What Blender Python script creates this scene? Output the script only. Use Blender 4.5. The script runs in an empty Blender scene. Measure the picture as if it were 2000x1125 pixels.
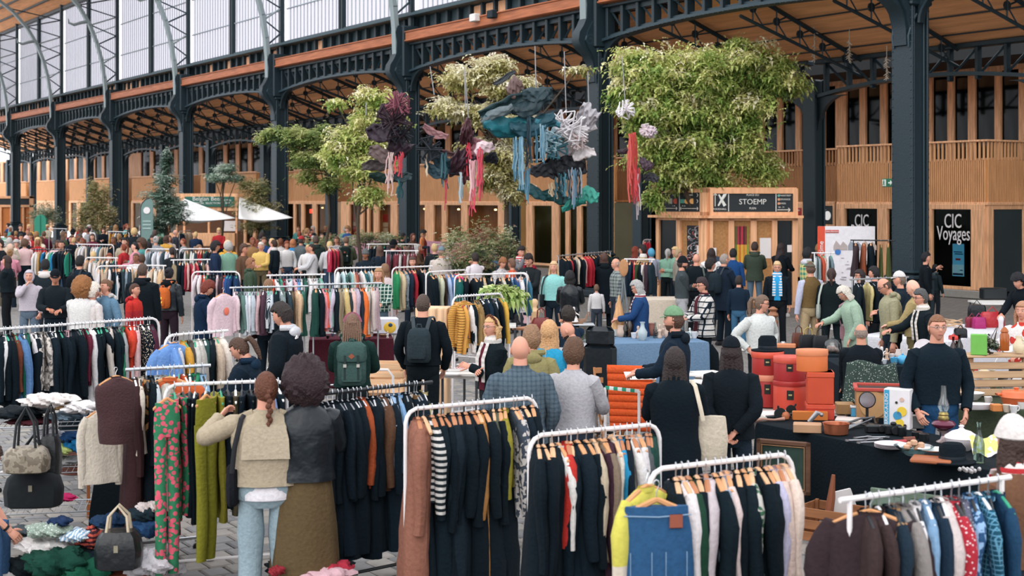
import bpy, math, random
from math import sin, cos, pi, radians as R, sqrt, exp, atan2, hypot
from mathutils import Vector as V, Matrix

# ------------------------------------------------------------------ camera, world, light, exposure
SC = bpy.context.scene
COL = SC.collection
FP, HC, HY = 2778.0, 2.9, 390.0          # focal length in pixels of the 2000 wide frame, eye height, horizon row
cd = bpy.data.cameras.new('camera'); cam = bpy.data.objects.new('camera', cd); COL.objects.link(cam)
cam.location = (0, 0, HC); cam.rotation_euler = (R(90), 0, 0)
cd.sensor_width = 36; cd.lens = 50; cd.shift_y = -(562.5 - HY) / 2000
cd.clip_end = 600; cd.dof.use_dof = True; cd.dof.focus_distance = 16; cd.dof.aperture_fstop = 3.2
SC.camera = cam
w = bpy.data.worlds.new('sky'); SC.world = w; w.use_nodes = True
nt = w.node_tree; bg = nt.nodes['Background']
bg.inputs[0].default_value = (0.93, 0.95, 1.0, 1); bg.inputs[1].default_value = 2.0
def sun(name, energy, ang, rot, col):
    l = bpy.data.lights.new(name, 'SUN'); l.energy = energy; l.angle = R(ang); l.color = col
    o = bpy.data.objects.new(name, l); o.rotation_euler = rot; COL.objects.link(o); return o
sun('daylight', 1.15, 50, (R(55), 0, R(-22)), (1, .97, .93))
SC.view_settings.view_transform = 'Standard'; SC.view_settings.look = 'None'
SC.view_settings.gamma = 1; SC.view_settings.use_curve_mapping = False; SC.view_settings.exposure = 0.02
SC.cycles.max_bounces = 6; SC.cycles.transparent_max_bounces = 10; SC.cycles.diffuse_bounces = 3
SC.cycles.caustics_reflective = False; SC.cycles.caustics_refractive = False
SC.cycles.use_denoising = True

# ------------------------------------------------------------------ placing
TH = math.atan2(1770, 2778); CT, ST = cos(TH), sin(TH)      # direction of the hall against the view
def P(px, py, d): return V(((px - 1000) / FP * d, d, HC - (py - HY) / FP * d))
def dep(py, z): return (HC - z) * FP / (py - HY)
def PZ(px, py, z): return P(px, py, dep(py, z))
def HL(b, a, z=0): return V((CT * b - ST * a, ST * b + CT * a, z))   # hall frame: b across, a along
def HA(px, b):
    u = (px - 1000) / FP
    return b * (CT - u * ST) / (ST + u * CT)
def PY(py, px, b):                                     # height of a picture row on the plane b
    a = HA(px, b); d = ST * b + CT * a
    return HC - (py - HY) / FP * d

# ------------------------------------------------------------------ mesh builder
class MB:
    def __init__(s): s.v = []; s.f = []; s.m = []
    def add(s, vs, fs, m=0):
        k = len(s.v); s.v += [tuple(p) for p in vs]; s.f += [tuple(i + k for i in f) for f in fs]; s.m += [m] * len(fs)
    def box(s, c, d, m=0, rz=0, rx=0, ry=0, taper=1):
        hx, hy, hz = d[0] / 2, d[1] / 2, d[2] / 2
        vs = [V((x * hx * (taper if z > 0 else 1), y * hy * (taper if z > 0 else 1), z * hz)) for x in (-1, 1) for y in (-1, 1) for z in (-1, 1)]
        if rz or rx or ry:
            M_ = Matrix.Rotation(rz, 3, 'Z') @ Matrix.Rotation(ry, 3, 'Y') @ Matrix.Rotation(rx, 3, 'X')
            vs = [M_ @ p for p in vs]
        c = V(c); s.add([p + c for p in vs], [(0, 1, 3, 2), (4, 6, 7, 5), (0, 4, 5, 1), (2, 3, 7, 6), (0, 2, 6, 4), (1, 5, 7, 3)], m)
        return s
    def bb(s, c, d, m=0, bev=.01, rz=0, rx=0, ry=0):      # bevelled box (edges cut on the top and sides)
        hx, hy, hz = d[0] / 2, d[1] / 2, d[2] / 2; e = min(bev, hx * .9, hy * .9, hz * .9)
        lv = [(-hz, -e), (-hz + e, 0), (hz - e, 0), (hz, -e)]; rg = []
        M_ = Matrix.Rotation(rz, 3, 'Z') @ Matrix.Rotation(ry, 3, 'Y') @ Matrix.Rotation(rx, 3, 'X'); c = V(c)
        for z, o in lv:
            X, Y = hx + o, hy + o
            rg.append([c + M_ @ V(p) for p in ((X - e, -Y, z), (X, -Y + e, z), (X, Y - e, z), (X - e, Y, z), (-X + e, Y, z), (-X, Y - e, z), (-X, -Y + e, z), (-X + e, -Y, z))])
        return s.loft(rg, m)
    def loft(s, rg, m=0, closed=True, cap=True):
        n = len(rg[0]); vs = [p for r in rg for p in r]; fs = []
        for i in range(len(rg) - 1):
            for j in range(n if closed else n - 1):
                k = (j + 1) % n; fs.append((i * n + j, i * n + k, (i + 1) * n + k, (i + 1) * n + j))
        if cap and closed: fs.append(tuple(range(n - 1, -1, -1))); fs.append(tuple((len(rg) - 1) * n + j for j in range(n)))
        s.add(vs, fs, m); return s
    def lathe(s, prof, c=(0, 0, 0), n=16, m=0, cap=True, rx=0, ry=0, sq=1):
        M_ = Matrix.Rotation(ry, 3, 'Y') @ Matrix.Rotation(rx, 3, 'X'); c = V(c)
        return s.loft([[c + M_ @ V((r * cos(2 * pi * j / n), r * sq * sin(2 * pi * j / n), z)) for j in range(n)] for r, z in prof], m, True, cap)
    def tube(s, pts, r, n=8, m=0, fl=1.0, up=None, cap=True):
        pts = [V(p) for p in pts]; k = len(pts); rr = r if isinstance(r, (list, tuple)) else [r] * k
        rg = []; pn = None
        for i, p in enumerate(pts):
            t = (pts[min(i + 1, k - 1)] - pts[max(i - 1, 0)])
            t = t.normalized() if t.length > 1e-9 else V((0, 0, 1))
            if pn is None:
                u = V(up) if up else (V((0, 1, 0)) if abs(t.y) < .9 else V((1, 0, 0)))
                pn = (u - t * u.dot(t)).normalized()
            else: pn = (pn - t * pn.dot(t)).normalized()
            b = t.cross(pn)
            rg.append([p + pn * (rr[i] * fl * sin(2 * pi * j / n)) + b * (rr[i] * cos(2 * pi * j / n)) for j in range(n)])
        return s.loft(rg, m, True, cap)
    def ball(s, c, r, n=12, k=8, m=0, f=None):
        c = V(c); r = r if isinstance(r, (list, tuple)) else (r, r, r); rg = []
        for i in range(k + 1):
            t = -pi / 2 + pi * i / k; t = max(-pi / 2 + .05, min(pi / 2 - .05, t))
            rr = []
            for j in range(n):
                p = V((cos(t) * cos(2 * pi * j / n), cos(t) * sin(2 * pi * j / n), sin(t))); q = f(p) if f else 1
                rr.append(c + V((p.x * r[0] * q, p.y * r[1] * q, p.z * r[2] * q)))
            rg.append(rr)
        return s.loft(rg, m)
    def prism(s, poly, axis, lo, hi, m=0):               # polygon extruded: axis 0 -> poly is (y,z), 1 -> (x,z), 2 -> (x,y)
        def q(p, t): return (t, p[0], p[1]) if axis == 0 else (p[0], t, p[1]) if axis == 1 else (p[0], p[1], t)
        n = len(poly); s.add([q(p, lo) for p in poly] + [q(p, hi) for p in poly],
              [tuple(range(n))[::-1], tuple(range(n, 2 * n))] + [(i, (i + 1) % n, n + (i + 1) % n, n + i) for i in range(n)], m); return s
    def grid(s, fn, nu, nv, m=0):
        s.add([fn(i / nu, j / nv) for j in range(nv + 1) for i in range(nu + 1)],
              [(j * (nu + 1) + i, j * (nu + 1) + i + 1, (j + 1) * (nu + 1) + i + 1, (j + 1) * (nu + 1) + i) for j in range(nv) for i in range(nu)], m); return s
    def mesh(s, name, mats, smooth=True):
        me = bpy.data.meshes.new(name); me.from_pydata(s.v, [], s.f)
        for x in (mats if isinstance(mats, (list, tuple)) else [mats]): me.materials.append(x)
        if len(me.materials) > 1: me.polygons.foreach_set('material_index', s.m)
        if smooth:
            me.polygons.foreach_set('use_smooth', [True] * len(me.polygons)); me.set_sharp_from_angle(angle=R(42))
        me.update(); return me
    def build(s, name, mats, parent=None, loc=(0, 0, 0), rz=0, smooth=True, **kw):
        return ob(name, s.mesh(name, mats, smooth), parent, loc, rz, **kw)
def ob(name, data, parent=None, loc=(0, 0, 0), rz=0, label=None, cat=None, group=None, kind=None, mats=None):
    o = bpy.data.objects.new(name, data); COL.objects.link(o); o.location = loc; o.rotation_euler = (0, 0, rz)
    if parent is not None: o.parent = parent
    if label: o['label'] = label
    if cat: o['category'] = cat
    if group: o['group'] = group
    if kind: o['kind'] = kind
    if mats:
        for i, m in enumerate(mats):
            if m is not None and i < len(o.material_slots): o.material_slots[i].link = 'OBJECT'; o.material_slots[i].material = m
    return o
def thing(name, label, cat, loc=(0, 0, 0), rz=0, group=None, kind=None):
    return ob(name, None, None, loc, rz, label, cat, group, kind)
def copy_tree(o, parent=None):
    c = o.copy(); COL.objects.link(c); c.parent = parent
    for ch in list(o.children): copy_tree(ch, c)
    return c
def text(body, size, parent, loc, rot, m, name='lettering', sx=1, align='CENTER', ext=.004):
    cu = bpy.data.curves.new(name, 'FONT'); cu.body = body; cu.size = size; cu.extrude = ext; cu.align_x = align; cu.align_y = 'CENTER'
    cu.resolution_u = 3; cu.materials.append(m); o = bpy.data.objects.new(name, cu); COL.objects.link(o); o.parent = parent
    me = bpy.data.meshes.new_from_object(o); bpy.data.objects.remove(o); o = ob(name, me, parent, loc)
    o.rotation_euler = rot; o.scale = (sx, 1, 1); return o

# ------------------------------------------------------------------ materials
def lin(h):
    if isinstance(h, tuple): return h
    c = [int(h[i:i + 2], 16) / 255 for i in (0, 2, 4)]
    return tuple(x / 12.92 if x <= .04045 else ((x + .055) / 1.055) ** 2.4 for x in c)
_M = {}
def mat(h, rough=.75, metal=0, var=.14, bump=0., sc=14, pat=None, h2=None, ps=10, emit=0, spec=.35, al=1):
    key = (h, rough, metal, var, bump, sc, pat, h2, ps, emit, al)
    if key in _M: return _M[key]
    m = bpy.data.materials.new('surface_' + (h if isinstance(h, str) else 'tone')); m.use_nodes = True; N = m.node_tree.nodes; L = m.node_tree.links
    bs = N['Principled BSDF']; c = lin(h)
    bs.inputs['Roughness'].default_value = rough; bs.inputs['Metallic'].default_value = metal
    bs.inputs['Specular IOR Level'].default_value = spec
    tc = N.new('ShaderNodeTexCoord'); no = N.new('ShaderNodeTexNoise'); no.inputs['Scale'].default_value = sc; no.inputs['Detail'].default_value = 2
    L.new(tc.outputs['Object'], no.inputs['Vector'])
    def rgb(c): n = N.new('ShaderNodeRGB'); n.outputs[0].default_value = (*c, 1); return n.outputs[0]
    def mix(f, a, b, bt='MIX'):
        n = N.new('ShaderNodeMix'); n.data_type = 'RGBA'; n.blend_type = bt
        for sk, x in ((n.inputs[0], f), (n.inputs[6], a), (n.inputs[7], b)):
            if hasattr(x, 'is_linked') or hasattr(x, 'node'): L.new(x, sk)
            else: sk.default_value = x
        return n.outputs[2]
    def mth(op, a, b=0.):
        n = N.new('ShaderNodeMath'); n.operation = op
        for sk, x in ((n.inputs[0], a), (n.inputs[1], b)):
            if hasattr(x, 'node'): L.new(x, sk)
            else: sk.default_value = x
        return n.outputs[0]
    base = rgb(c)
    if pat:
        c2 = rgb(lin(h2 or 'e8e2dc')); sp = N.new('ShaderNodeSeparateXYZ'); L.new(tc.outputs['Object'], sp.inputs[0])
        X, Y, Z = sp.outputs
        def band(o, k, t=.5): return mth('LESS_THAN', mth('FRACT', mth('MULTIPLY', o, k)), t)
        if pat == 'hs': f = band(Z, ps)
        elif pat == 'vs': f = band(X, ps)
        elif pat == 'plaid': f = mth('MULTIPLY', mth('ADD', band(X, ps, .4), band(Z, ps, .4)), .5)
        elif pat == 'grid': f = mth('MAXIMUM', band(X, ps, .22), band(Z, ps, .22))
        elif pat == 'check': f = mth('MULTIPLY', mth('ADD', band(X, ps, .5), mth('MULTIPLY', band(Z, ps * 1.0, .5), 1.0)), .5)
        elif pat in ('dots', 'floral', 'terrazzo'):
            vo = N.new('ShaderNodeTexVoronoi'); vo.inputs['Scale'].default_value = ps; L.new(tc.outputs['Object'], vo.inputs['Vector'])
            f = mth('LESS_THAN', vo.outputs['Distance'], .46 if pat == 'floral' else .28)
            if pat == 'floral': c2 = mix(.75, c2, vo.outputs['Color'], 'MULTIPLY') if h2 is None else c2
        elif pat == 'camo':
            n2 = N.new('ShaderNodeTexNoise'); n2.inputs['Scale'].default_value = ps; n2.inputs['Detail'].default_value = 1; L.new(tc.outputs['Object'], n2.inputs['Vector']); f = mth('GREATER_THAN', n2.outputs[0], .52)
        elif pat == 'tiles':
            br = N.new('ShaderNodeTexBrick'); br.inputs['Scale'].default_value = ps; L.new(tc.outputs['Object'], br.inputs['Vector'])
            br.inputs['Color1'].default_value = (*c, 1); br.inputs['Color2'].default_value = (*[x * .8 for x in c], 1); br.inputs['Mortar'].default_value = (*lin(h2), 1)
            br.inputs['Brick Width'].default_value = .22; br.inputs['Row Height'].default_value = .22; br.inputs['Mortar Size'].default_value = .012
            f = 0.; base = br.outputs['Color']
        elif pat == 'half': f = mth('GREATER_THAN', Z, ps)
        base = mix(f, base, c2)
    dark = mix(1., base, (1 - var, 1 - var, 1 - var, 1), 'MULTIPLY'); lite = mix(1., base, (1 + var, 1 + var, 1 + var, 1), 'MULTIPLY')
    out = mix(no.outputs[0], dark, lite)
    L.new(out, bs.inputs['Base Color'])
    if bump:
        b = N.new('ShaderNodeBump'); b.inputs['Strength'].default_value = bump; b.inputs['Distance'].default_value = .02
        L.new(no.outputs[0], b.inputs['Height']); L.new(b.outputs[0], bs.inputs['Normal'])
    if emit: L.new(out, bs.inputs['Emission Color']); bs.inputs['Emission Strength'].default_value = emit
    if al < 1: bs.inputs['Alpha'].default_value = al
    _M[key] = m; return m
def wood(h, ax=2, sc=3, var=.3, rough=.6):
    key = ('wood', h, ax, sc, var)
    if key in _M: return _M[key]
    m = bpy.data.materials.new('timber_' + h); m.use_nodes = True; N = m.node_tree.nodes; L = m.node_tree.links; bs = N['Principled BSDF']
    tc = N.new('ShaderNodeTexCoord'); mp = N.new('ShaderNodeMapping'); s = [sc * 6] * 3; s[ax] = sc * .5; mp.inputs['Scale'].default_value = s
    no = N.new('ShaderNodeTexNoise'); no.inputs['Scale'].default_value = 1; no.inputs['Detail'].default_value = 4; cr = N.new('ShaderNodeValToRGB'); c = lin(h)
    cr.color_ramp.elements[0].position = .3; cr.color_ramp.elements[1].position = .7
    cr.color_ramp.elements[0].color = (*[x * (1 - var) for x in c], 1); cr.color_ramp.elements[1].color = (*[min(1, x * (1 + var)) for x in c], 1)
    L.new(tc.outputs['Object'], mp.inputs[0]); L.new(mp.outputs[0], no.inputs['Vector']); L.new(no.outputs[0], cr.inputs[0]); L.new(cr.outputs[0], bs.inputs['Base Color'])
    bs.inputs['Roughness'].default_value = rough; bs.inputs['Specular IOR Level'].default_value = .3; _M[key] = m; return m
def glass(h='8fa3a0', clear=.6, rough=.05):
    key = ('glass', h, clear, rough)
    if key in _M: return _M[key]
    m = bpy.data.materials.new('glazing'); m.use_nodes = True; N = m.node_tree.nodes; L = m.node_tree.links; N.remove(N['Principled BSDF'])
    t = N.new('ShaderNodeBsdfTransparent'); t.inputs[0].default_value = (*lin(h), 1); g = N.new('ShaderNodeBsdfGlossy'); g.inputs['Roughness'].default_value = rough
    no = N.new('ShaderNodeTexNoise'); no.inputs['Scale'].default_value = 1.5
    lw = N.new('ShaderNodeLayerWeight'); lw.inputs[0].default_value = 1 - clear; mx = N.new('ShaderNodeMixShader')
    a = N.new('ShaderNodeMath'); a.operation = 'MULTIPLY'; L.new(lw.outputs['Fresnel'], a.inputs[0]); L.new(no.outputs[0], a.inputs[1])
    L.new(a.outputs[0], mx.inputs[0]); L.new(t.outputs[0], mx.inputs[1]); L.new(g.outputs[0], mx.inputs[2]); L.new(mx.outputs[0], N['Material Output'].inputs[0])
    _M[key] = m; return m
IRON = mat('1a2a31', .5, 0, .2, .25, 30); IRON2 = mat('24363e', .5, 0, .2, .2, 30); RIB = mat('7d8a8c', .5, 0, .15, .2, 20)
TIM = wood('b4764a', 2); TIMD = wood('a05e3c', 1, 2); LARCH = wood('deA87e'.lower(), 2); PINE = wood('c99f76', 0)
WHITE = mat('ded9d8', .5, 0, .05); DARKG = mat('0c161a', .3, 0, .3); BLK = mat('0a171e', .7, 0, .3, .2, 25); CHROME = mat('b9bcc0', .3, .8, .05)
SKINS = ['c98f78', 'b87d64', 'd8a48e', '8a5a44', 'c0886e']
# ------------------------------------------------------------------ the hall: floor, iron frame, roof, clerestory
RZ = TH
COLB = 25.1; A0 = HA(1778, COLB); NCOL = 9
fl = MB().box((0, 45, -.06), (150, 130, .1)).build('floor', mat('7c7874', .7, 0, .15, .2, 3, 'tiles', '605d59', 1.0), kind='structure', rz=0)
fl.location = (0, 0, 0)
# pavers: 300 nearest visible ones are pieces of the floor, the rest one stuff part
pm = [mat(h, .75, 0, .25, .3, 8) for h in ('737170', '7e7a74', '686767', '868079')]
rng = random.Random(5)
def paver_mb(mb, b, a, dz, m=0): mb.bb((b, a, dz - .02), (.185, .225, .07), m, .012)
cells = []
for i in range(-60, 60):
    for j in range(10, 130):
        b = i * .2 + (0.1 if j % 2 else 0); a = j * .24; q = HL(b, a)
        if not 7 < q.y < 27: continue
        x = 1000 + q.x / q.y * FP; y = HY + HC / q.y * FP
        if -40 < x < 2040: cells.append((b, a, x, y))
def vis(c):
    x, y = c[2], c[3]
    return (20 < x < 305 and 975 < y < 1035) or (590 < x < 790 and 1015 < y < 1125) or (1615 < x < 1660 and 930 < y < 1125)
near = [c for c in cells if vis(c)]; rng.shuffle(near); near = near[:300]; ns = set(near)
pv = [MB() for _ in range(4)]
for k in range(4): paver_mb(pv[k], 0, 0, .002 * k)
pme = [pv[k].mesh('paver', pm[k]) for k in range(4)]
for b, a, x, y in near:
    o = ob('paver', rng.choice(pme), fl, HL(b, a), RZ)
rest = MB()
for c in cells:
    if c not in ns: paver_mb(rest, c[0], c[1], rng.uniform(-.004, .005), rng.randrange(4))
rest.build('paving', pm, fl, (0, 0, 0), RZ, False, kind='stuff')

def iron_column(n, a):
    t = thing('iron_column', COLLAB[n], 'column', HL(COLB, a), RZ, 'cast-iron columns of the hall', 'thing')
    m = MB()
    m.bb((0, 0, 3.9), (.40, .46, 7.8), 0, .03)
    for sx in (-1, 1): m.bb((sx * .25, 0, 3.9), (.07, .62, 7.8), 0, .02)
    m.build('shaft', IRON, t)
    m = MB()
    for sx in (-1, 1):
        for sy in (-1, 1): m.bb((sx * .16, sy * .25, 4.2), (.05, .05, 7.2), 0, .015)
    m.build('raised_moulding', IRON2, t)
    m = MB()
    for sx in (-1, 1):
        for sy in (-1, 1):
            for k in range(34): m.ball((sx * .292, sy * .27, 1.6 + k * .18), (.014, .018, .018), 6, 4); m.ball((-.25 if sx < 0 else .25, -.315, 1.6 + k * .18), (.018, .014, .018), 6, 4)
    m.build('rivets', IRON2, t, kind='stuff')
    m = MB()
    m.bb((0, 0, .55), (.74, .8, 1.1), 0, .03); m.bb((0, 0, 1.14), (.82, .88, .1), 0, .03); m.bb((0, 0, 1.26), (.68, .74, .1), 0, .04); m.bb((0, 0, .1), (.86, .92, .2), 0, .03)
    for sy in (-1, 1): m.bb((0, sy * .41, .6), (.42, .04, .7), 0, .015)
    m.build('plinth', IRON, t)
    m = MB()                                                    # capital: head block with the scrolled bracket towards the hall
    prof = [(-.20, 6.35), (-.34, 6.4), (-.36, 6.75), (-.42, 7.0), (-.58, 7.22), (-.80, 7.38), (-.92, 7.6), (-.88, 7.85), (-.74, 8.05), (-.62, 8.3), (-.6, 8.7), (-.66, 9.05), (-.56, 9.3), (-.2, 9.3)]
    m.prism(prof, 1, -.19, .19); m.prism([(-.22, 6.4), (-.3, 6.8), (-.42, 7.15), (-.62, 7.4), (-.72, 7.6), (-.62, 7.9), (-.45, 8.2), (-.45, 9.1), (-.22, 9.1)], 1, -.27, .27)
    m.bb((0, 0, 8.35), (.9, .72, 1.9), 0, .05); m.bb((0, 0, 7.35), (.72, .7, .14), 0, .04)
    m.build('capital', IRON, t)
    m = MB()
    for sy in (-1, 1):
        m.tube([(-.55 + .19 * (1 - k / 26) * cos(k * .42), sy * .24, 7.62 + .19 * (1 - k / 26) * sin(k * .42)) for k in range(22)], .035, 6)
        m.tube([(-.3, sy * .22, 6.35), (-.33, sy * .24, 6.6), (-.24, sy * .26, 6.9), (-.1, sy * .28, 7.1)], .03, 6)
    m.build('scroll', IRON2, t)
    for sy in (-1, 1):
        m = MB()                                                # haunch bracket under the girder
        pr = [(sy * .3, 6.9)] + [(sy * (.34 + 1.15 * (1 - cos(k * pi / 16))), 6.9 + .82 * sin(k * pi / 16)) for k in range(9)] + [(sy * .3, 7.72)]
        m.prism(pr if sy > 0 else pr[::-1], 0, -.09, .09)
        m.tube([(-.1, y, z) for y, z in pr[1:-1]], .05, 6); m.build('haunch_bracket', IRON, t)
    if n < 8:
        pt = [(-.55, 8.2), (-.58, 9.2), (-.66, 10.0), (-.82, 11.0), (-1.1, 12.0), (-1.5, 13.0), (-2.1, 14.0), (-3.0, 15.0), (-4.2, 15.9), (-5.6, 16.6)]
        m = MB(); sec = [(x, z) for x, z in pt]
        for i in range(len(sec) - 1):
            (x0, z0), (x1, z1) = sec[i], sec[i + 1]; dx, dz = x1 - x0, z1 - z0; l = hypot(dx, dz)
            m.box(((x0 + x1) / 2, 0, (z0 + z1) / 2), (.17, .3, l + .05), 0, 0, 0, atan2(dx, dz))
        m.build('curved_rib', RIB, t)
        m = MB(); m.bb((.1, 0, 12.5), (.2, .22, 6.6), 0, .03); m.bb((.1, .0, 12.5), (.06, .34, 6.6)); m.build('wall_post', IRON, t)
        za = 9.7; k = 0
        while za < 15.0:
            def rx(z):
                for i in range(len(pt) - 1):
                    if pt[i][1] <= z <= pt[i + 1][1]: f = (z - pt[i][1]) / (pt[i + 1][1] - pt[i][1]); return pt[i][0] + f * (pt[i + 1][0] - pt[i][0])
                return pt[-1][0]
            x0 = rx(za); MB().tube([(x0 + .05, 0, za), (.05, 0, za + .55)], .04, 6).build('brace', RIB if k % 2 else IRON2, t)
            x1 = rx(za + 1.1); MB().tube([(.05, 0, za + .55), (x1 + .05, 0, za + 1.1)], .035, 6).build('brace', IRON2, t)
            za += 1.1; k += 1
        if n >= 4:
            MB().tube([(-1.6, 0, 13.2), (-2.0, 0, 13.1), (-2.4, 0, 12.95), (-2.7, 0, 13.05), (-2.75, 0, 13.3)], [.1, .09, .08, .06, .03], 8).build('hooked_bracket', RIB, t)
    return t
ORD = ['first', 'second', 'third', 'fourth', 'fifth', 'sixth', 'seventh', 'eighth', 'ninth', 'tenth', 'eleventh', 'twelfth', 'thirteenth', 'fourteenth', 'fifteenth', 'sixteenth', 'seventeenth', 'eighteenth', 'nineteenth', 'twentieth']
def nth(k):
    if k < 20: return ORD[k]
    k += 1; s = {1: 'st', 2: 'nd', 3: 'rd'}.get(k % 10 if k % 100 not in (11, 12, 13) else 0, 'th'); return '%d%s' % (k, s)
COLLAB = ['thick dark iron column in front of the travel agency, nearest of the main row', 'dark iron column between the hanging sculptures and the big tree'] + \
    ['dark iron column of the main row, %s from the right end' % nth(k) for k in range(2, 12)]
for n in range(NCOL): iron_column(n, A0 + 12 * n)

def girder(n, a0, lab):
    t = thing('lattice_girder', lab, 'girder', HL(COLB, a0), RZ, 'lattice girders between the columns', 'thing')
    L = 12.0; N = 15
    def zb(y): return 7.55 + .34 * (1 - abs(2 * y / L - 1) ** 2.2)
    m = MB(); m.bb((0, L / 2, 8.62), (.42, L - .7, .1), 0, .02); m.bb((0, L / 2, 8.5), (.1, L - .7, .16)); m.build('top_chord', IRON, t)
    m = MB(); ys = [.35 + (L - .7) * k / 12 for k in range(13)]
    for off, wd in ((0, .42), (.09, .1)):
        m.loft([[(-wd / 2, y, zb(y) + off), (wd / 2, y, zb(y) + off), (wd / 2, y, zb(y) + .08 + off), (-wd / 2, y, zb(y) + .08 + off)] for y in ys])
    m.build('bottom_chord', IRON2, t)
    for k in range(N + 1):
        y = .5 + (L - 1) * k / N; z0 = zb(y) + .05; MB().bb((0, y, (z0 + 8.6) / 2), (.3, .12, 8.6 - z0), 0, .02).build('girder_upright', IRON, t)
        if k < N:
            y2 = .5 + (L - 1) * (k + 1) / N; z2 = zb(y2) + .1
            p, q = ((0, y + .06, z0 + .1), (0, y2 - .06, 8.5)) if k >= N // 2 else ((0, y + .06, 8.5), (0, y2 - .06, z2))
            MB().tube([p, q], .05, 4, fl=.6).build('girder_diagonal', IRON2, t)
    m = MB()
    for k in range(56): m.ball((-.2, .5 + k * .197, zb(.5 + k * .197) - .005), .022, 5, 3)
    m.build('rivets', IRON2, t, kind='stuff')
    # timber beam carried above it
    b = thing('timber_beam', lab.replace('dark lattice girder', 'reddish timber beam along the girder'), 'beam', HL(COLB, a0), RZ, 'timber beams above the girders', 'thing')
    m = MB(); m.bb((-.30, L / 2, 8.87), (.22, L - .9, .40), 0, .02); m.build('plank', TIMD, b); MB().bb((-.42, L / 2, 9.04), (.06, L - .9, .05), 0, .01).build('upper_rail', TIMD, b)
    MB().bb((-.42, L / 2, 8.72), (.06, L - .9, .05), 0, .01).build('lower_rail', TIMD, b)
    if n == 1:
        for px, hx in ((928, 'd8d4d0'), (962, '14222a')):
            a = HA(px, COLB - .5); MB().bb((-.52, a - a0, 9.0), (.22, .36, .26), 0, .02).build('floodlight', mat(hx), b, label='white floodlight' if px < 940 else 'black floodlight')
for n in range(-1, NCOL - 1):
    girder(n, A0 + 12 * n, 'dark lattice girder %s' % ('right of the nearest column' if n < 0 else 'spanning the %s bay from the right' % nth(n)))

# frieze between the timber beam and the windows, clerestory glazing
AE, AS = A0 + 12 * (NCOL - 1) + 8, A0 - 12
wl = ob('wall_right', None, kind='structure', loc=(0, 0, 0), rz=RZ)
m = MB(); m.box((COLB + .45, (AS + AE) / 2, 9.35), (.1, AE - AS, .75)); m.bb((COLB + .1, (AS + AE) / 2, 9.72), (.5, AE - AS, .12), 0, .02); m.build('frieze_board', mat('33474e', .6), wl)
for k in range(int((AE - AS) / .8)):
    a = AS + k * .8; MB().bb((COLB + .3, a, 9.35), (.2, .12, .66), 0, .02).build('frieze_stud', IRON, wl) if k % 1 == 0 else None
rg = random.Random(3)
for k in range(int((AE - AS) / .8) - 1):
    if rg.random() < .28:
        a = AS + k * .8 + .4; MB().bb((COLB + .36, a, 9.37), (.06, .62, .5), 0, .02).build('timber_panel', LARCH, wl)
NOP = 0
for n in range(0, NCOL - 1):
    a0 = A0 + 12 * n + .3; a1 = a0 + 11.4
    wn = ob('window_%d' % (n + 1), None, kind='structure', loc=HL(COLB + .25, a0), rz=RZ)
    MB().box((0, 5.7, 12.6), (.03, 11.4, 5.6)).build('pane', glass('dcdade', .97, .3), wn)
    m = MB()
    for k in range(1, 32): m.box((-.02, k * 11.4 / 32, 12.6), (.03, .05, 5.6))
    m.build('glazing_bars', mat('a4acb2', .6), wn, kind='stuff')
    for q in (.5,): m = MB(); m.bb((-.1, 11.4 * q - .12, 12.6), (.2, .12, 5.8), 0, .02); m.bb((-.1, 11.4 * q + .12, 12.6), (.2, .12, 5.8), 0, .02); m.build('mullion', IRON, wn)
    for z in (11.3, 13.1): MB().bb((-.06, 5.7, z), (.06, 11.4, .05), 0, .01).build('glazing_rail', mat('8d989f'), wn)
    MB().bb((0, 5.7, 9.84), (.3, 11.9, .1), 0, .02).build('sill', IRON2, wn)
    MB().bb((0, 5.7, 15.45), (.3, 11.9, .2), 0, .02).build('head_rail', IRON, wn)
# nave roof (its lower edge shows at the top left) and the side aisle roof
ce = ob('ceiling', None, kind='structure', rz=RZ)
CEIL = wood('f0ac78', 1, 1.2, .16, .8)
m = MB(); m.loft([[(25.3, a, 15.6), (14, a, 20.6), (14, a, 20.7), (25.3, a, 15.75)] for a in (A0 + 48, A0 + 130)]); m.build('nave_boarding', CEIL, ce)
for k in range(12):
    b = 25.3 - k * .95; z = 15.6 + k * .42; MB().bb((b, A0 + 89, z - .06), (.12, 82, .12), 0, .02).build('purlin', IRON, ce)
def zr(b): return 8.69 - .374 * (b - 25.1)
N_PL = 22
for k in range(N_PL):                                     # broad boarding strips along the aisle, each its own piece
    b0 = 25.15 + k * 4.6 / N_PL; b1 = b0 + 4.6 / N_PL - .008
    MB().loft([[(b0, a, zr(b0) + .02), (b1, a, zr(b1) + .02), (b1, a, zr(b1) + .06), (b0, a, zr(b0) + .06)] for a in (AS - 2, AE)]).build('board', CEIL, ce)
for k in range(5):
    b = 25.6 + k * .9; MB().bb((b, (AS + AE) / 2, zr(b) - .02), (.035, AE - AS, .04), 0, .01).build('purlin', IRON, ce)
MB().box((36.6, (AS + AE) / 2, 7.05), (6, AE - AS + 6, .1)).build('soffit', mat('3b3029', .9), ce); MB().box((33.6, (AS + AE) / 2, 7.85), (.1, AE - AS + 6, 1.7)).build('sky_gap_board', mat('33393c', .9), ce)  # soffit held back for daylight on the facade; board added to hide the sky
a = A0 - 11
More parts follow.
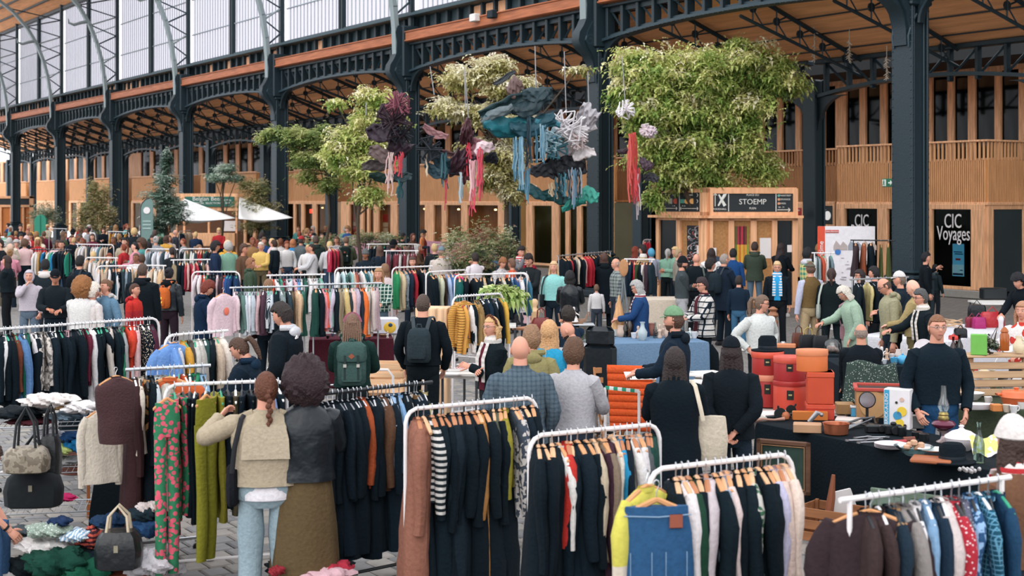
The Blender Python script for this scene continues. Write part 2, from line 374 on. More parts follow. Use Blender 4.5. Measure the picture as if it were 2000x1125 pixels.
while a < AE:                                              # trussed rafters under the aisle boarding
    t = thing('roof_truss', 'x', 'truss', HL(25.3, a), RZ, 'roof trusses of the side aisle', 'thing')
    L = 4.5; sl = -.374
    def q(x, o): return (x, 0, zr(25.3 + x) - .1 - o)
    MB().tube([q(0, 0), q(L, 0)], .07, 4).build('top_rafter', IRON, t); MB().tube([q(0, .75), q(L, .45)], .05, 4).build('lower_tie', IRON2, t)
    for j in range(5):
        x = .45 + j * .85; e = .75 - .3 * x / L
        MB().tube([q(x, 0), q(x, e)], .03, 4).build('strut', IRON2, t)
        MB().tube([q(x, e * .5), q(x + .42, 0)], .025, 4).build('diagonal', IRON2, t); MB().tube([q(x, e * .5), q(x + .42, e * 1.0)], .025, 4).build('diagonal', IRON2, t)
        MB().lathe([(.12, -.02), (.12, .02)], q(x, e * .5), 8, rx=pi / 2).build('gusset_plate', IRON, t)
    a += 3.4
tr = [o for o in COL.objects if o.name.startswith('roof_truss')]
for i, o in enumerate(tr): o['label'] = 'dark iron roof truss of the side aisle, %s from the right end' % nth(i)
# back row of slimmer columns with its arched girder
BB = 29.8; abk = HA(1590, BB)
for k in range(-1, 13):
    t = thing('aisle_column', 'slim iron column of the rear row, %s' % ('outside the travel agency doors' if k < 0 else 'beside the signpost kiosk' if k == 0 else 'right of the tall green tree trunk' if k == 1 else '%s from the right' % nth(k + 1)), 'column', HL(BB, abk + 8.2 * k), RZ, 'slim columns of the aisle', 'thing')
    MB().bb((0, 0, 3.2), (.34, .42, 6.4), 0, .05).build('shaft', IRON, t); m = MB(); m.bb((-.2, 0, 3.4), (.06, .5, 6.0), 0, .02); m.bb((.2, 0, 3.4), (.06, .5, 6.0), 0, .02); m.build('raised_moulding', IRON2, t)
    MB().bb((0, 0, .5), (.6, .66, 1.0), 0, .04).build('plinth', IRON, t)
    for sy in (-1, 1):
        m = MB(); pr = [(sy * .2, 4.9)] + [(sy * (.22 + 1.1 * (1 - cos(j * pi / 12))), 4.9 + 1.0 * sin(j * pi / 12)) for j in range(7)] + [(sy * .2, 5.9)]
        m.prism(pr if sy > 0 else pr[::-1], 0, -.07, .07); m.build('arch_bracket', IRON, t)
    if k < 12:
        g = thing('arched_girder', 'dark arched girder of the rear row, %s bay from the right' % nth(k + 1), 'girder', HL(BB, abk + 8.2 * k), RZ, 'arched girders of the rear row', 'thing')
        MB().bb((0, 4.1, 6.9), (.3, 7.9, .14), 0, .02).build('top_chord', IRON, g)
        m = MB(); m.loft([[(-.15, y, z), (.15, y, z), (.15, y, z + .1), (-.15, y, z + .1)] for y, z in [(.2 + 7.8 * i / 10, 5.85 + .32 * (1 - abs(i / 5 - 1) ** 2)) for i in range(11)]]); m.build('bottom_chord', IRON2, g)
        for i in range(9):
            y = .5 + i * .9; MB().bb((0, y, 6.45), (.2, .09, .9), 0, .02).build('girder_upright', IRON, g)
            if i < 8: MB().tube([(0, y, 6.85 if i < 4 else 6.1), (0, y + .9, 6.1 if i < 4 else 6.85)], .04, 4).build('girder_diagonal', IRON2, g)

# ------------------------------------------------------------------ timber buildings under the aisle
FB = 33.8
wb = ob('wall_back', None, kind='structure', rz=RZ)
MB().box((38.5, (AS + AE) / 2, 3.5), (.2, AE - AS + 20, 7)).build('rear_partition', mat('3a2f28', .9), wb)
SLAT = wood('d6a070', 2, 3, .15); SLAT_SHADE = wood('ac7a52', 2, 3, .2)  # second tone is the slat colour with the recess shade painted in
def block(pr, pl, b, z0=2.82, z1=4.05, zr_=4.62, posts=None, sm=None, rail=True):
    """balcony front between picture columns pr (right) and pl (left) on plane b: slatted parapet, open rail, underside, storey above"""
    a0, a1 = HA(pr, b), HA(pl, b); L = a1 - a0; sm = sm or SLAT
    MB().box((b + .08, a0 + L / 2, (z0 + z1) / 2), (.1, L, z1 - z0)).build('parapet_board', wood('bc8450', 2), wb)
    m = MB(); n = int(L / .075)
    for i in range(n): m.box((b, a0 + (i + .5) * L / n, (z0 + z1) / 2), (.05, .035, z1 - z0))
    m.build('cladding_slats', sm, wb, kind='stuff')
    if rail:
        n = int(L / .15)
        if pr > 1600:
            for i in range(n): MB().box((b, a0 + (i + .5) * L / n, (z1 + zr_) / 2), (.05, .05, zr_ - z1)).build('baluster', sm, wb)
        else:
            m = MB()
            for i in range(n): m.box((b, a0 + (i + .5) * L / n, (z1 + zr_) / 2), (.05, .05, zr_ - z1))
            m.build('balusters', sm, wb, kind='stuff')
    MB().bb((b, a0 + L / 2, zr_), (.12, L + .04, .06), 0, .01).build('handrail', LARCH, wb)
    MB().bb((b + .02, a0 + L / 2, z0 - .04), (.14, L + .04, .09), 0, .01).build('sill_rail', LARCH, wb)
    MB().box((b + 1.2, a0 + L / 2, z0 + .02), (2.4, L, .08)).build('balcony_floor', TIM, wb)
NWIN = [20]
def glazing(pr, pl, b, z0, z1, edges, dark=True, post=.13, gl=None):
    """framed openings between picture columns; edges = list of (right, left) picture columns of each pane"""
    NWIN[0] += 1; a0, a1 = HA(pr, b), HA(pl, b)
    t = ob('window_%d' % NWIN[0], None, kind='structure', loc=HL(b, a0), rz=RZ)
    MB().bb((0, (a1 - a0) / 2, z1 + .07), (.14, a1 - a0, .16), 0, .01).build('head_rail', LARCH, t); MB().bb((0, (a1 - a0) / 2, z0 + .04), (.14, a1 - a0, .1), 0, .01).build('sill', LARCH, t)
    prev = 0
    for r, l in edges + [(None, None)]:
        s = (a1 - a0) if r is None else HA(r, b) - a0
        if s - prev > .02: MB().bb((0, (prev + s) / 2, (z0 + z1) / 2), (.16, s - prev, z1 - z0), 0, .015).build('post', LARCH, t)
        if r is not None:
            e = HA(l, b) - a0; MB().box((.03, (s + e) / 2, (z0 + z1) / 2), (.02, e - s, z1 - z0)).build('pane', gl or glass('56696c', .8), t); prev = e
    return t, a0
def room(pr, pl, b, depth, z0, z1, hx, lamp=0, lit=None):
    a0, a1 = HA(pr, b), HA(pl, b); L = a1 - a0
    m = MB(); m.box((b + depth, a0 + L / 2, (z0 + z1) / 2), (.1, L, z1 - z0)); m.box((b + depth / 2, a0, (z0 + z1) / 2), (depth, .08, z1 - z0)); m.box((b + depth / 2, a1, (z0 + z1) / 2), (depth, .08, z1 - z0))
    m.build('inner_wall', mat(hx, .8, 0, .25, 0, 1.2), wb); MB().box((b + depth / 2, a0 + L / 2, z1), (depth, L, .06)).build('inner_ceiling', mat('3a3530'), wb)
    if lamp:
        for i in range(max(1, int(L / 3))):
            l = bpy.data.lights.new('shop_lamp', 'POINT'); l.energy = lamp * 2.2; l.color = (1, .66, .33); l.shadow_soft_size = .25
            o = bpy.data.objects.new('shop_lamp', l); COL.objects.link(o); o.location = HL(b + depth * .55, a0 + (i + .5) * L / max(1, int(L / 3)), z1 - .5)
            s = MB().lathe([(.05, .05), (.07, 0), (.04, -.03)], n=8).build('spotlight', mat('ffe2b0', emit=6), wb); s.location = V((b + .5, a0 + (i + .5) * L / max(1, int(L / 3)), z1 - .35))
UG = glass('4c5f63', .72)
# right block with the travel agency
block(1926, 1636, FB)
t1, ta = glazing(1926, 1636, FB, .25, 2.62, [(1899, 1823), (1750, 1736), (1716, 1653)], gl=glass('a4b4b4', .85))
room(1926, 1636, FB, 3.2, .2, 2.78, '2a3436', 12)
MB().bb((.03, (HA(1636, FB) - HA(1926, FB)) / 2, .12), (.3, HA(1636, FB) - HA(1926, FB) + .1, .24), 0, .02).build('threshold', mat('8f8c86'), t1)
def wtext(s, px, py, size, sx=1.0, b=FB - .06, par=None, m=None):
    a = HA(px, b); return text(s, size, wb, (b, a, PY(py, px, b)), (R(90), 0, -pi / 2), m or WHITE, sx=sx * .78)
tL = wtext('CIC', 1861, 433, .60, .85, par=wb); wtext('Voyages', 1862, 457, .60, .80, par=wb)
wtext('CIC', 1683, 432, .56, .85, par=wb); wtext('Reizen', 1683, 452, .56, .80, par=wb)
t = thing('display_screen', 'light blue portrait advertising screen behind the travel agency window', 'screen', HL(FB + .12, HA(1868, FB), PY(508, 1868, FB)), RZ)
MB().bb((0, 0, 0), (.06, .46, 1.0), 0, .01).build('housing', DARKG, t)
m = MB(); m.box((-.035, 0, 0), (.01, .42, .96), 0); m.box((-.045, 0, -.3), (.01, .42, .32), 1); m.box((-.05, 0, .02), (.01, .18, .06), 2); m.box((-.05, .0, .24), (.01, .3, .03), 3); m.box((-.05, -.03, .18), (.01, .3, .03), 3); m.box((-.05, 0, -.42), (.01, .38, .06), 3); m.box((-.055, -.12, -.3), (.01, .12, .03), 3); m.box((-.055, -.08, -.3), (.01, .03, .14), 1)
m.build('picture', [mat('6fb6de', emit=1.3), mat('b9d3e4', emit=1.2), mat('d63a48', emit=.5), mat('24507c', emit=.3)], t)
# side face of the block, turned away to the right
a_ = HA(1926, FB); m = MB(); m.box((FB + 2.1, a_ + .03, 3.44), (4.2, .1, 1.25)); m.build('parapet_board', wood('bc8450', 2), wb)
m = MB()
for i in range(56): m.box((FB + .05 + i * .075, a_ - .03, 3.44), (.035, .05, 1.23))
m.build('cladding_slats', SLAT, wb, kind='stuff')
for i in range(28): MB().box((FB + .05 + i * .15, a_ - .03, 4.33), (.05, .05, .56)).build('baluster', SLAT, wb)
MB().bb((FB + 2.1, a_ - .03, 4.62), (4.3, .12, .06), 0, .01).build('handrail', LARCH, wb); MB().bb((FB + 2.1, a_ - .03, 2.78), (4.3, .14, .09), 0, .01).build('sill_rail', LARCH, wb)
NWIN[0] += 1; t = ob('window_%d' % NWIN[0], None, kind='structure', loc=HL(FB, a_), rz=RZ)
for x, ww in ((.12, .26), (1.62, .14), (3.2, .14)): MB().bb((x, 0, 1.4), (ww, .16, 2.7), 0, .015).build('post', LARCH, t)
MB().bb((1.7, 0, 2.68), (3.3, .14, .14)).build('head_rail', LARCH, t); MB().box((1.7, .05, 1.4), (3.1, .02, 2.5)).build('pane', glass('39494e', .8), t)
MB().box((FB + 2.5, a_ + 1.4, 1.4), (3.4, .1, 2.7)).build('inner_wall', mat('1a2428'), wb)
# storey above, set back
def upper(pr, pl, edges, b=36.0): return glazing(pr, pl, b, 4.1, 6.86, edges, gl=UG)
upper(2040, 1815, [(2034, 2003), (1992, 1957), (1945, 1907), (1893, 1865), (1853, 1823)])
upper(1805, 1604, [(1800, 1780), (1748, 1734), (1721, 1693), (1681, 1655), (1634, 1613)])
upper(1600, 1205, [(1592 - k * 36, 1566 - k * 36) for k in range(11)])
upper(1200, 690, [(1192 - k * 32, 1170 - k * 32) for k in range(15)]); upper(685, 250, [(678 - k * 24, 661 - k * 24) for k in range(17)]); upper(245, -60, [(236 - k * 18, 223 - k * 18) for k in range(16)])
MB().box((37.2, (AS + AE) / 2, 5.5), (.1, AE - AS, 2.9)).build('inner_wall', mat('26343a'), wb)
# recessed stretch behind the tall tree, then the blocks further along
block(1636, 1205, 35.2, sm=SLAT_SHADE)
glazing(1636, 1205, 35.2, .2, 2.62, [(1600, 1575), (1560, 1520), (1510, 1470), (1460, 1420), (1410, 1370), (1360, 1320), (1305, 1268), (1255, 1215)], gl=glass('2c3a40', .8)); room(1636, 1205, 35.2, 2.2, .2, 2.78, '20292c')
sg = thing('logo_sign', 'dark square sign with a white spiky round logo beside the agency', 'sign', HL(34.3, HA(1617, 34.3), PY(420, 1617, 34.3)), RZ)
MB().bb((0, 0, 0), (.1, .56, .62), 0, .02).build('sign_board', DARKG, sg)
m = MB(); m.lathe([(.15, 0), (.15, .02)], (-.06, -.05, -.02), 18, ry=-pi / 2)
for k in range(4): m.prism([(.02, .17 - k * .1), (.24, .23 - k * .12), (.22, .16 - k * .12)], 0, -.075, -.055)
m.build('logo', mat('e8e8e4', emit=.3), sg)
m = MB(); m.bb((0, .33, 0), (.14, .1, .9), 0, .01); m.bb((0, -.33, 0), (.14, .1, .9), 0, .01); m.bb((0, 0, .4), (.14, .7, .1), 0, .01); m.build('sign_frame', LARCH, sg)
block(1200, 1030, FB, rail=False, z1=4.5)
glazing(1200, 1030, FB, .1, 2.65, [(1165, 1138), (1129, 1114), (1107, 1094), (1080, 1043)], gl=glass('98a4a0', .88)); room(1200, 1030, FB, 3, .1, 2.78, '6c6a54', 40)
block(1030, -70, 35.2, sm=SLAT, z1=4.3); glazing(1030, -70, 35.2, .1, 2.65, [(1015, 992)] + [(680 - k * 26, 662 - k * 26) for k in range(27)], gl=glass('3c4644', .8)); room(690, -70, 35.2, 2.4, .1, 2.78, '5a3c24', 0)
block(988, 690, FB, rail=False, z1=4.5)
g, ga = glazing(988, 668, FB, .1, 2.65, [(975, 915), (903, 874), (865, 849), (832, 778), (765, 741), (732, 723), (719, 712), (702, 685)], gl=glass('e4dcd0', .92)); room(988, 668, FB, 3.4, .1, 2.78, 'd8a468', 170)
for r_, l_ in ((964, 918), (870, 852), (790, 778)):
    a0, a1 = HA(r_, FB + 3), HA(l_, FB + 3); MB().bb((FB + 3.1, (a0 + a1) / 2, 1.6), (.3, a1 - a0, 1.3), 0, .02).build('shelving', wood('a8693a', 1), wb)
    for q in range(4): MB().bb((FB + 2.85, a0 + (q + .5) * (a1 - a0) / 4, 1.3 + .35 * (q % 2)), (.12, .3, .3), 0, .02).build('wall_display', mat(['d9c8a0', '7d8a6a', 'c9b9a4', '8a4a34'][q]), wb)
for px_, hx in ((693, 'b6302c'), (753, 'b02a2a')):
    a = HA(px_, FB + .2); t = thing('sale_poster', 'red and white poster in the shop window, %s of the two' % ('left' if px_ == 693 else 'right'), 'poster', HL(FB + .2, a, 0), RZ)
    MB().bb((0, 0, 1.95), (.02, .56, .4), 0, .004).build('upper_panel', mat(hx, .6), t); MB().bb((0, 0, 1.6), (.02, .56, .22), 0, .004).build('white_band', WHITE, t); MB().bb((0, 0, 1.2), (.02, .56, .5), 0, .004).build('lower_panel', mat(hx if px_ == 693 else 'e2dcd8', .6), t)
MB().bb((FB - .12, (HA(988, FB) + HA(668, FB)) / 2, .45), (.06, HA(668, FB) - HA(988, FB), .9), 0, .01).build('pink_plinth_panel', mat('b98594', .8), wb)
block(655, 575, FB, rail=False, z1=4.5); glazing(655, 575, FB, .1, 2.65, [(650, 620), (612, 596), (590, 579)], gl=glass('dcd0c0', .92)); room(655, 575, FB, 3, .1, 2.78, 'c9b194', 100)
wtext('OPEN', 609, 413, .34, .9, m=mat('e8402c', emit=4))
for r_, l_ in ((500, 392), (372, 258), (232, 136), (108, 66), (50, -10)):
    block(r_, l_, FB, rail=False, z1=4.5); w_ = (r_ - l_) / 5; glazing(r_, l_, FB, .1, 2.65, [(r_ - w_ * k - 4, r_ - w_ * (k + 1) + 3) for k in range(5)], gl=glass('b8b0a0', .88)); room(r_, l_, FB, 2.6, .1, 2.78, '8a6a48', 45)
# green emergency exit sign
t = thing('exit_sign', 'green emergency exit sign with running figure and arrow beside the nearest column', 'sign', HL(33.2, HA(1735, 33.2), PY(357, 1735, 33.2)), RZ)
MB().bb((0, 0, 0), (.08, .44, .26), 0, .01).build('sign_board', mat('1f7a58', .4), t)
m = MB(); m.prism([(-.05, .02), (-.13, .02), (-.13, .07), (-.2, 0), (-.13, -.07), (-.13, -.02), (-.05, -.02)], 0, -.06, -.04); m.box((-.05, .12, 0), (.02, .13, .2)); m.build('arrow', mat('e8f0ea', emit=.2), t)
m = MB(); m.ball((-.065, .12, .07), .018, 8, 5); m.tube([(-.065, .12, .05), (-.065, .13, -.01), (-.065, .16, -.07)], .012, 5); m.tube([(-.065, .13, -.01), (-.065, .1, -.03), (-.065, .1, -.08)], .011, 5); m.tube([(-.065, .12, .04), (-.065, .09, .01)], .009, 5); m.tube([(-.065, .12, .04), (-.065, .16, .02)], .009, 5); m.build('running_figure', mat('1f7a58', .4), t)
MB().tube([(0, 0, .13), (0, 0, .6)], .01, 5).build('hanger_rod', IRON, t)
for px_, py_, b_, lb in ((1162, 385, 24.9, 'small red and white fire sign on the second column'), (1568, 414, 29.5, 'small red fire sign on the slim column by the kiosk'), (1003, 413, 33.4, 'small red fire sign on the slim column by the lit shop')):
    t = thing('fire_sign', lb, 'sign', HL(b_ - .15, HA(px_, b_), PY(py_, px_, b_)), RZ); MB().bb((0, 0, 0), (.04, .2, .24), 0, .005).build('sign_board', mat('c23a34', .4), t); m = MB(); m.box((-.025, 0, .05), (.01, .1, .04)); m.box((-.025, .04, -.04), (.01, .04, .08)); m.build('symbol', WHITE, t)

# ------------------------------------------------------------------ signpost kiosk
def face(t, p0, p1, z_):
    u = (p1 - p0); L = u.length; u.normalize(); n = V((u.y, -u.x, 0))
    def bx(name, mt, u0, u1, z0, z1, o0=0, o1=.08, **k):
        m = MB(); m.loft([[p0 + u * a + n * o + V((0, 0, z)) for a, o in ((u0, -o0), (u1, -o0), (u1, o1), (u0, o1))] for z in (z0, z1)]); return m.build(name, mt, t, smooth=False, **k)
    def tx(s, a, z, size, mt, sx=1): return text(s, size, t, p0 + u * a + n * (.095) + V((0, 0, z)), (R(90), 0, atan2(u.y, u.x)), mt, sx=sx)
    def pt(a, z, o=.1): return p0 + u * a + n * o + V((0, 0, z))
    return L, bx, tx, pt
KC = P(1385, HY, 38); KC.z = 0; KR = P(1556, HY, 38.25); KR.z = 0; KL = P(1286, HY, 39.6); KL.z = 0
LK = wood('e4ac82', 2, 2, .15); OSB = mat('a97a4c', .8, 0, .45, .2, 18); SGN = mat('252c30', .7)
k = thing('signpost_kiosk', 'pale timber kiosk with dark Stoemp direction signs under the leafy tree', 'kiosk', (0, 0, 0))
k.location = KC
L, bx, tx, pt = face(k, V((0, 0, 0)), KR - KC, 0); sc = L / 171.0
def kz(y): return HC - (y - HY) / FP * 38
bx('sign_frame', LK, 0, L, kz(378), kz(368), 0, .12); bx('sign_frame', LK, 0, L, kz(421), kz(414), 0, .12); bx('sign_frame', LK, 0, 6 * sc, kz(414), kz(378), 0, .12); bx('sign_frame', LK, L - 9 * sc, L, kz(414), kz(378), 0, .12)
bx('sign_panel', SGN, 6 * sc, L - 9 * sc, kz(414), kz(378), 0, .08); bx('ledge', LK, -.1, L + .1, kz(426), kz(421), 0, .3)
PAL = mat('d8d8d2', .6)
tx('STOEMP', 83 * sc, kz(394.5), .205, PAL, 1.0); tx('PLACE DU', 83 * sc, kz(381), .075, PAL); tx('PLEIN', 83 * sc, kz(407), .075, PAL); tx('FOODHALL', 19 * sc, kz(408.5), .07, PAL)
bx('divider', PAL, 35.5 * sc, 37 * sc, kz(413), kz(375), 0, .09); bx('divider', PAL, 128 * sc, 129.5 * sc, kz(413), kz(375), 0, .09)
for s, y, hx in (('MAINSTREET', 382, '6ab0a0'), ('ESPLANADE', 389.5, 'd8946a'), ('SHEDS', 397.5, 'd8946a')):
    tx(s, (147 if s == 'MAINSTREET' else 146 if s == 'ESPLANADE' else 142) * sc, kz(y), .062, PAL, .9); p = pt(134 * sc, kz(y), .09); MB().lathe([(.035, 0), (.035, .012)], p, 12, rx=pi / 2).build('colour_dot', mat(hx), k)
tx('58 - 71', 139 * sc, kz(405), .06, PAL)
def arrow(pt, a0, z0, a1, z1, h=.05, w=.012, both=False):
    p, q = pt(a0, z0), pt(a1, z1); d = (q - p).normalized(); n = d.cross(V((0, -1, 0))).normalized(); m = MB(); m.tube([p, q], w, 4)
    for e, s in ((q, -1), (p, 1)):
        if s == 1 and not both: continue
        for sg_ in (-1, 1): m.tube([e, e + d * (s * h) + n * (sg_ * h)], w, 4)
    return m
arrow(pt, 131 * sc, kz(410), 156 * sc, kz(410)).build('arrow', PAL, k); arrow(pt, 10 * sc, kz(403), 10 * sc, kz(378)).build('arrow', PAL, k)
m = MB(); m.tube([pt(16 * sc, kz(402)), pt(29 * sc, kz(380))], [.02, .045], 6, fl=.4); m.tube([pt(29 * sc, kz(402)), pt(17 * sc, kz(380))], [.045, .02], 6, fl=.4)
for q in (-1, 0, 1): m.tube([pt((29 + q * 1.4) * sc, kz(381)), pt((32 + q * 1.6) * sc, kz(377))], .01, 4)
m.build('cutlery_symbol', PAL, k)
for a, b_ in ((0, 6), (36, 47), (79, 91), (121, 131), (161, 171)): bx('post', LK, a * sc, b_ * sc, 0, kz(426), 0, .1)
bx('door_head', LK, 0, L, kz(431), kz(426), 0, .1); bx('base_board', LK, 0, L, 0, .15, 0, .1)
bx('panel', OSB, 6 * sc, 36 * sc, .1, kz(431), 0, .03); bx('panel', OSB, 91 * sc, 121 * sc, .1, kz(431), 0, .03); bx('dark_pane', DARKG, 131 * sc, 161 * sc, .1, kz(431), 0, .02); bx('panel', OSB, 47 * sc, 79 * sc, .1, kz(431), 0, .02)
for i, hx in enumerate(['5a6238', 'a83a48', '6a2430', 'c23a4a', '5a2830', '7a3a34', '8a8038']):
    x0 = 50 + i * 3.8; bx('ribbon', mat(hx), x0 * sc, (x0 + 3.2) * sc, kz(478), kz(442), -.03, .05); bx('ribbon', mat(['6a8040', 'd8a03a', 'c9782e', 'e0b04a', 'c88a34', 'd89a40', '7a9a40'][i]), x0 * sc, (x0 + 3.2) * sc, kz(525), kz(478), -.03, .05)
bx('notice', WHITE, 98 * sc, 120 * sc, kz(505), kz(465), -.03, .04, label='large white paper notice'); bx('notice', WHITE, 2 * sc, 12 * sc, kz(499), kz(484), -.1, .11); bx('notice', WHITE, 152 * sc, 161 * sc, kz(493), kz(479), -.02, .03); bx('notice', mat('3a4a60'), 10 * sc, 19 * sc, kz(524), kz(501), -.03, .05)
L2, bx2, tx2, pt2 = face(k, KL - KC, V((0, 0, 0)), 0); s2 = L2 / 100
for a in ((0, 7), (87, 100)): bx2('sign_frame', LARCH, a[0] * s2, a[1] * s2, kz(421), kz(368), 0, .1)
bx2('sign_frame', LARCH, 0, L2, kz(376), kz(368), 0, .1); bx2('sign_frame', LARCH, 0, L2, kz(421), kz(414), 0, .1); bx2('sign_panel', SGN, 7 * s2, 87 * s2, kz(414), kz(376), 0, .06); bx2('ledge', LARCH, -.12, L2, kz(426), kz(421), 0, .3)
bx2('divider', PAL, 45.5 * s2, 46.5 * s2, kz(413), kz(377), 0, .07); arrow(pt2, 10 * s2, kz(407.5), 43 * s2, kz(407.5), .04, .008, True).build('arrow', PAL, k); arrow(pt2, 49 * s2, kz(407.5), 84 * s2, kz(407.5), .04, .008, True).build('arrow', PAL, k)
for a, hx in ((30, 'c8ccc8'), (39, 'c85a48'), (61.5, 'd8a060'), (71.5, 'd8a060')): MB().lathe([(.075, 0), (.075, .014)], pt2(a * s2, kz(393), .075), 16, rx=pi / 2).build('colour_dot', mat(hx), k)
bx2('colour_square', mat('5aa898'), 48 * s2, 56 * s2, kz(397), kz(389), 0, .075)
for a in (11, 83):
    for z in (381, 393): arrow(pt2, (a + (.5 if a > 50 else -.5)) * s2, kz(z), (a + (1 if a > 50 else -1)) * s2, kz(z), .045, .007).build('chevron', PAL, k)
tx2('PARK', 37 * s2, kz(381), .055, PAL); tx2('PICARDSTRAAT', 65 * s2, kz(381), .055, PAL, .9); tx2('1 - 56', 36 * s2, kz(402.5), .045, PAL); tx2('57 - 61', 56 * s2, kz(402.5), .045, PAL)
for a in ((0, 6), (41, 49), (85, 100)): bx2('post', LARCH, a[0] * s2, a[1] * s2, 0, kz(426), 0, .1)
bx2('door_head', LARCH, 0, L2, kz(431), kz(426), 0, .1); bx2('dark_pane', DARKG, 6 * s2, 41 * s2, .1, kz(431), 0, .03); bx2('panel', OSB, 49 * s2, 85 * s2, .1, kz(431), 0, .03); bx2('art_board', mat('10181c', .5, 0, .2), 60 * s2, 85 * s2, .2, kz(441), -.02, .05)
m = [MB() for _ in range(3)]; rg = random.Random(8)
for i in range(46):
    c = pt2(rg.uniform(64, 83) * s2, kz(rg.uniform(448, 520)), .07); r = rg.uniform(.03, .09); a0 = rg.uniform(0, 6)
    m[i % 3].tube([c + V((r * cos(a0 + q * .5), 0, r * sin(a0 + q * .5))) for q in range(rg.randint(4, 9))], .012, 4)
for i, hx in enumerate(('c8c4c0', 'b05a58', '8a8a90')): m[i].build('painted_scroll', mat(hx), k, kind='stuff')
bx2('notice', WHITE, 80 * s2, 86 * s2, kz(497), kz(480), -.05, .07)
MB().loft([[V((0, 0, z)), KR - KC + V((0, 0, z)), KR - KC + V((-.3, 2.4, z)), KL - KC + V((.3, 1.6, z)), KL - KC + V((0, 0, z))] for z in (kz(369), kz(369) + .04)]).build('roof_board', LK, k)
MB().loft([[V((.1, .1, z)), KR - KC + V((-.1, .1, z)), KR - KC + V((-.3, 2.4, z)), KL - KC + V((.3, 1.6, z)), KL - KC + V((.1, .1, z))] for z in (0.02, kz(369))]).build('rear_wall', OSB, k)

# beer kiosk with sails, small far kiosk, banner flag
d = 63.0; o = P(398, HY, d); o.z = 0; k = thing('beer_kiosk', 'timber beer kiosk with a green lettered sign between white sails', 'kiosk', o)
u = d / FP
def kb(name, mt, x0, x1, y0, y1, f=0, t_=.1): return MB().bb(((x0 + x1) / 2 * u - 398 * u, f, HC - ((y0 + y1) / 2 - HY) * u), (abs(x1 - x0) * u, t_, abs(y1 - y0) * u), 0, .01).build(name, mt, k)
kb('sign_frame', LARCH, 326, 465, 378, 412); kb('sign_panel', mat('2f6456'), 362, 458, 384, 404, -.08); kb('menu_board', mat('5a4a40'), 326, 350, 384, 404, -.08)
text('Belgian Beer', .26, k, (8 * u, -.16, HC - (388.5 - HY) * u), (R(90), 0, 0), PAL); text('SPECIAL SELECTION', .13, k, (8 * u, -.16, HC - (397 - HY) * u), (R(90), 0, 0), PAL); text('OPEN\nBAR', .12, k, (48 * u, -.16, HC - (394 - HY) * u), (R(90), 0, 0), PAL)
for x in (328, 360, 408, 462): kb('post', LARCH, x - 2, x + 2, 412, 508)
kb('counter', LARCH, 330, 462, 455, 480, -.2, .4); kb('rear_wall', mat('6a4a34'), 330, 462, 405, 506, 1.6); kb('fridge', WHITE, 432, 462, 432, 452, .6, .6)
for px0, px1, py, px2, py2, nm in ((322, 460, 428, 360, 388, 'white shade sail left of the beer sign'), (466, 572, 427, 468, 385, 'white shade sail right of the beer sign')):
    d = 58.; m = MB(); A, B, C = P(px0, py, d), P(px1, py - 2, d + 1), P(px2, py2, d + 2); c0 = (A + B + C) / 3
    def sail(s, t_, A=A, B=B, C=C):
        p = A.lerp(B, s); q = C; r = p.lerp(q, t_); r.z -= .5 * sin(pi * s) * sin(pi * t_) * 1.2 * (1 - t_); r.z -= .25 * sin(pi * s) * (1 - t_) * .3; return r - c0
    m.grid(sail, 12, 10); x = m.build('shade_sail', mat('e4e2e0', .8), None, c0, 0, label=nm, cat='sail', group='white sails by the beer kiosk'); md = x.modifiers.new('s', 'SOLIDIFY'); md.thickness = .02
d = 105.; u = d / FP; o = P(30, HY, d); o.z = 0; k = thing('timber_kiosk', 'small far timber kiosk with a dark sign at the left edge', 'kiosk', o)
for a in ((-4, 66, 383, 388), (-4, 66, 400, 405), (58, 66, 383, 460), (-4, 4, 405, 460), (20, 26, 405, 460), (44, 48, 405, 460)): MB().bb(((a[0] + a[1]) / 2 * u - 30 * u, 0, HC - ((a[2] + a[3]) / 2 - HY) * u), ((a[1] - a[0]) * u, .2, (a[3] - a[2]) * u), 0, .02).build('frame_post', LK, k)
MB().bb((0, .05, HC - (394 - HY) * u), (64 * u, .1, 13 * u), 0, .02).build('sign_panel', SGN, k); MB().bb((0, .1, HC - (432 - HY) * u), (62 * u, .1, 60 * u), 0, .02).build('panel', mat('b9703c'), k)
d = 56.; o = P(287, HY, d); o.z = 0; k = thing('banner_flag', 'grey-green feather banner with a white round emblem', 'flag', o); u = d / FP
m = MB(); m.prism([(-12 * u, .5), (-12 * u, HC - 18 * u), (-9 * u, HC - 8 * u), (-2 * u, HC + 0 * u), (6 * u, HC + 2 * u), (12 * u, HC - 2 * u), (12 * u, .5)], 1, -.015, .015); m.build('cloth', mat('6a8480'), k)
MB().tube([(-12 * u, 0, 0), (-12.4 * u, 0, HC - 16 * u), (-9.6 * u, 0, HC - 7 * u), (-2 * u, 0, HC + .5 * u), (5 * u, 0, HC + 3 * u)], .025, 6).build('pole', DARKG, k); MB().lathe([(6.6 * u, 0), (6.6 * u, .02)], (0, -.02, HC - 21 * u), 20, rx=pi / 2).build('emblem', WHITE, k)
m = MB()
for q in range(3): m.box((0, -.03, HC - (42 + q * 7) * u), (16 * u, .01, 2.4 * u))
m.build('lettering_line', mat('9fb4b0'), k)
o = P(80, HY, 70); o.z = 0; k = thing('green_hoarding', 'green arched panel rising above the far crowd', 'panel', o); u = 70 / FP
MB().prism([(-12 * u, 0), (-12 * u, HC - 38 * u), (-6 * u, HC - 31 * u), (0, HC - 29 * u), (6 * u, HC - 31 * u), (11 * u, HC - 37 * u), (11 * u, 0)], 1, -.1, .1).build('board', mat('2f8068'), k)
m = MB(); m.box((0, -.12, HC - 50 * u), (1 * u, .04, 38 * u)); m.build('centre_strip', mat('286c58'), k)

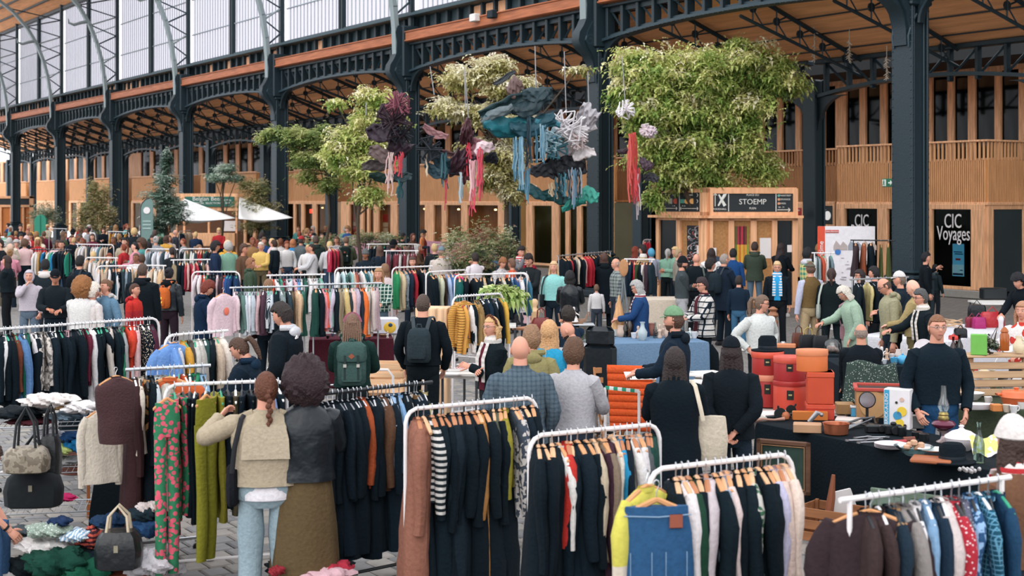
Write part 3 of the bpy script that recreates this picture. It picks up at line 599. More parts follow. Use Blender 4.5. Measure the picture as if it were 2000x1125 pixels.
# ------------------------------------------------------------------ trees and plants
def foliage(blobs, n, pal, seed, size=.16, droop=.5):
    rg = random.Random(seed); m = MB(); tot = sum(b[3] * b[4] for b in blobs)
    for px, py, d, rx, rz_ in blobs:
        c = P(px, py, d); k = int(1.75 * n * rx * rz_ / tot); ph = rg.uniform(0, 9)
        for i in range(k):
            th, u_ = rg.uniform(0, 2 * pi), rg.uniform(-1, 1); r = rg.random() ** .33 * (1 if rg.random() < .8 else rg.uniform(1.1, 1.5)); s = sqrt(1 - u_ * u_)
            lump = .85 + .3 * sin(3 * th + ph) * s + .2 * sin(7 * u_ + ph * 2 + th) + rg.uniform(-.12, .12)
            p = c + V((rx * r * s * cos(th) * lump, min(rx, 1.6) * r * s * sin(th) * lump, rz_ * r * u_ * lump))
            q = int(min(len(pal) - 1, max(0, (.5 + .22 * u_ * r + .28 * sin(p.x * 5.1 + ph) * sin(p.z * 6.3 + ph * 2)) * len(pal) + rg.uniform(-1.6, 1.6))))  # leaf tones paler towards each clump's top, highlights put into the colour
            a = rg.uniform(0, 2 * pi); L = size * rg.uniform(.4, 1.1); dz = -droop * L * rg.uniform(.2, 1.4)
            dx, dy = cos(a) * L, sin(a) * L; nx, ny = -sin(a) * L * .09, cos(a) * L * .09; vs = []; fs = []
            for j in range(3):                               # leaflet pairs along a drooping spray
                t0, t1 = j / 3, (j + .9) / 3; z0, z1 = dz * t0 * t0, dz * t1 * t1; w_ = 1.5 * (1 - j * .25)
                b0 = len(vs); vs += [p + V((dx * t0, dy * t0, z0)), p + V((dx * (t0 + .12) + nx * w_ * 2, dy * (t0 + .12) + ny * w_ * 2, z0 + .02 - .04 * w_)), p + V((dx * t1, dy * t1, z1)), p + V((dx * (t0 + .12) - nx * w_ * 2, dy * (t0 + .12) - ny * w_ * 2, z0 + .02 - .02 * w_))]
                fs.append((b0, b0 + 1, b0 + 2, b0 + 3))
            m.add(vs, fs, q)
    return m
def leafm(h):
    m = mat(h, .6, 0, .3, 0, 3)
    if 'leafy' not in m: m['leafy'] = 1; N = m.node_tree.nodes; L = m.node_tree.links; tr_ = N.new('ShaderNodeBsdfTranslucent'); tr_.inputs[0].default_value = (*lin(h), 1); mx = N.new('ShaderNodeMixShader'); mx.inputs[0].default_value = .35; L.new(N['Principled BSDF'].outputs[0], mx.inputs[1]); L.new(tr_.outputs[0], mx.inputs[2]); L.new(mx.outputs[0], N['Material Output'].inputs[0])
    return m
def tree(name, label, base, blobs, n, pal, seed, trunk, cat='tree', size=.16, droop=.5, bark='4a3f34', pot=None):
    o = P(base[0], HY, base[1]); o.z = base[2] if len(base) > 2 else 0; t = thing(name, label, cat, o)
    f = foliage(blobs, n, pal, seed, size, droop); f.v = [(x - o.x, y - o.y, z - o.z) for x, y, z in f.v]; f.build('foliage', [leafm(h) for h in pal], t, smooth=False, kind='stuff')
    rg = random.Random(seed); tp = P(trunk[0], trunk[1], base[1]) - o
    pts = [V((0, 0, 0)).lerp(tp, i / 6) + V((rg.uniform(-.06, .06), rg.uniform(-.05, .05), 0)) * (0 < i < 6) for i in range(7)]
    MB().tube(pts, [trunk[2] * (1 - .07 * i) for i in range(7)], 8).build('trunk', mat(bark, .9, 0, .3, .4, 20), t)
    for px, py, d, rx, rz_ in blobs:
        e = P(px, py, d) - o; s = pts[rg.choice((3, 4, 5, 6))]; mid = s.lerp(e, .5) + V((rg.uniform(-.2, .2), 0, rg.uniform(-.1, .3)))
        MB().tube([s, mid, e], [trunk[2] * .45, trunk[2] * .3, .015], 6).build('branch', mat(bark, .9, 0, .3, .4, 20), t)
    return t
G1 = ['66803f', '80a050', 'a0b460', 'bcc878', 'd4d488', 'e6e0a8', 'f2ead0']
D = 38.5
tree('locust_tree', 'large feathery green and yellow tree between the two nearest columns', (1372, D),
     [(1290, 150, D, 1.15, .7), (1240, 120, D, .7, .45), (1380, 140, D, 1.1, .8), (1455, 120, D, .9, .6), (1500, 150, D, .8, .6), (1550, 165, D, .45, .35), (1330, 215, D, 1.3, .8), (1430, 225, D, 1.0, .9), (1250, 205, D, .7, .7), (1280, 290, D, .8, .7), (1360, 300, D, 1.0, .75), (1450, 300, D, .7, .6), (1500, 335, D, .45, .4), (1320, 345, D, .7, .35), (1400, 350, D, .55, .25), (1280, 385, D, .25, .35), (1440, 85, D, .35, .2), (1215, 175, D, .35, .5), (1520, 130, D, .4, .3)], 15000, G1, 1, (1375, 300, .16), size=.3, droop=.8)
D = 40.
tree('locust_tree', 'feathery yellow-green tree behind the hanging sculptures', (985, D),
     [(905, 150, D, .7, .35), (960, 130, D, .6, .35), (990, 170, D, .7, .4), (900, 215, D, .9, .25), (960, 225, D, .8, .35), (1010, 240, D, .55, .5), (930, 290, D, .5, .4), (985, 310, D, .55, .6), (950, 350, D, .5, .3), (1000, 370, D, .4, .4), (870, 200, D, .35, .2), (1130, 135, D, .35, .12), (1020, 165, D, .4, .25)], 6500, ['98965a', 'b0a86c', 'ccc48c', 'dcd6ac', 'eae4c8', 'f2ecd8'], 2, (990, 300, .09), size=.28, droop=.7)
D = 42.
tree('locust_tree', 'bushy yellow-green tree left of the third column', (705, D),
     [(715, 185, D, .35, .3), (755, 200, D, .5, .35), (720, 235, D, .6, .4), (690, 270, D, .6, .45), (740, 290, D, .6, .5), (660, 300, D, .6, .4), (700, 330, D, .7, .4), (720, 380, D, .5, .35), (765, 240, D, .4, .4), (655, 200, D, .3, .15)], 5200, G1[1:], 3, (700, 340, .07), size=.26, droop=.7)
tree('slender_tree', 'slender multi-stemmed tree with light crown right of the fourth column', (640, 46),
     [(590, 270, 46, .7, .4), (640, 265, 46, .7, .4), (610, 310, 46, .8, .4), (660, 320, 46, .5, .4), (560, 265, 46, .4, .3), (530, 260, 46, .35, .25), (640, 360, 46, .5, .3), (600, 345, 46, .4, .25), (515, 270, 46, .3, .2)], 4200, ['52683e', '6c8448', '8a9c56', 'a8b26c', 'c4c48a'], 4, (640, 300, .06), size=.22)
for i, (px, dx) in enumerate(((622, 3), (656, -2))): pass
tree('young_conifer', 'dark young fir with a pointed pale tip beside the banner flag', (325, 57), [(325, 320, 57, .22, .5), (322, 350, 57, .5, .35), (315, 385, 57, .7, .5), (335, 420, 57, .7, .5), (305, 440, 57, .5, .4), (345, 400, 57, .45, .3), (327, 300, 57, .1, .3)], 3600, ['2c4234', '3c5644', '547060', '8ea494', 'c2ccc0'], 5, (326, 310, .07), size=.2)
tree('young_tree', 'young tree with a flat pale green crown above the beer kiosk', (436, 60), [(436, 345, 60, .8, .22), (440, 330, 60, .5, .25), (420, 350, 60, .4, .15), (462, 348, 60, .35, .18)], 1300, ['4a6454', '6c8872', 'a2b4a0', 'd0d8cc'], 6, (436, 350, .06), size=.2)
tree('rounded_shrub', 'round grey-green shrub beside the small far kiosk', (88, 72), [(88, 415, 72, .65, .6), (78, 425, 72, .5, .5), (100, 425, 72, .5, .5)], 1500, ['4a5c44', '68795c', '94a084', 'c0c6b0'], 7, (88, 430, .05), 'shrub', size=.16)
tree('tall_grasses', 'tall dry bamboo-like planting between the fifth and sixth columns', (190, 66), [(165, 420, 66, .5, .7), (190, 400, 66, .6, .9), (210, 425, 66, .5, .7), (182, 370, 66, .35, .6), (205, 380, 66, .3, .6), (175, 440, 66, .8, .4)], 3000, ['6a6a44', '8a8458', 'a89c70', 'c4b48c', '7c8a54'], 8, (190, 400, .04), 'plant', size=.2)
tree('tall_grasses', 'yellowish planting beside the slender tree and fifth slim column', (505, 60), [(505, 370, 60, .6, .5), (490, 400, 60, .7, .5), (520, 410, 60, .6, .5), (480, 360, 60, .4, .3), (500, 440, 60, .8, .3)], 2600, ['5c6440', '7c8050', 'a09a68', 'bcb088'], 9, (503, 380, .04), 'plant', size=.2)
for i, (px, py, d_, rx, rz_, n_, lb) in enumerate(((920, 500, 34, .75, .45, 1600, 'leafy planter bush in front of the lit shop windows'), (900, 470, 35, .5, .4, 700, 'taller wispy bush behind the beige-sweater shopper'), (955, 470, 35, .55, .5, 900, 'bushy planter plant in front of the right-hand lit shop window'), (715, 462, 45, .6, .22, 600, 'low planter greenery below the red poster'), (760, 465, 45, .5, .2, 500, 'low planter greenery left of the third column'), (640, 470, 50, 1.0, .25, 700, 'low planting under the slender tree'), (990, 470, 34, .25, .35, 300, 'dark bush sprinkled with white flowers near the slim column'), (1365, 545, 36, .3, .2, 200, 'small plant at the kiosk foot'))):
    tree('planter_bush', lb, (px, d_), [(px, py, d_, rx, rz_), (px + 20, py + 20, d_, rx * .7, rz_ * .7), (px - 18, py + 12, d_, rx * .6, rz_ * .7)], n_, ['3c4c34', '5c6c44', '80885c', 'a8a078', 'a87870' if i in (0, 2) else 'c2c8a8'], 20 + i, (px, py + 10, .03), 'plant', size=.13)

# ------------------------------------------------------------------ hanging textile sculptures
def sheet(t, o, c, w_, h, ax, hx, seed, curl=.5, name='fabric_sheet'):
    rg = random.Random(seed); a, b_, e = [rg.uniform(0, 6) for _ in range(3)]; M_ = Matrix.Rotation(ax, 3, 'Y') @ Matrix.Rotation(rg.uniform(-.5, .5), 3, 'X'); m = MB()
    def f(s, q):
        x, z = (s - .5) * w_, (q - .5) * h * (1 - .45 * abs(2 * s - 1) ** 1.5)
        return V(c) - o + M_ @ V((x, curl * (.3 * sin(3 * s + a) * w_ + .25 * sin(5 * q + b_) * h), z + .12 * h * sin(6 * s + e) + .05 * h * sin(17 * s + 9 * q) + .04 * h * cos(19 * q + b_))) + V((0, .07 * h * sin(23 * s + a) * cos(13 * q), 0))
    m.grid(f, 18, 12); x = m.build(name, mat(hx, .55, 0, .3, .2, 6), t); md = x.modifiers.new('t', 'SOLIDIFY'); md.thickness = .02; return x
def sculpture(label, px, d, top, sheets, strands, stars=(), wires=()):
    o = P(px, HY, d); o.z = 0; t = thing('textile_sculpture', label, 'sculpture', o, 0, 'hanging textile sculptures'); s = d / FP
    for i, (x, y, w_, h, ax, hx) in enumerate(sheets): sheet(t, o, P(x, y, d + (i % 3) * .15 - .15), w_ * s, h * s, ax, hx, i + int(px))
    rg = random.Random(int(px))
    for x0, x1, y0, y1, n, hs in strands:
        for i in range(n):
            x = rg.uniform(x0, x1); ye = y0 + (y1 - y0) * rg.uniform(.55, 1); p = P(x, y0 + rg.uniform(-4, 6), d - .2 + rg.uniform(-.2, .3)) - o; e = P(x + rg.uniform(-3, 3), ye, d) - o; e.y = p.y
            MB().tube([p.lerp(e, j / 5) + V((rg.uniform(-.03, .03), 0, 0)) for j in range(6)], rg.uniform(.008, .022), 4, fl=.5).build('ribbon', mat(rg.choice(hs), .7), t)
    for x, y, r, hx in stars:
        c = P(x, y, d - .3) - o; m = MB()
        for i in range(26):
            v = V((rg.gauss(0, 1), rg.gauss(0, .6), rg.gauss(0, 1))).normalized() * r * s; m.tube([c, c + v], .02, 4)
            if i % 2: w2 = V((rg.gauss(0, 1), rg.gauss(0, .6), rg.gauss(0, 1))).normalized() * r * s; m.tube([c + v, c + w2], .016, 4)
        m.build('spiky_lattice', mat(hx), t)
    for x, y0, x1, y1 in wires: MB().tube([P(x, y0, d) - o, P(x1, y1, d) - o], .012, 4).build('suspension_wire', mat('9a9a9c'), t)
    return t
sculpture('dark maroon bundle of shredded cloth hanging beside the third column', 760, 36, 190,
          [(765, 225, 55, 50, .3, '3a2630'), (745, 255, 60, 45, -.4, '2c1f2a'), (780, 280, 50, 55, .6, '33242e'), (745, 305, 52, 30, .2, '5a4a48'), (735, 325, 55, 22, -.1, '4c4444'), (750, 350, 60, 24, .1, '17332e'), (785, 345, 40, 20, .2, '1c3034'), (778, 210, 40, 30, .2, '7a4048')],
          [(757, 768, 300, 385, 9, ['c8a8a4', 'd8c0b8']), (772, 790, 300, 350, 8, ['b03a44', 'd04850']), (776, 790, 350, 400, 6, ['1d4a50', '2a5a60'])], [(770, 235, 38, '2a1c24'), (776, 205, 28, '7a4450'), (786, 260, 24, '1c2026')], [(715, 200, 715, 225)])
sculpture('maroon and pink draped cloth figure hanging right of the third column', 890, 36, 240,
          [(912, 265, 26, 60, .1, '52343a'), (905, 315, 44, 70, .5, '3c2630'), (910, 330, 26, 55, -.1, '5a2f34'), (945, 290, 40, 26, -.5, 'dcc4c8'), (930, 288, 36, 34, -.6, '8a5a60'), (870, 320, 60, 34, .5, '22404a'), (850, 335, 50, 22, .5, '1f3842'), (850, 258, 52, 16, .45, '8a6264'), (862, 296, 70, 12, .1, '54383a'), (844, 300, 30, 26, 0, '38424a'), (960, 310, 26, 24, .3, '1c1e26')],
          [(898, 906, 340, 400, 8, ['a4b4b8', '8aa0a8']), (910, 918, 280, 350, 8, ['c83c4c']), (920, 933, 310, 400, 12, ['d8a4a8', 'e0b8b8']), (935, 943, 290, 400, 10, ['c8485a', 'd85a64']), (920, 928, 370, 425, 5, ['c8485a']), (862, 872, 300, 370, 6, ['2a5058', '3c6068']), (868, 874, 350, 420, 3, ['b03a48']), (832, 836, 300, 350, 4, ['c8b8a0'])], [(838, 290, 26, '20262c')], [(840, 130, 848, 185), (907, 130, 909, 210), (915, 230, 907, 130)])
sculpture('dark green and teal folded tarpaulin form hanging left of the second column', 1020, 35, 180,
          [(1035, 200, 80, 40, -.3, '1c3036'), (1050, 185, 60, 30, -.1, '24383e'), (985, 210, 100, 34, -.45, '2a4044'), (970, 222, 70, 20, -.5, '586468'), (1000, 245, 110, 44, .15, '16606a'), (990, 240, 90, 30, .35, '1a6c74'), (1040, 240, 90, 40, -.2, '17424e'), (1060, 195, 34, 20, .3, '42545a'), (1005, 170, 34, 40, -.3, '6a5450'), (985, 152, 50, 10, -.5, '2a3034'), (1070, 240, 50, 18, .2, '3a7886')],
          [(1004, 1022, 270, 375, 26, ['5a8498', '48748a', '7a9cac']), (1028, 1036, 230, 330, 12, ['1a2e38', '264450']), (1026, 1033, 330, 400, 6, ['5a8498']), (1045, 1065, 245, 320, 22, ['5a8498', '3a6478', '88a8b4'])], [], [(1045, 90, 1047, 180)])
sculpture('pale mesh and white cloth form with dark netting hanging at the second column', 1115, 36, 220,
          [(1145, 232, 40, 60, .5, 'a8a4a8'), (1130, 255, 70, 24, -.5, 'd4cccc'), (1105, 300, 56, 40, -.6, 'ccc2c4'), (1140, 300, 44, 24, -.3, 'd0c8c8'), (1085, 330, 60, 40, .1, '14161c'), (1115, 325, 60, 40, -.1, '181a20'), (1060, 335, 50, 30, .2, '1a1c22'), (1040, 375, 60, 24, .35, '114044'), (1085, 385, 60, 26, .1, '174a4c'), (1120, 400, 50, 20, -.3, '1c7468'), (1150, 378, 40, 34, .2, '3a9080'), (1070, 265, 40, 14, .4, '4a8aa0')],
          [(1085, 1110, 340, 400, 16, ['2a5a68', '1a2a30', '4a7a88']), (1110, 1135, 330, 410, 20, ['8a98a4', '5a7a90', '14282e', 'b08070']), (1072, 1084, 355, 392, 6, ['c0a888'])],
          [(1118, 250, 34, 'dcd8da'), (1070, 275, 28, 'a8c4cc'), (1085, 290, 26, '3c6a74'), (1130, 275, 20, 'c4b4b4'), (1100, 240, 26, 'd8d4d6')], [(1102, 100, 1106, 225), (1148, 140, 1150, 205)])
sculpture('red ribbons and white lattice pieces hanging in front of the big tree', 1240, 36.5, 210,
          [(1220, 295, 30, 12, 0, '34262c'), (1262, 320, 30, 24, .3, '4a3a44'), (1272, 345, 30, 20, .2, '2c2c34')], [(1228, 1242, 262, 400, 22, ['b8423c', 'c84a48', 'd0605a']), (1236, 1250, 330, 400, 14, ['c8484a', 'b03a40']), (1244, 1249, 340, 430, 4, ['b8a8a8'])], [(1222, 215, 20, 'dcd6d8'), (1262, 255, 14, 'd8c8cc'), (1272, 258, 12, 'c8b8c0')], [(1215, 110, 1221, 200)])
for px, y0, y1 in ((1591, 45, 122), (1659, 78, 122), (1732, 112, 156), (85, 288, 315), (155, 260, 295), (640, 190, 230), (348, 240, 262), (222, 270, 282), (584, 165, 225)):
    b_ = 28.0; a = HA(px, b_); o = HL(b_, a); t = thing('hanging_garland', 'pale garland strand under the roof, %s' % {1591: 'between the big tree and the slim column', 1659: 'right of the slim rear column', 1732: 'just left of the nearest column', 85: 'by the far left columns', 155: 'in the sixth bay', 640: 'in the fourth bay', 348: 'beside the fifth column', 222: 'beside the sixth column', 584: 'beside the fourth column'}[px], 'garland', o)
    z0, z1 = PY(y0, px, b_), PY(y1, px, b_); rg = random.Random(px); m = MB(); m.tube([(0, 0, z0 + .3), (0, 0, z1)], .01, 4)
    for j in range(26):
        z = z0 + (z1 - z0) * j / 26; m.tube([(0, 0, z), (rg.uniform(-.1, .1), rg.uniform(-.1, .1), z - .05)], [.02, .006], 4)
    m.build('strand', mat('b4a898'), t)
# ------------------------------------------------------------------ people
NAMES_C = [('0a1620', 'black'), ('16222c', 'black'), ('1c2c44', 'navy'), ('2a4878', 'blue'), ('5c8cc4', 'light blue'), ('3a9ccc', 'bright blue'), ('8a8c90', 'grey'), ('505458', 'dark grey'), ('c4c2c4', 'light grey'), ('e4e0de', 'white'), ('d8ccb8', 'cream'), ('b5a58c', 'beige'), ('a07850', 'tan'), ('6c4a34', 'brown'), ('3c2c26', 'dark brown'), ('b42c30', 'red'), ('5a2030', 'maroon'), ('d88494', 'pink'), ('e8c4c4', 'pale pink'), ('c42c6c', 'magenta'), ('dc6c30', 'orange'), ('e0b04c', 'yellow'), ('8a8438', 'mustard green'), ('3c4c34', 'olive green'), ('2c7050', 'green'), ('8cb4a0', 'mint green'), ('58a8a4', 'turquoise'), ('1c5c64', 'teal'), ('6c5c8c', 'purple'), ('c0b8dc', 'lilac')]
def cname(h):
    c = [int(h[i:i + 2], 16) for i in (0, 2, 4)]; return min(NAMES_C, key=lambda q: sum((a - int(q[0][i:i + 2], 16)) ** 2 for a, i in zip(c, (0, 2, 4))))[1]
def sm(a, b, x): t = max(0., min(1., (x - a) / (b - a))); return t * t * (3 - 2 * t)
def dim(h): return ''.join('%02x' % int(int(h[i:i + 2], 16) * .93 + 2) for i in (0, 2, 4))
def cl(h, pat=None, h2=None, ps=30): return mat(dim(h), .9, 0, .22, .35, 40, pat, h2, ps, 0, .12)
HEADC = V((0, .012, 1.631))
def headr(x, y, z, tk=0, bald=0):
    """skull surface: unit direction -> point relative to the head centre"""
    X, Y, Z = x * .075, y * .094, z * .118
    if z < .1: X *= 1 - .34 * sm(.1, 1, -z + .1) * (1 if y > -.3 else .6)
    if y < 0 and z < 0: Y *= 1 - .35 * sm(0, 1, -z)
    if y > 0:
        Y *= 1 - .05 * (1 - abs(z)); fx = x * .075; fz = z * .118
        def g(cx, cz, sx, sz): return exp(-((fx - cx) / sx) ** 2 - ((fz - cz) / sz) ** 2)
        Y += .005 * g(0, .034, .05, .01) - .010 * (g(-.03, .012, .016, .013) + g(.03, .012, .016, .013)) + .012 * g(0, .002, .009, .022) + .017 * g(0, -.018, .012, .011) + .006 * g(0, -.052, .02, .008) + .007 * g(0, -.092, .022, .016) - .003 * g(0, -.066, .02, .006)
    return V((X, Y, Z))
def shell(mb, fn, m=0, n=28, k=18, c=HEADC):
    rg = []
    for i in range(k + 1):
        t = -pi / 2 + .06 + (pi - .12) * i / k; rr = []
        for j in range(n):
            a = 2 * pi * j / n; a = a - .35 * sin(a - pi / 2) * 0 if False else a
            rr.append(c + fn(cos(t) * cos(a), cos(t) * sin(a), sin(t)))
        rg.append(rr)
    mb.loft(rg, m)
HL_ = dict(short=(.58, -.05, -.62), long=(.62, -.2, -1.2), bald=(2, -.02, -.5), crop=(.6, 0, -.5))
def hair_mesh(style, seed=0, under=0):
    mb = MB(); rg = random.Random(seed); ph = rg.uniform(0, 6)
    def fn(x, y, z):
        p = headr(x, y, z)
        if style == 'baldring': on = (z < .42) and (y < .25) and (z > -.5) and not (y > -.1 and z < -.1); th = .007
        else:
            front = .52 if style not in ('fringe', 'curly', 'afro') else .36
            zl = front if y > .45 else (front * sm(-.05, .45, y) + (-.12 if style in ('short', 'crop', 'quiff', 'top', 'curly', 'tousle') else -.45) * (1 - sm(-.05, .45, y)))
            if y < -.1: zl = -.6 if style in ('short', 'crop', 'quiff', 'curly', 'tousle') else -.75
            if style == 'top': zl = max(zl, .1 if y < .2 else zl)
            on = z > zl; th = {'short': .018, 'crop': .008, 'quiff': .022, 'bob': .028, 'long': .02, 'pony': .012, 'bun': .012, 'curly': .05, 'afro': .09, 'fringe': .022, 'braid': .012, 'top': .02, 'dread': .025, 'tousle': .032}.get(style, .018)
            if style == 'quiff': th += .028 * sm(.2, .9, z) * (.6 + .6 * max(0, y))
            if style in ('short', 'fringe'): th += .012 * sm(.3, 1, z)
        k = 9 if style in ('curly', 'afro', 'quiff', 'tousle') else 5
        nz = sin(x * k * 2.1 + ph) * sin(y * k * 1.9 + ph * 2) * sin(z * k * 2.3 + 1) + .4 * sin(x * 23 + ph) * sin(z * 19)
        if style in ('curly', 'afro'): th *= 1 + .22 * nz
        else: th *= 1 + .3 * nz
        if under and z > .1: th = min(th, .008)
        d = V((x, y, z)); return p + d * (th if on else -.022)
    big = style in ('afro', 'curly')
    shell(mb, fn, 0, 32 if big else 26, 22 if big else 16)
    C = HEADC
    if style in ('long', 'bob', 'dread', 'longer'):
        zl = {'bob': -.13, 'long': -.30, 'dread': -.28, 'longer': -.5}[style]; rgs = []
        for i in range(9):
            t = i / 8; z = .04 + (zl - .04) * t; rr = []
            wd = .088 + .02 * sin(pi * t) + (.012 if style == 'bob' else 0) * t; bk = -.085 - .02 * t + (-.03 * sm(.4, 1, t) if style != 'bob' else 0)
            for j in range(16):
                a = pi + pi * j / 15; rr.append(C + V((wd * cos(a) * (1 + .06 * sin(j * 2.7 + ph + i)), (.02 if abs(cos(a)) > .9 else 0) + bk * abs(sin(a)) * (1 + .1 * sin(j * 3.1 + i * .7)), z)))
            for j in range(15, -1, -1):
                a = pi + pi * j / 15; rr.append(C + V((wd * .72 * cos(a), .01 + bk * .55 * abs(sin(a)), z)))
            rgs.append(rr)
        mb.loft(rgs)
    if style == 'dread':
        for j in range(9):
            x = -.08 + .02 * j; mb.tube([C + V((x, -.08, .02)), C + V((x * 1.1, -.13, -.12)), C + V((x * 1.3, -.12, -.3 - .05 * (j % 3)))], [.014, .013, .008], 6)
    if style == 'pony':
        mb.tube([C + V((0, -.09, .05)), C + V((0, -.145, .05)), C + V((0, -.165, -.02)), C + V((0, -.155, -.12)), C + V((.01, -.14, -.2))], [.018, .032, .034, .028, .008], 10)
    if style == 'bun': mb.ball(C + V((0, -.095, .06)), .042, 12, 8)
    if style == 'braid':
        for j in range(11): mb.ball(C + V((.006 * (-1) ** j, -.1 - .012 * min(j, 4), -.0 - j * .032)), (.026 - .0011 * j, .022, .024), 8, 5)
        mb.tube([C + V((0, -.15, -.34)), C + V((0, -.15, -.40))], [.012, .02], 8)
    return mb
def hand(mb, w_, d, up, grip=0, m=0, s=1.0):
    """palm and five fingers: w_ wrist point, d direction of the fingers, up the back-of-hand normal"""
    d = d.normalized(); up = (up - d * up.dot(d)).normalized(); sd = d.cross(up)
    L = .09 * s; mb.tube([w_, w_ + d * .03 * s, w_ + d * L * .9, w_ + d * L], [.024 * s, .034 * s, .04 * s, .034 * s], 8, m, fl=.5, up=up)
    for k, (o, l) in enumerate(((-.03, .068), (-.01, .078), (.01, .072), (.03, .056))):
        b = w_ + d * L + sd * (o * s); c = grip; p1 = b + (d * cos(c * .5) - up * sin(c * .5)) * l * .45 * s; p2 = p1 + (d * cos(c * 1.3) - up * sin(c * 1.3)) * l * .33 * s; p3 = p2 + (d * cos(c * 1.9) - up * sin(c * 1.9)) * l * .25 * s
        mb.tube([b - d * .012, p1, p2, p3], [.0095 * s, .009 * s, .008 * s, .006 * s], 6, m)
    b = w_ + d * .03 * s - sd * .03 * s; mb.tube([b, b + (d * .7 - sd * .7 - up * .1) * .035 * s, b + (d * 1.0 - sd * .75 - up * .35) * .06 * s], [.013 * s, .011 * s, .007 * s], 6, m)
POSE = {  # (left hand, right hand) targets; x right, y forward, z up for a 1.75 m body
    'down': ((-.25, .04, .84), (.25, .04, .84)), 'front': ((-.09, .36, 1.10), (.10, .34, 1.12)), 'reach': ((-.20, .10, .88), (.10, .48, 1.22)), 'both': ((-.17, .46, 1.05), (.15, .48, 1.08)),
    'hips': ((-.21, .02, 1.02), (.21, .02, 1.02)), 'pocket': ((-.22, .13, .90), (.22, .13, .90)), 'crossed': ((.12, .22, 1.20), (-.12, .24, 1.17)), 'chin': ((-.22, .1, .9), (.02, .19, 1.48)),
    'back': ((-.05, -.16, .93), (.04, -.17, .95)), 'raise': ((-.34, .28, 1.40), (.27, .06, .86)), 'raiseR': ((-.24, .05, .85), (.20, .36, 1.45)), 'lap': ((-.12, .34, .86), (.12, .34, .86)), 'phone': ((-.05, .34, 1.15), (.09, .32, 1.13)), 'kneel': ((-.12, .62, 1.02), (.02, .66, .94)), 'table': ((-.2, .42, .98), (.2, .4, .98))}
def ik(sh, ha, l1=.29, l2=.27, side=1):
    d = ha - sh; L = min(d.length, l1 + l2 - .003); ha = sh + d.normalized() * L; h = (l1 * l1 - l2 * l2 + L * L) / (2 * L); r = sqrt(max(0, l1 * l1 - h * h)); u = d.normalized()
    n = V((side * .75, -.55, -.6)); n = (n - u * n.dot(u)).normalized(); return sh + u * h + n * r, ha
def person(label, px, py, h=1.7, yaw=0, top='0a1620', bot='1c2430', hair='3a2a20', style='short', pose='down', lean=0, pitch=0, hyaw=0, skin=0, coat=.0, bulk=1., puff=0, hood=None, pat=None, h2=None, ps=14, shirt=None, hat=None, hatc='0e1a22', glasses=0, beard=None, sit=0, pack=None, packc='2a3c3c', bag=None, bagc='3a2228', skirt=None, legs=1, scarf=None, d=None, lod=0, legpose=0, extra=None, group=None, child=0, wide=1.0, name='person', skinc=None, vest=0, clothm=None, tipx=0):
    s = h / 1.75; hz = h - (.42 * s if sit else 0)
    zt = hz - .02 * 0 - (1 - cos(R(lean))) * .7 * s
    if d is None: d = dep(py, zt)
    o = P(px, HY, d); o.z = 0
    if sit and sit > 1: o.z = sit - 1
    # keep the head, not the feet, on the picture column
    hd = V((0, sin(R(lean)) * .65 * s, 0)); hd.rotate(Matrix.Rotation(R(yaw), 3, 'Z')); o = o - hd
    t = thing(name, label, 'person', o, R(yaw), group); t.scale = (s, s, s)
    sk = mat(skinc or SKINS[skin], .55, 0, .08, 0, 8); dz = -.42 if sit else 0; W = wide
    PB = V((0, 0, .98)); ML = Matrix.Rotation(R(-lean), 3, 'X'); NK = V((0, -.005, 1.52)); MH = Matrix.Rotation(R(hyaw), 3, 'Z') @ Matrix.Rotation(R(-pitch), 3, 'X')
    def tor(p):
        p = V(p)
        if lean and p.z > .85: q = PB + ML @ (p - PB); p = p.lerp(q, sm(.85, 1.05, p.z))
        return p + V((0, 0, dz))
    def hdf(p):
        p = V(p); k = sm(1.47, 1.56, p.z) if p.z < 1.56 else 1; q = NK + MH @ (p - NK); return tor(p.lerp(q, k))
    def hdh(p): p = V(p); return tor(NK + MH @ (p - NK))
    def app(mb, f): mb.v = [tuple(f(p)) for p in mb.v]; return mb
    n = 16 if not lod else 10
    def ringz(z, w_, dp, oy=0, k=2.4, nn=None):
        nn = nn or n; r = []
        for j in range(nn):
            a = 2 * pi * j / nn; c_, s_ = cos(a), sin(a); r.append(V((w_ * abs(c_) ** (2 / k) * (1 if c_ >= 0 else -1), oy + dp * abs(s_) ** (2 / k) * (1 if s_ >= 0 else -1), z)))
        return r
    # body: one mesh of trunk, neck, head, arms and legs
    body = MB()
    body.loft([ringz(z, w_ * W, dp, oy) for z, w_, dp, oy in ((.84, .13, .09, 0), (.93, .165, .105, 0), (1.07, .14, .09, 0), (1.25, .155, .105, 0), (1.38, .16, .10, 0), (1.44, .13, .08, 0), (1.475, .062, .056, -.01), (1.51, .054, .054, -.006), (1.55, .052, .054, 0), (1.58, .05, .05, .005))])
    app(body, hdf)
    hb = MB()
    shell(hb, lambda x, y, z: headr(x, y, z), 0, 30 if not lod else 16, 24 if not lod else 12)
    for sx in (-1, 1):
        hb.ball(HEADC + V((sx * .076, -.008, .0)), (.010, .018, .03), 8, 6)
        if not lod:
            hb.ball(HEADC + V((sx * .030, .0775, .012)), (.0125, .007, .0052), 10, 6, 1); hb.ball(HEADC + V((sx * .030, .084, .012)), (.0055, .0025, .0055), 8, 5, 2)
        else: hb.ball(HEADC + V((sx * .030, .079, .012)), (.012, .007, .006), 6, 4, 2)
        hb.tube([HEADC + V((sx * .015, .089, .032)), HEADC + V((sx * .032, .086, .037)), HEADC + V((sx * .048, .074, .031))], [.003, .004, .002], 5, 3)
    hb.tube([HEADC + V((-.021, .083, -.053)), HEADC + V((0, .0925, -.050)), HEADC + V((.021, .083, -.053))], [.002, .006, .002], 6, 4)
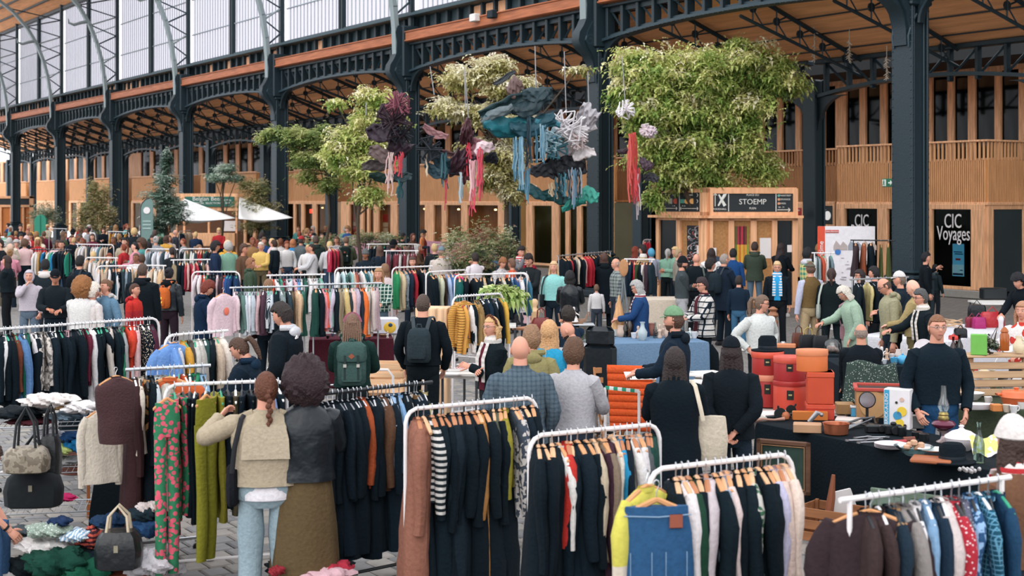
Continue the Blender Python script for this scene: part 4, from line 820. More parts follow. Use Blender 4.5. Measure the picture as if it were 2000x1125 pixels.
    app(hb, hdh); body.add(hb.v, hb.f); body.m[-len(hb.m):] = hb.m
    lt, rt = POSE[pose]; arms = []
    for sx, tg in ((-1, lt), (1, rt)):
        sh = tor((sx * .178 * W, -.005, 1.392)); tg = V(tg)
        ha = tor(tg) if tg.z > .99 and not sit else tg + V((0, sin(R(lean)) * .25, 0)) + V((0, 0, dz))
        if sit and pose != 'lap': ha = tor(tg)
        el, ha = ik(sh, ha, side=sx); arms.append((sx, sh, el, ha))
        mid = sh.lerp(el, .5); fm = el.lerp(ha, .4)
        body.tube([sh, mid, el, fm, ha], [.047, .044, .036, .036, .025], 8)
        dr = (ha - el).normalized(); up = V((sx * .8, .2, .5)) if pose not in ('front', 'both', 'reach', 'phone', 'table', 'lap') else V((0, .1, 1))
        if pose == 'phone': up = V((0, -1, .3))
        if pose not in ('pocket',) or True: hand(body, ha - dr * .01, dr, up, {'down': .45, 'pocket': .6, 'hips': .9, 'front': .8, 'phone': 1.0, 'chin': 1.1, 'back': 1.0}.get(pose, .6), 0, 1.0)
    # legs
    LEG = []
    for sx in (-1, 1):
        hp = V((sx * .09 * W, 0, .90 + dz))
        if sit: kn = V((sx * .11, .42, .90 + dz + .02)); an = V((sx * .11, .42, .09))
        elif legpose: kn = V((sx * .11, .06 + sx * .14, .50)); an = V((sx * .11, sx * .22 - .02, .09))
        else: kn = V((sx * .11, .025, .49)); an = V((sx * .12, -.01, .09))
        LEG.append((sx, hp, kn, an)); body.tube([hp, hp.lerp(kn, .5), kn, kn.lerp(an, .4), an], [.07, .068, .05, .048, .034], 8)
    body.build('body', [sk, mat('d8d0cc', .3), mat('1a1614', .2), mat(hair, .9), mat('a8645c', .5)], t)
    # trousers or skirt
    bm = cl(bot) if isinstance(bot, str) else bot
    if skirt:
        mb = MB(); zs = [1.05, .95, .85, .65, skirt]; mb.loft([ringz(z, w_, dp, 0, 2, 24) for z, w_, dp in ((1.05, .16, .115), (.95, .185, .13), (.82, .20, .15), (.62, .225, .17), (skirt, .25, .19))]); app(mb, lambda p: V(p) + V((0, 0, dz))); mb.v = [(x * (1 + .05 * sin(9 * atan2(y, x))), y * (1 + .06 * sin(9 * atan2(y, x) + 1)), z) for x, y, z in mb.v]; mb.build('skirt', bm, t)
    else:
        mb = MB(); mb.loft([ringz(z + dz, w_ * W, dp, 0) for z, w_, dp in ((.80, .10, .10), (.86, .17, .125), (.94, .178, .125), (1.02, .158, .11), (1.06, .15, .105))])
        for sx, hp, kn, an in LEG:
            w2 = legs; mb.tube([hp + V((0, 0, -.02)), hp.lerp(kn, .35), hp.lerp(kn, .7), kn, kn.lerp(an, .3), kn.lerp(an, .65), an + V((0, 0, .0))], [.088, .088, .078 * w2, .07 * w2, .067 * w2, .066 * w2, .068 * w2], 12)
        mb.build('trousers', bm, t)
    if not lod:
        for sx, hp, kn, an in LEG:
            mb = MB(); mb.loft([[V((an.x + x * w_, an.y + .05 + y * l, z)) for x, y in ((1, -.7), (1, .5), (.6, 1), (-.6, 1), (-1, .5), (-1, -.7), (-.6, -1), (.6, -1))] for z, w_, l in ((0, .048, .135), (.03, .05, .138), (.06, .044, .12), (.10, .036, .06))]); mb.build('shoe', mat('1c1c20' if int(px) % 3 else 'd8d4d0', .5), t)
    # upper garment
    tm = clothm or cl(top, pat, h2, ps); zh = .93 - coat; mb = MB(); B = 1.0 + .10 * (bulk - 1) * 3
    prof = [(1.486, .066, .066, -.012), (1.468, .088, .076, -.01), (1.446, .12, .09, -.005), (1.415, .152, .105, 0), (1.38, .172, .118, 0), (1.32, .182, .130, .0), (1.2, .178, .13, 0), (1.06, .168, .122, 0), (.96, .18, .13, 0)]
    if zh < .9: prof += [(z, .185 + .05 * (.95 - z), .135 + .06 * (.95 - z), 0) for z in [.93 - (.93 - zh) * k / 4 for k in range(1, 5)]]
    elif zh > .97: prof = [q for q in prof if q[0] > zh]; prof.append((zh, .176, .128, 0))
    rings = []; NN = 24 if not lod else 12; fz = []
    dense = []
    for i in range(len(prof) - 1):
        stp = 4 if (puff and not lod) else 2
        for j in range(stp): f = j / stp; dense.append(tuple(a + (b - a) * f for a, b in zip(prof[i], prof[i + 1])))
    dense.append(prof[-1]); sd_ = (px * 7 + py) % 6
    for z, w_, dp, oy in dense:
        r = ringz(z, w_ * B * W * 1.03, dp * B * 1.05, oy, 2.3, NN)
        if puff and z < 1.46: q = 1 + .045 * abs(sin((z - .2) * pi / .085)); r = [V((p.x * q, p.y * q, p.z)) for p in r]
        else: r = [V((p.x * (1 + .02 * sin(p.z * 31 + sd_ + p.y * 20)), p.y * (1 + .05 * sin(p.x * 26 + sd_ + p.z * 9) * sm(1.4, .9, z)), p.z)) for p in r]
        rings.append(r)
    last = rings[-1]; rings.append([V((p.x * .9, p.y * .88, p.z + .012)) for p in last])
    mb.loft(rings, 0, True, True)
    if shirt:                                               # open front shows the layer below
        nl = len(rings)
        for fi in range(len(mb.f) - 2):
            i, j = divmod(fi, NN); a = 2 * pi * (j + .5) / NN
            if abs(a - pi / 2) < (.20 if not lod else .3) and i > 1: mb.m[fi] = 1
    app(mb, tor)
    sl = MB(); sr = .062 * (1 + .35 * (bulk - 1)) * (1.12 if puff else 1)
    for sx, sh, el, ha in arms:
        pts, rr = [], []
        if vest: break
        K = 14 if not lod else 6
        for k in range(K + 1):
            f = k / K; f2 = f * .97
            p = sh.lerp(el, f2 * 2) if f2 < .5 else el.lerp(ha, (f2 - .5) * 2)
            if .4 < f2 < .6: q = sh.lerp(el, .8).lerp(el.lerp(ha, .2), (f2 - .4) / .2); p = p.lerp(q, .5)
            r = sr * (1.1 - .1 * f) * (1 - .28 * f)
            if puff: r *= 1 + .07 * abs(sin(k * pi / 2.0 + .5)) * 1.3
            else: r *= 1 + .05 * sin(k * 2.3 + sd_)
            pts.append(p); rr.append(r)
        pts[0] = sh.lerp(el, .03); pts.insert(0, sh + V((-sx * .030, 0, .012))); rr.insert(0, sr * .82); pts.insert(0, sh + V((-sx * .062, 0, .018))); rr.insert(0, sr * .45)
        sl.tube(pts, rr, 12 if not lod else 8)
    mb.add(sl.v, sl.f)
    mb.build('jacket' if (bulk > 1.1 or coat > .05) else 'top', [tm, cl(shirt) if shirt else tm], t)
    if vest == 1:
        sl = MB()
        for sx, sh, el, ha in arms: sl.tube([sh + V((-sx * .05, 0, 0)), sh, sh.lerp(el, .5), el, el.lerp(ha, .5), ha], [.055, .066, .062, .058, .052, .046], 12)
        sl.build('shirt_sleeves', cl(shirt), t)
    if scarf:
        mb = MB(); mb.loft([[tor(V((r * cos(a * pi / 8), -.005 + r * .9 * sin(a * pi / 8), z))) for a in range(16)] for z, r in ((1.45, .10), (1.49, .108), (1.53, .09), (1.55, .07))])
        for sx in (-1, 1): mb.tube([tor(V((sx * .06, .09, 1.47))), tor(V((sx * .065, .155, 1.3))), tor(V((sx * .07, .155, 1.05)))], [.03, .035, .035], 8, fl=.35, up=(0, 1, 0))
        mb.build('scarf', mat(scarf, .9, 0, .2, .3, 40, 'hs', 'd0c8c4', 18), t)
    if not lod:
        mb = MB(); mb.loft([[tor(V((r * cos(a * pi / 8), -.008 + r * sin(a * pi / 8), z))) for a in range(16)] for z, r in ((1.455, .084), (1.49, .077), (1.515 if coat > .05 or puff else 1.495, .075), (1.515 if coat > .05 or puff else 1.495, .067), (1.465, .06))], cap=False); mb.build('collar', tm if not shirt or vest else cl(shirt), t)
    if hood:
        mb = MB(); mb.ball(V((0, -.10, 1.45)), (.12, .05, .065), 14, 8); mb.tube([V((.11 * cos(a * pi / 8 + pi), .02 - .10 * abs(sin(a * pi / 8)), 1.50 + .0 * a)) for a in range(9)], .032, 8); app(mb, tor); mb.build('hood', cl(hood), t)
    # hair, hats and details
    hm = mat(hair, .7, 0, .45, .8, 60)
    if style and hat not in ('hoodup',):
        mb = hair_mesh(style if style != 'bald' else 'crop', int(px), bool(hat)) if style != 'bald' else None
        if mb:
            if lod: pass
            app(mb, hdh); mb.build('hair', hm, t)
    if beard: mb = MB(); shell(mb, lambda x, y, z: headr(x, y, z) + V((x, y, z)) * (.006 if (z < -.32 and y > -.1 and not (abs(x) < .3 and -.5 < z < -.38)) else -.02), 0, 22, 14); app(mb, hdh); mb.build('beard', mat(beard, .9, 0, .3, .5, 80), t)
    if hat:
        mb = MB(); hm2 = cl(hatc)
        if hat in ('cap', 'capback'):
            shell(mb, lambda x, y, z: headr(x, y, z) + V((x, y, z)) * (.018 + .012 * sm(.3, 1, z) if z > .28 else -.02), 0, 22, 14)
            sg_ = 1 if hat == 'cap' else -1; mb.loft([[HEADC + V((.075 * cos(a) * k, sg_ * (.06 + .075 * k * max(0, sin(a)) ** .8 * q), .045 - .02 * q * max(0, sin(a)) + zz)) for a in [pi * j / 10 for j in range(11)]] for k, q, zz in ((.5, 0, 0), (1, 1, 0), (1, 1, -.006), (.5, 0, -.006))], closed=False, cap=False); mb.ball(HEADC + V((0, 0, .147)), .008, 6, 4)
        elif hat == 'beanie': shell(mb, lambda x, y, z: headr(x, y, z) + V((x, y, z)) * (.022 if z > .12 else -.02) + V((0, 0, .02 * sm(.5, 1, z))), 0, 22, 14)
        elif hat == 'flat': shell(mb, lambda x, y, z: headr(x, y, z) * 1.0 + V((x * .02, y * .03, 0)) + V((0, 0, -.01 * sm(.3, 1, z))) if z > .3 else headr(x, y, z) * .85, 0, 22, 14); mb.box(HEADC + V((0, .10, .045)), (.13, .06, .012), 0, 0, -.3)
        elif hat == 'hoodup': shell(mb, lambda x, y, z: headr(x, y, z) + V((x, y, z)) * (.03 if not (y > .5 and z < .62) else -.03) - V((0, .012, 0)), 0, 26, 18)
        elif hat == 'scarfhead': shell(mb, lambda x, y, z: headr(x, y, z) + V((x, y, z)) * (.02 if (z > .5 or y < .35) else -.03), 0, 24, 16)
        elif hat == 'band': shell(mb, lambda x, y, z: headr(x, y, z) + V((x, y, z)) * (.033 if abs(y * .8 + .1 - z * .35 + .0) < .1 and z > 0 else -.03), 0, 40, 16)
        app(mb, hdh); mb.build({'cap': 'cap', 'capback': 'cap', 'beanie': 'beanie', 'flat': 'flat_cap', 'hoodup': 'hood', 'scarfhead': 'headscarf', 'band': 'hair_band'}[hat], hm2, t)
    if glasses:
        mb = MB()
        for sx in (-1, 1): mb.tube([HEADC + V((sx * .031 + .020 * cos(a * pi / 6), .094 - .006 * abs(cos(a * pi / 6)), .012 + .015 * sin(a * pi / 6))) for a in range(13)], .0022, 5); mb.tube([HEADC + V((sx * .05, .09, .015)), HEADC + V((sx * .074, .04, .016)), HEADC + V((sx * .078, -.01, .012))], .0025, 4)
        mb.tube([HEADC + V((-.011, .096, .016)), HEADC + V((.011, .096, .016))], .002, 4); app(mb, hdh); mb.build('glasses', mat('1a1a1c' if glasses == 1 else '8a8078', .3), t)
    if pack:
        Wp, Hp = (.15, .22) if pack == 'big' else (.13, .19); mb = MB(); pc = cl(packc); cz = 1.22 if pack == 'big' else 1.2
        mb.loft([ringz(z, Wp * k, .10 * k2, -.215, 3.2, 16) for z, k, k2 in ((cz - Hp, .85, .7), (cz - Hp + .03, 1, .95), (cz - .05, 1.03, 1.05), (cz + Hp - .08, .98, .95), (cz + Hp - .02, .8, .7), (cz + Hp, .5, .4))]); app(mb, tor); b_ = mb.build('backpack', pc, t)
        mb = MB(); mb.loft([ringz(z, Wp * k, .035, -.318, 3, 12) for z, k in ((cz - Hp + .05, .7), (cz - Hp + .08, .78), (cz - .02, .75), (cz, .6))]); app(mb, tor); mb.build('front_pocket', pc, b_)
        mb = MB()
        for sx in (-1, 1): mb.tube([V((sx * .07, -.15, cz + Hp - .04)), V((sx * .10, -.08, 1.50)), V((sx * .115, .06, 1.49)), V((sx * .13, .155, 1.35)), V((sx * .15, .12, 1.15)), V((sx * .17, -.06, 1.05))], .022, 6, fl=.4)
        mb.tube([V((-.03, -.2, cz + Hp - .01)), V((-.02, -.21, cz + Hp + .04)), V((.02, -.21, cz + Hp + .04)), V((.03, -.2, cz + Hp - .01))], .008, 6); app(mb, tor); mb.build('straps', mat(packc, .6, 0, .2), b_)
        if pack == 'big':
            mb = MB(); mb.loft([ringz(z, Wp * k, .115 * k, -.225, 3, 16) for z, k in ((cz + .04, 1.03), (cz + .08, 1.1), (cz + Hp - .02, 1.02), (cz + Hp + .02, .7))]); app(mb, tor); mb.build('top_flap', pc, b_)
            for sx in (-1, 1): mb = MB(); mb.box((sx * .07, -.345, cz - .02), (.022, .012, .26)); app(mb, tor); mb.build('flap_strap', mat('1c2c2c'), b_); mb = MB(); mb.box((sx * .07, -.357, cz + .0), (.034, .012, .034)); app(mb, tor); mb.build('buckle', mat('a8a49c', .4), b_)
            mb = MB(); mb.prism([(0, .03), (.035, 0), (0, -.03), (-.035, 0)], 1, -.352, -.34); mb.v = [(x, y, z + cz + .1) for x, y, z in mb.v]; app(mb, tor); mb.build('leather_patch', mat('8a4a34'), b_)
        if pack == 'pumpkin':
            mb = MB(); yy = -.33
            for sx in (-1, 1): mb.prism([(sx * .035 - .018, cz - .02), (sx * .035 + .018, cz - .02), (sx * .035, cz + .02)], 1, yy - .03, yy + .01)
            mb.prism([(-.07, cz - .06), (-.04, cz - .05), (-.025, cz - .065), (0, cz - .05), (.025, cz - .065), (.04, cz - .05), (.07, cz - .06), (.045, cz - .10), (-.045, cz - .10)], 1, yy - .03, yy + .01); app(mb, tor); mb.build('pumpkin_face', mat('f0c050', emit=.8), b_)
    if bag:
        sx = -1 if bag in ('L', 'toteL') else 1; mb = MB(); hz_ = .95 if bag[0] != 't' else .98; tw_, th_ = (.16, .13) if bag in ('L', 'R') else (.19, .19)
        mb.loft([[V((sx * ((.235 if bag in ('L', 'R') else .30) + bx * (.05 if bag in ('L', 'R') else .15) * kk), .02 + by * (tw_ if bag in ('L', 'R') else .06) * kk, hz_ + z)) for bx, by in ((1, 0), (.8, .7), (.3, 1), (-.3, 1), (-.8, .7), (-1, 0), (-.8, -.7), (-.3, -1), (.3, -1), (.8, -.7))] for z, kk in ((-th_, .75), (-th_ + .03, .95), (0, 1.02), (th_ - .02, .9), (th_, .86))])
        app(mb, tor); b_ = mb.build('shoulder_bag', cl(bagc), t); mb = MB(); mb.tube([V((sx * .235, -.12, hz_ + th_ - .02)), V((sx * .215, -.13, 1.25)), V((sx * .17, -.10, 1.44)), V((sx * .14, 0, 1.475)), V((sx * .17, .12, 1.42)), V((sx * .215, .15, 1.25)), V((sx * .235, .14, hz_ + th_ - .02))], .018, 6, fl=.4); app(mb, tor); mb.build('strap', mat(bagc, .7), b_)
    if extra: extra(t, tor, hdh, arms)
    return t
# ------------------------------------------------------------------ clothes rails and hanging clothes
_G = {}
def top_mesh(L=.7, sl=.55, th=.055, seed=0, flare=1.0, lowres=0, puff=0, open_=0):
    key = ('top', L, sl, th, seed, flare, lowres, puff)
    if key in _G: return _G[key]
    rg = random.Random(seed * 13 + int(L * 100)); mb = MB(); n = 12 if lowres else 18; ph = rg.uniform(0, 6)
    prof = [(-.075, .055, .5), (-.085, .075, .7), (-.10, .12, .7), (-.125, .175, .8), (-.155, .205, .95), (-.20, .215, 1), (-.3, .205, 1.05)]
    K = 4 if lowres else 9
    for k in range(1, K + 1): f = k / K; prof.append((-.3 - (L - .3) * f, .205 * (1 + (flare - 1) * f) * (1 + .04 * sin(f * 7 + ph)), 1.05 + .35 * f * rg.uniform(.7, 1.3)))
    rg_ = []
    for z, w_, t_ in prof:
        r = []; amp = .014 * sm(-.2, -L, z) + .003
        for j in range(n):
            a = 2 * pi * j / n; x = w_ * cos(a); q = th * t_ * abs(sin(a)) ** .8 * (1 if sin(a) >= 0 else -1) * (1 + (.12 * abs(sin(z * 36)) if puff else 0))
            r.append((x, q + amp * sin(x * 26 + ph + z * 3) + .012 * sin(z * 5 + ph), z))
        rg_.append(r)
    rg_.append([(x * .85, y * .7, z + .012) for x, y, z in rg_[-1]])
    mb.loft(rg_)
    if sl:
        for sx in (-1, 1):
            dy = rg.uniform(-.03, .03); K = 4 if lowres else 8; pts = []; rr = []
            for k in range(K + 1):
                f = k / K; pts.append((sx * (.155 + .075 * sm(0, .25, f) - .01 * f + rg.uniform(-.004, .004)), dy * f + .008 * sin(f * 6 + ph), -.125 - sl * f)); rr.append((.045 + .028 * sm(0, .15, f)) * (1 - .35 * f) * (1 + .06 * sin(k * 2.1 + ph)) * (th / .055) ** .4 * (1 + (.12 * (k % 2) if puff else 0)))
            mb.tube(pts, rr, 8 if lowres else 10, 0, fl=.62)
    if not lowres: mb.loft([[(.062 * cos(pi * j / 8), (.032) * sin(pi * j / 8), z) for j in range(16)] for z in (-.09, -.062, -.066)], cap=False)
    _G[key] = me = mb.mesh('garment', mat('808080')); return me
def dress_mesh(L=1.1, seed=0, lowres=0, w_=.17):
    key = ('dress', L, seed, lowres, w_)
    if key in _G: return _G[key]
    rg = random.Random(seed + 7); mb = MB(); ph = rg.uniform(0, 6); n = 22 if not lowres else 12; rg_ = []
    for k in range(13):
        f = k / 12; z = -.08 - (L - .08) * f; w2 = w_ * (.55 + .45 * sm(0, .12, f)) * (1 - .12 * sm(.1, .3, f) + .25 * sm(.35, 1, f)); t_ = .03 + .035 * f
        rg_.append([(w2 * cos(2 * pi * j / n), t_ * sin(2 * pi * j / n) + .02 * f * sin(w2 * cos(2 * pi * j / n) * 30 + ph), z) for j in range(n)])
    mb.loft(rg_); _G[key] = me = mb.mesh('garment', mat('808080')); return me
def trouser_mesh(L=.95, seed=0, lowres=0, w_=.19):
    key = ('tr', L, seed, lowres, w_)
    if key in _G: return _G[key]
    rg = random.Random(seed + 3); mb = MB(); n = 14; ph = rg.uniform(0, 6)
    mb.loft([[(w_ * k2 * cos(2 * pi * j / n), .032 * sin(2 * pi * j / n), z) for j in range(n)] for z, k2 in ((-.09, .98), (-.12, 1), (-.2, 1.08), (-.32, 1.12), (-.34, 1.0))])
    for sx in (-1, 1):
        mb.loft([[(sx * (w_ * .55) + (w_ * .52) * (1 - .15 * f) * cos(2 * pi * j / n), (.035 + .006 * sin(f * 9 + ph)) * sin(2 * pi * j / n) + .01 * sin(f * 5 + ph) + sx * .006, -.28 - (L - .28) * f) for j in range(n)] for f in [i / 6 for i in range(7)]])
    _G[key] = me = mb.mesh('garment', mat('808080')); return me
def skirt_mesh(L=.55, seed=0):
    key = ('sk', L, seed)
    if key in _G: return _G[key]
    mb = MB(); n = 20; mb.loft([[(w_ * cos(2 * pi * j / n), t_ * sin(2 * pi * j / n) + .006 * sin(j * 3 + z * 9), z) for j in range(n)] for z, w_, t_ in ((-.09, .18, .03), (-.13, .183, .034), (-.2, .20, .04), (-.35, .215, .045), (-L, .225, .05), (-L + .01, .2, .03))])
    _G[key] = me = mb.mesh('garment', mat('808080')); return me
def hanger_mesh(kind, lowres=0):
    key = ('hg', kind)
    if key in _G: return _G[key]
    mb = MB(); r = {'wood': .011, 'plastic': .007, 'wire': .004}[kind]
    mb.tube([(-.205, 0, -.135), (-.12, 0, -.10), (-.03, 0, -.07), (0, 0, -.062), (.03, 0, -.07), (.12, 0, -.10), (.205, 0, -.135)], [r, r * 1.4, r * 1.2, r * 1.1, r * 1.2, r * 1.4, r], 6, 0)
    if kind != 'wood': mb.tube([(-.205, 0, -.135), (0, 0, -.15), (.205, 0, -.135)], r * .8, 5, 0)
    mb.tube([(0, 0, -.062), (0, 0, -.03), (.010, 0, -.012), (.020, 0, .004), (.014, 0, .018), (0, 0, .024), (-.014, 0, .018), (-.019, 0, .004)], .0035, 5, 1)
    _G[key] = me = mb.mesh('hanger', [mat('b07848'), CHROME]); return me
HGC = {'wood': ['c08a5c', 'a86c44', 'cfa078'], 'plastic': ['14181c', 'e4e2e0', '14181c', '2a9070'], 'wire': ['8a8c90', 'c8c8cc']}
KD = {  # kind -> (object name, category, mesh maker)
    'j': ('hanging_jacket', 'jacket', lambda s, lo: top_mesh(.74, .58, .06, s, 1.0, lo)), 'p': ('hanging_padded_jacket', 'jacket', lambda s, lo: top_mesh(.72, .58, .085, s, 1.0, lo, 1)),
    'c': ('hanging_coat', 'coat', lambda s, lo: top_mesh(1.2, .64, .075, s, 1.15, lo)), 's': ('hanging_shirt', 'shirt', lambda s, lo: top_mesh(.68, .5, .035, s, 1.0, lo)), 't': ('hanging_tee_shirt', 'shirt', lambda s, lo: top_mesh(.6, .24, .03, s, 1.0, lo)),
    'k': ('hanging_sweater', 'sweater', lambda s, lo: top_mesh(.62, .56, .05, s, .95, lo)), 'd': ('hanging_dress', 'dress', lambda s, lo: dress_mesh(1.12, s, lo)), 'b': ('hanging_blouse', 'blouse', lambda s, lo: top_mesh(.62, .5, .028, s, 1.1, lo)),
    'r': ('hanging_trousers', 'trousers', lambda s, lo: trouser_mesh(1.0, s, lo)), 'q': ('hanging_skirt', 'skirt', lambda s, lo: skirt_mesh(.6, s)), 'l': ('hanging_scarf', 'scarf', lambda s, lo: dress_mesh(1.0, s, lo, .05)), 'D': ('hanging_dress', 'long dress', lambda s, lo: dress_mesh(1.32, s, lo))}
WORD = {'j': 'jacket', 'p': 'padded jacket', 'c': 'long coat', 's': 'shirt', 't': 'short-sleeved top', 'k': 'knitted sweater', 'd': 'dress', 'b': 'thin blouse', 'r': 'trousers', 'q': 'skirt', 'l': 'scarf', 'D': 'long dress'}
def rail(desc, x0, y0, x1, y1, z=1.55, col='w', ends=(1, 1), clothes='', n=None, lo=0, turn=0, hang='mix', low=0, seed=None, span=(.04, .96), group=None):
    """clothes rail whose bar runs between two picture points at height z; clothes = 'kind:colour[:pattern:colour2]' words from left to right"""
    A, B = PZ(x0, y0, z), PZ(x1, y1, z); A.z = B.z = z; dv = B - A; L = dv.length; ang = atan2(dv.y, dv.x); rg = random.Random(seed if seed is not None else int(x0 * 3 + y0))
    mt = {'w': WHITE, 'b': mat('15191d', .4), 'c': CHROME}[col]; cn = {'w': 'white', 'b': 'black', 'c': 'chrome'}[col]
    o = A.copy(); o.z = 0; t = thing('clothes_rail', '%s clothes rail, %s' % (cn, desc), 'clothes rail', o, ang, 'clothes rails of the market')
    r = .014; pts = []
    bar = []
    if ends[0]: bar += [(0, 0, z - .12), (0, 0, z - .09), (.012, 0, z - .05), (.035, 0, z - .02), (.08, 0, z)]
    else: bar += [(-.03, 0, z)]
    if ends[1]: bar += [(L - .08, 0, z), (L - .035, 0, z - .02), (L - .012, 0, z - .05), (L, 0, z - .09), (L, 0, z - .12)]
    else: bar += [(L + .03, 0, z)]
    MB().tube(bar, r, 8).build('rail_bar', mt, t)
    for x, e in ((0, ends[0]), (L, ends[1])):
        xx = x if e else (x + .03 if x == 0 else x - .03)
        MB().tube([(xx, 0, .1), (xx, 0, z - (.1 if e else 0))], r if e else r * .9, 8).build('upright', mt, t)
        f = MB(); f.tube([(xx, -.24, .08), (xx, -.2, .1), (xx, .2, .1), (xx, .24, .08)], r, 8); f.build('foot_bar', mt, t)
        if not lo:
            for sy in (-1, 1): MB().lathe([(.028, -.012), (.03, 0), (.028, .012)], (xx, sy * .23, .032), 12, rx=pi / 2).build('caster', mat('15181b', .4), t)
    if not lo: MB().tube([(0.03, 0, .16), (L - .03, 0, .16)], r * .9, 8).build('lower_bar', mt, t)
    ws = clothes.split(); n = n or len(ws)
    sh = desc
    for k in range(n):
        wd = ws[k] if n == len(ws) else (ws[int(k * len(ws) / n)] if turn == 9 else rg.choice(ws)); q = wd.split(':'); kind, hx = q[0], q[1]
        if not hx: continue
        f = span[0] + (span[1] - span[0]) * (k + .5 + rg.uniform(-.3, .3)) / n; nm, cat, fn = KD[kind]; lowr = lo
        lab = '%s %s, %s on the %s' % (cname(hx) if len(q) < 3 else {'hs': 'striped', 'vs': 'striped', 'plaid': 'plaid', 'grid': 'checked', 'dots': 'spotted', 'floral': 'floral', 'camo': 'mottled'}[q[2]] + ' ' + cname(hx), WORD[kind], nth(k), desc)
        g = ob(nm, fn(rg.randrange(3), lowr), None, A + dv * f + V((0, 0, -.006)), -pi / 2 + .68 * (atan2(A.y + dv.y * f, A.x + dv.x * f)) + .32 * (ang + pi / 2) + pi * (rg.random() < .5) + R(rg.uniform(-9, 9)), lab, cat, 'clothes on the ' + desc, mats=[cl(hx, *([q[2], q[3], float(q[4]) if len(q) > 4 else 14] if len(q) > 2 else []))])
        # local y must run along the bar, so the garment hangs across it
        g.rotation_euler.z += pi / 2; g.location.z = z + .0
        g.scale = (rg.uniform(.92, 1.05), rg.uniform(.8, 1.2), rg.uniform(.93, 1.06))
        hk = hang if hang != 'mix' else rg.choice(('wood', 'plastic', 'wire', 'plastic'))
        ob('hanger', hanger_mesh(hk), g, mats=[mat(rg.choice(HGC[hk]), .45), None])
    return t, A, B, ang
K0 = '0a161e'; 
rail('near rail at the bottom right corner', 1650, 976, 1965, 933, 1.5, 'w', (0, 0), 'j:3a2c2c j:3a2c2c j:1c2c38 s:a8845c j:8a8480 b:e0dcdc s:7a9cbc j:1a2c3c c:c8bcb8 k:a82c38:dots:d8c8c8:60 k:5c5c6c:dots:c8c8d0:70 s:2c5078:camo:88a8c8:30 s:1c4c60:grid:5c90a8:40 s:24506c:camo:88b0c4:30 s:20405c', hang='plastic', seed=4, span=(.10, .97))
rail('near rail with the denim skirt', 1268, 918, 1548, 886, 1.5, 'w', (1, 1), 'j:0a161e c:dcd4d4 c:1e4030 c:0a161e j:c4b8bc c:0c1a22 j:8fa4bc s:d8c4c0 c:0a161e c:101c24 s:c4c0b8:floral:3c6048:30 c:0a161e c:101c24 j:b8b4cc j:d8c0b4 j:dcc8bc', hang='wood', seed=6, span=(.14, .98))
rail('near rail with the red jacket', 1034, 852, 1288, 828, 1.5, 'w', (1, 1), 'c:0a161e c:08141c c:0c1820 b:e0dcd8 k:b8322c c:0c1a24 c:101c26 c:0a161e j:c0b098 j:7c6c5c c:3a2430 b:d8cfc0 s:2c8cb8 j:101c26 b:dcd8d4 s:c8c4c4 j:505458 k:1c4038', hang='wood', seed=9)
rail('near rail with long dark coats', 792, 800, 1048, 776, 1.5, 'w', (1, 1), 'c:8a5c4c d:0c1820 k:ccc8c4:hs:1c2428:24 c:0c1a22 c:0a161e c:16222a c:0c1820 p:0c1820 c:0a161e c:b07c48 c:0c1820 p:505444 c:0a161e k:8c8430 s:3c4450 j:c4beba:camo:3c4450:30 j:101c26 j:0a161e', hang='wood', seed=2, span=(.05, .98))
rail('black rail beside the curly-haired shopper', 606, 772, 838, 747, 1.5, 'b', (0, 0), 'c:0a161e c:0a161e d:0a161e c:0a161e c:0e1a24 c:0a161e j:0c1820 c:0a161e c:0a161e j:a04c2c c:0a161e c:0a161e d:0c1820 j:5c4030 c:101c26 j:8fa8c4 c:142028 s:7aa0c4 j:0a161e b:c8bcb0 D:6c5030 c:101c26 b:b0a070:camo:1c2428:20', hang='wire', seed=3)
rail('near rail holding the floral trousers', 322, 752, 560, 743, 1.5, 'w', (1, 1), 'r:2c7450:floral:cc5468:22 r:2c7450:floral:cc5468:22 r:0c1820 r:0a161e r:101a24 r:8a8430 r:8a8430 r:0c1820 r:4c4434 r:101c26 r:0a161e q:3c3c34 s:b83040 s:7c90b8 r:101c24', hang='plastic', seed=5)
rail('rail with the brown hooded coat', 252, 722, 404, 714, 1.55, 'c', (0, 0), 'c:3a2426 b:d8ccbc d:2c2420:camo:a87c50:20 c:0a161e b:c4ccd0 c:b0a89c D:8c2838:floral:2c2028:24 l:b82c70 l:c43034 s:cc6038 s:1c5048 t:2c8058 s:8cb0cc', hang='plastic', seed=8)
rail('long white rail at the left edge', -30, 645, 310, 621, 1.6, 'w', (0, 1), n=42, clothes='j:0c1a22 s:dcd8d6 j:0a161e s:6c3c2c j:5478a4 k:1c5c4c s:d8d0d0 j:0c1820 s:c8c0b8:camo:6c6864:24 j:101c26 s:dcd8d8 j:0a161e j:0e1a24 s:d4a4ac c:0a161e s:c8c8cc s:5c2030 c:d8d4d4 j:0c1820 s:0a161e t:0c1820 k:c8beb4 s:0c1a22 s:9a9c9e k:2c7c58 t:cc4430 t:c43c30 s:e0b8b8 s:101820:dots:d8c8b0:60 j:101820:dots:c8a890:60 j:4c2434', turn=9, seed=12, hang='plastic')
rail('rail with the blue sweater', 322, 656, 440, 646, 1.6, 'w', (1, 0), 'k:6890c8 s:c8c8d0 k:c8943c j:4c443c j:c8c4bc j:b0aca4 k:2c4c48 j:101c24 j:c8b4a0 j:d8ccc0', seed=13, hang='plastic')
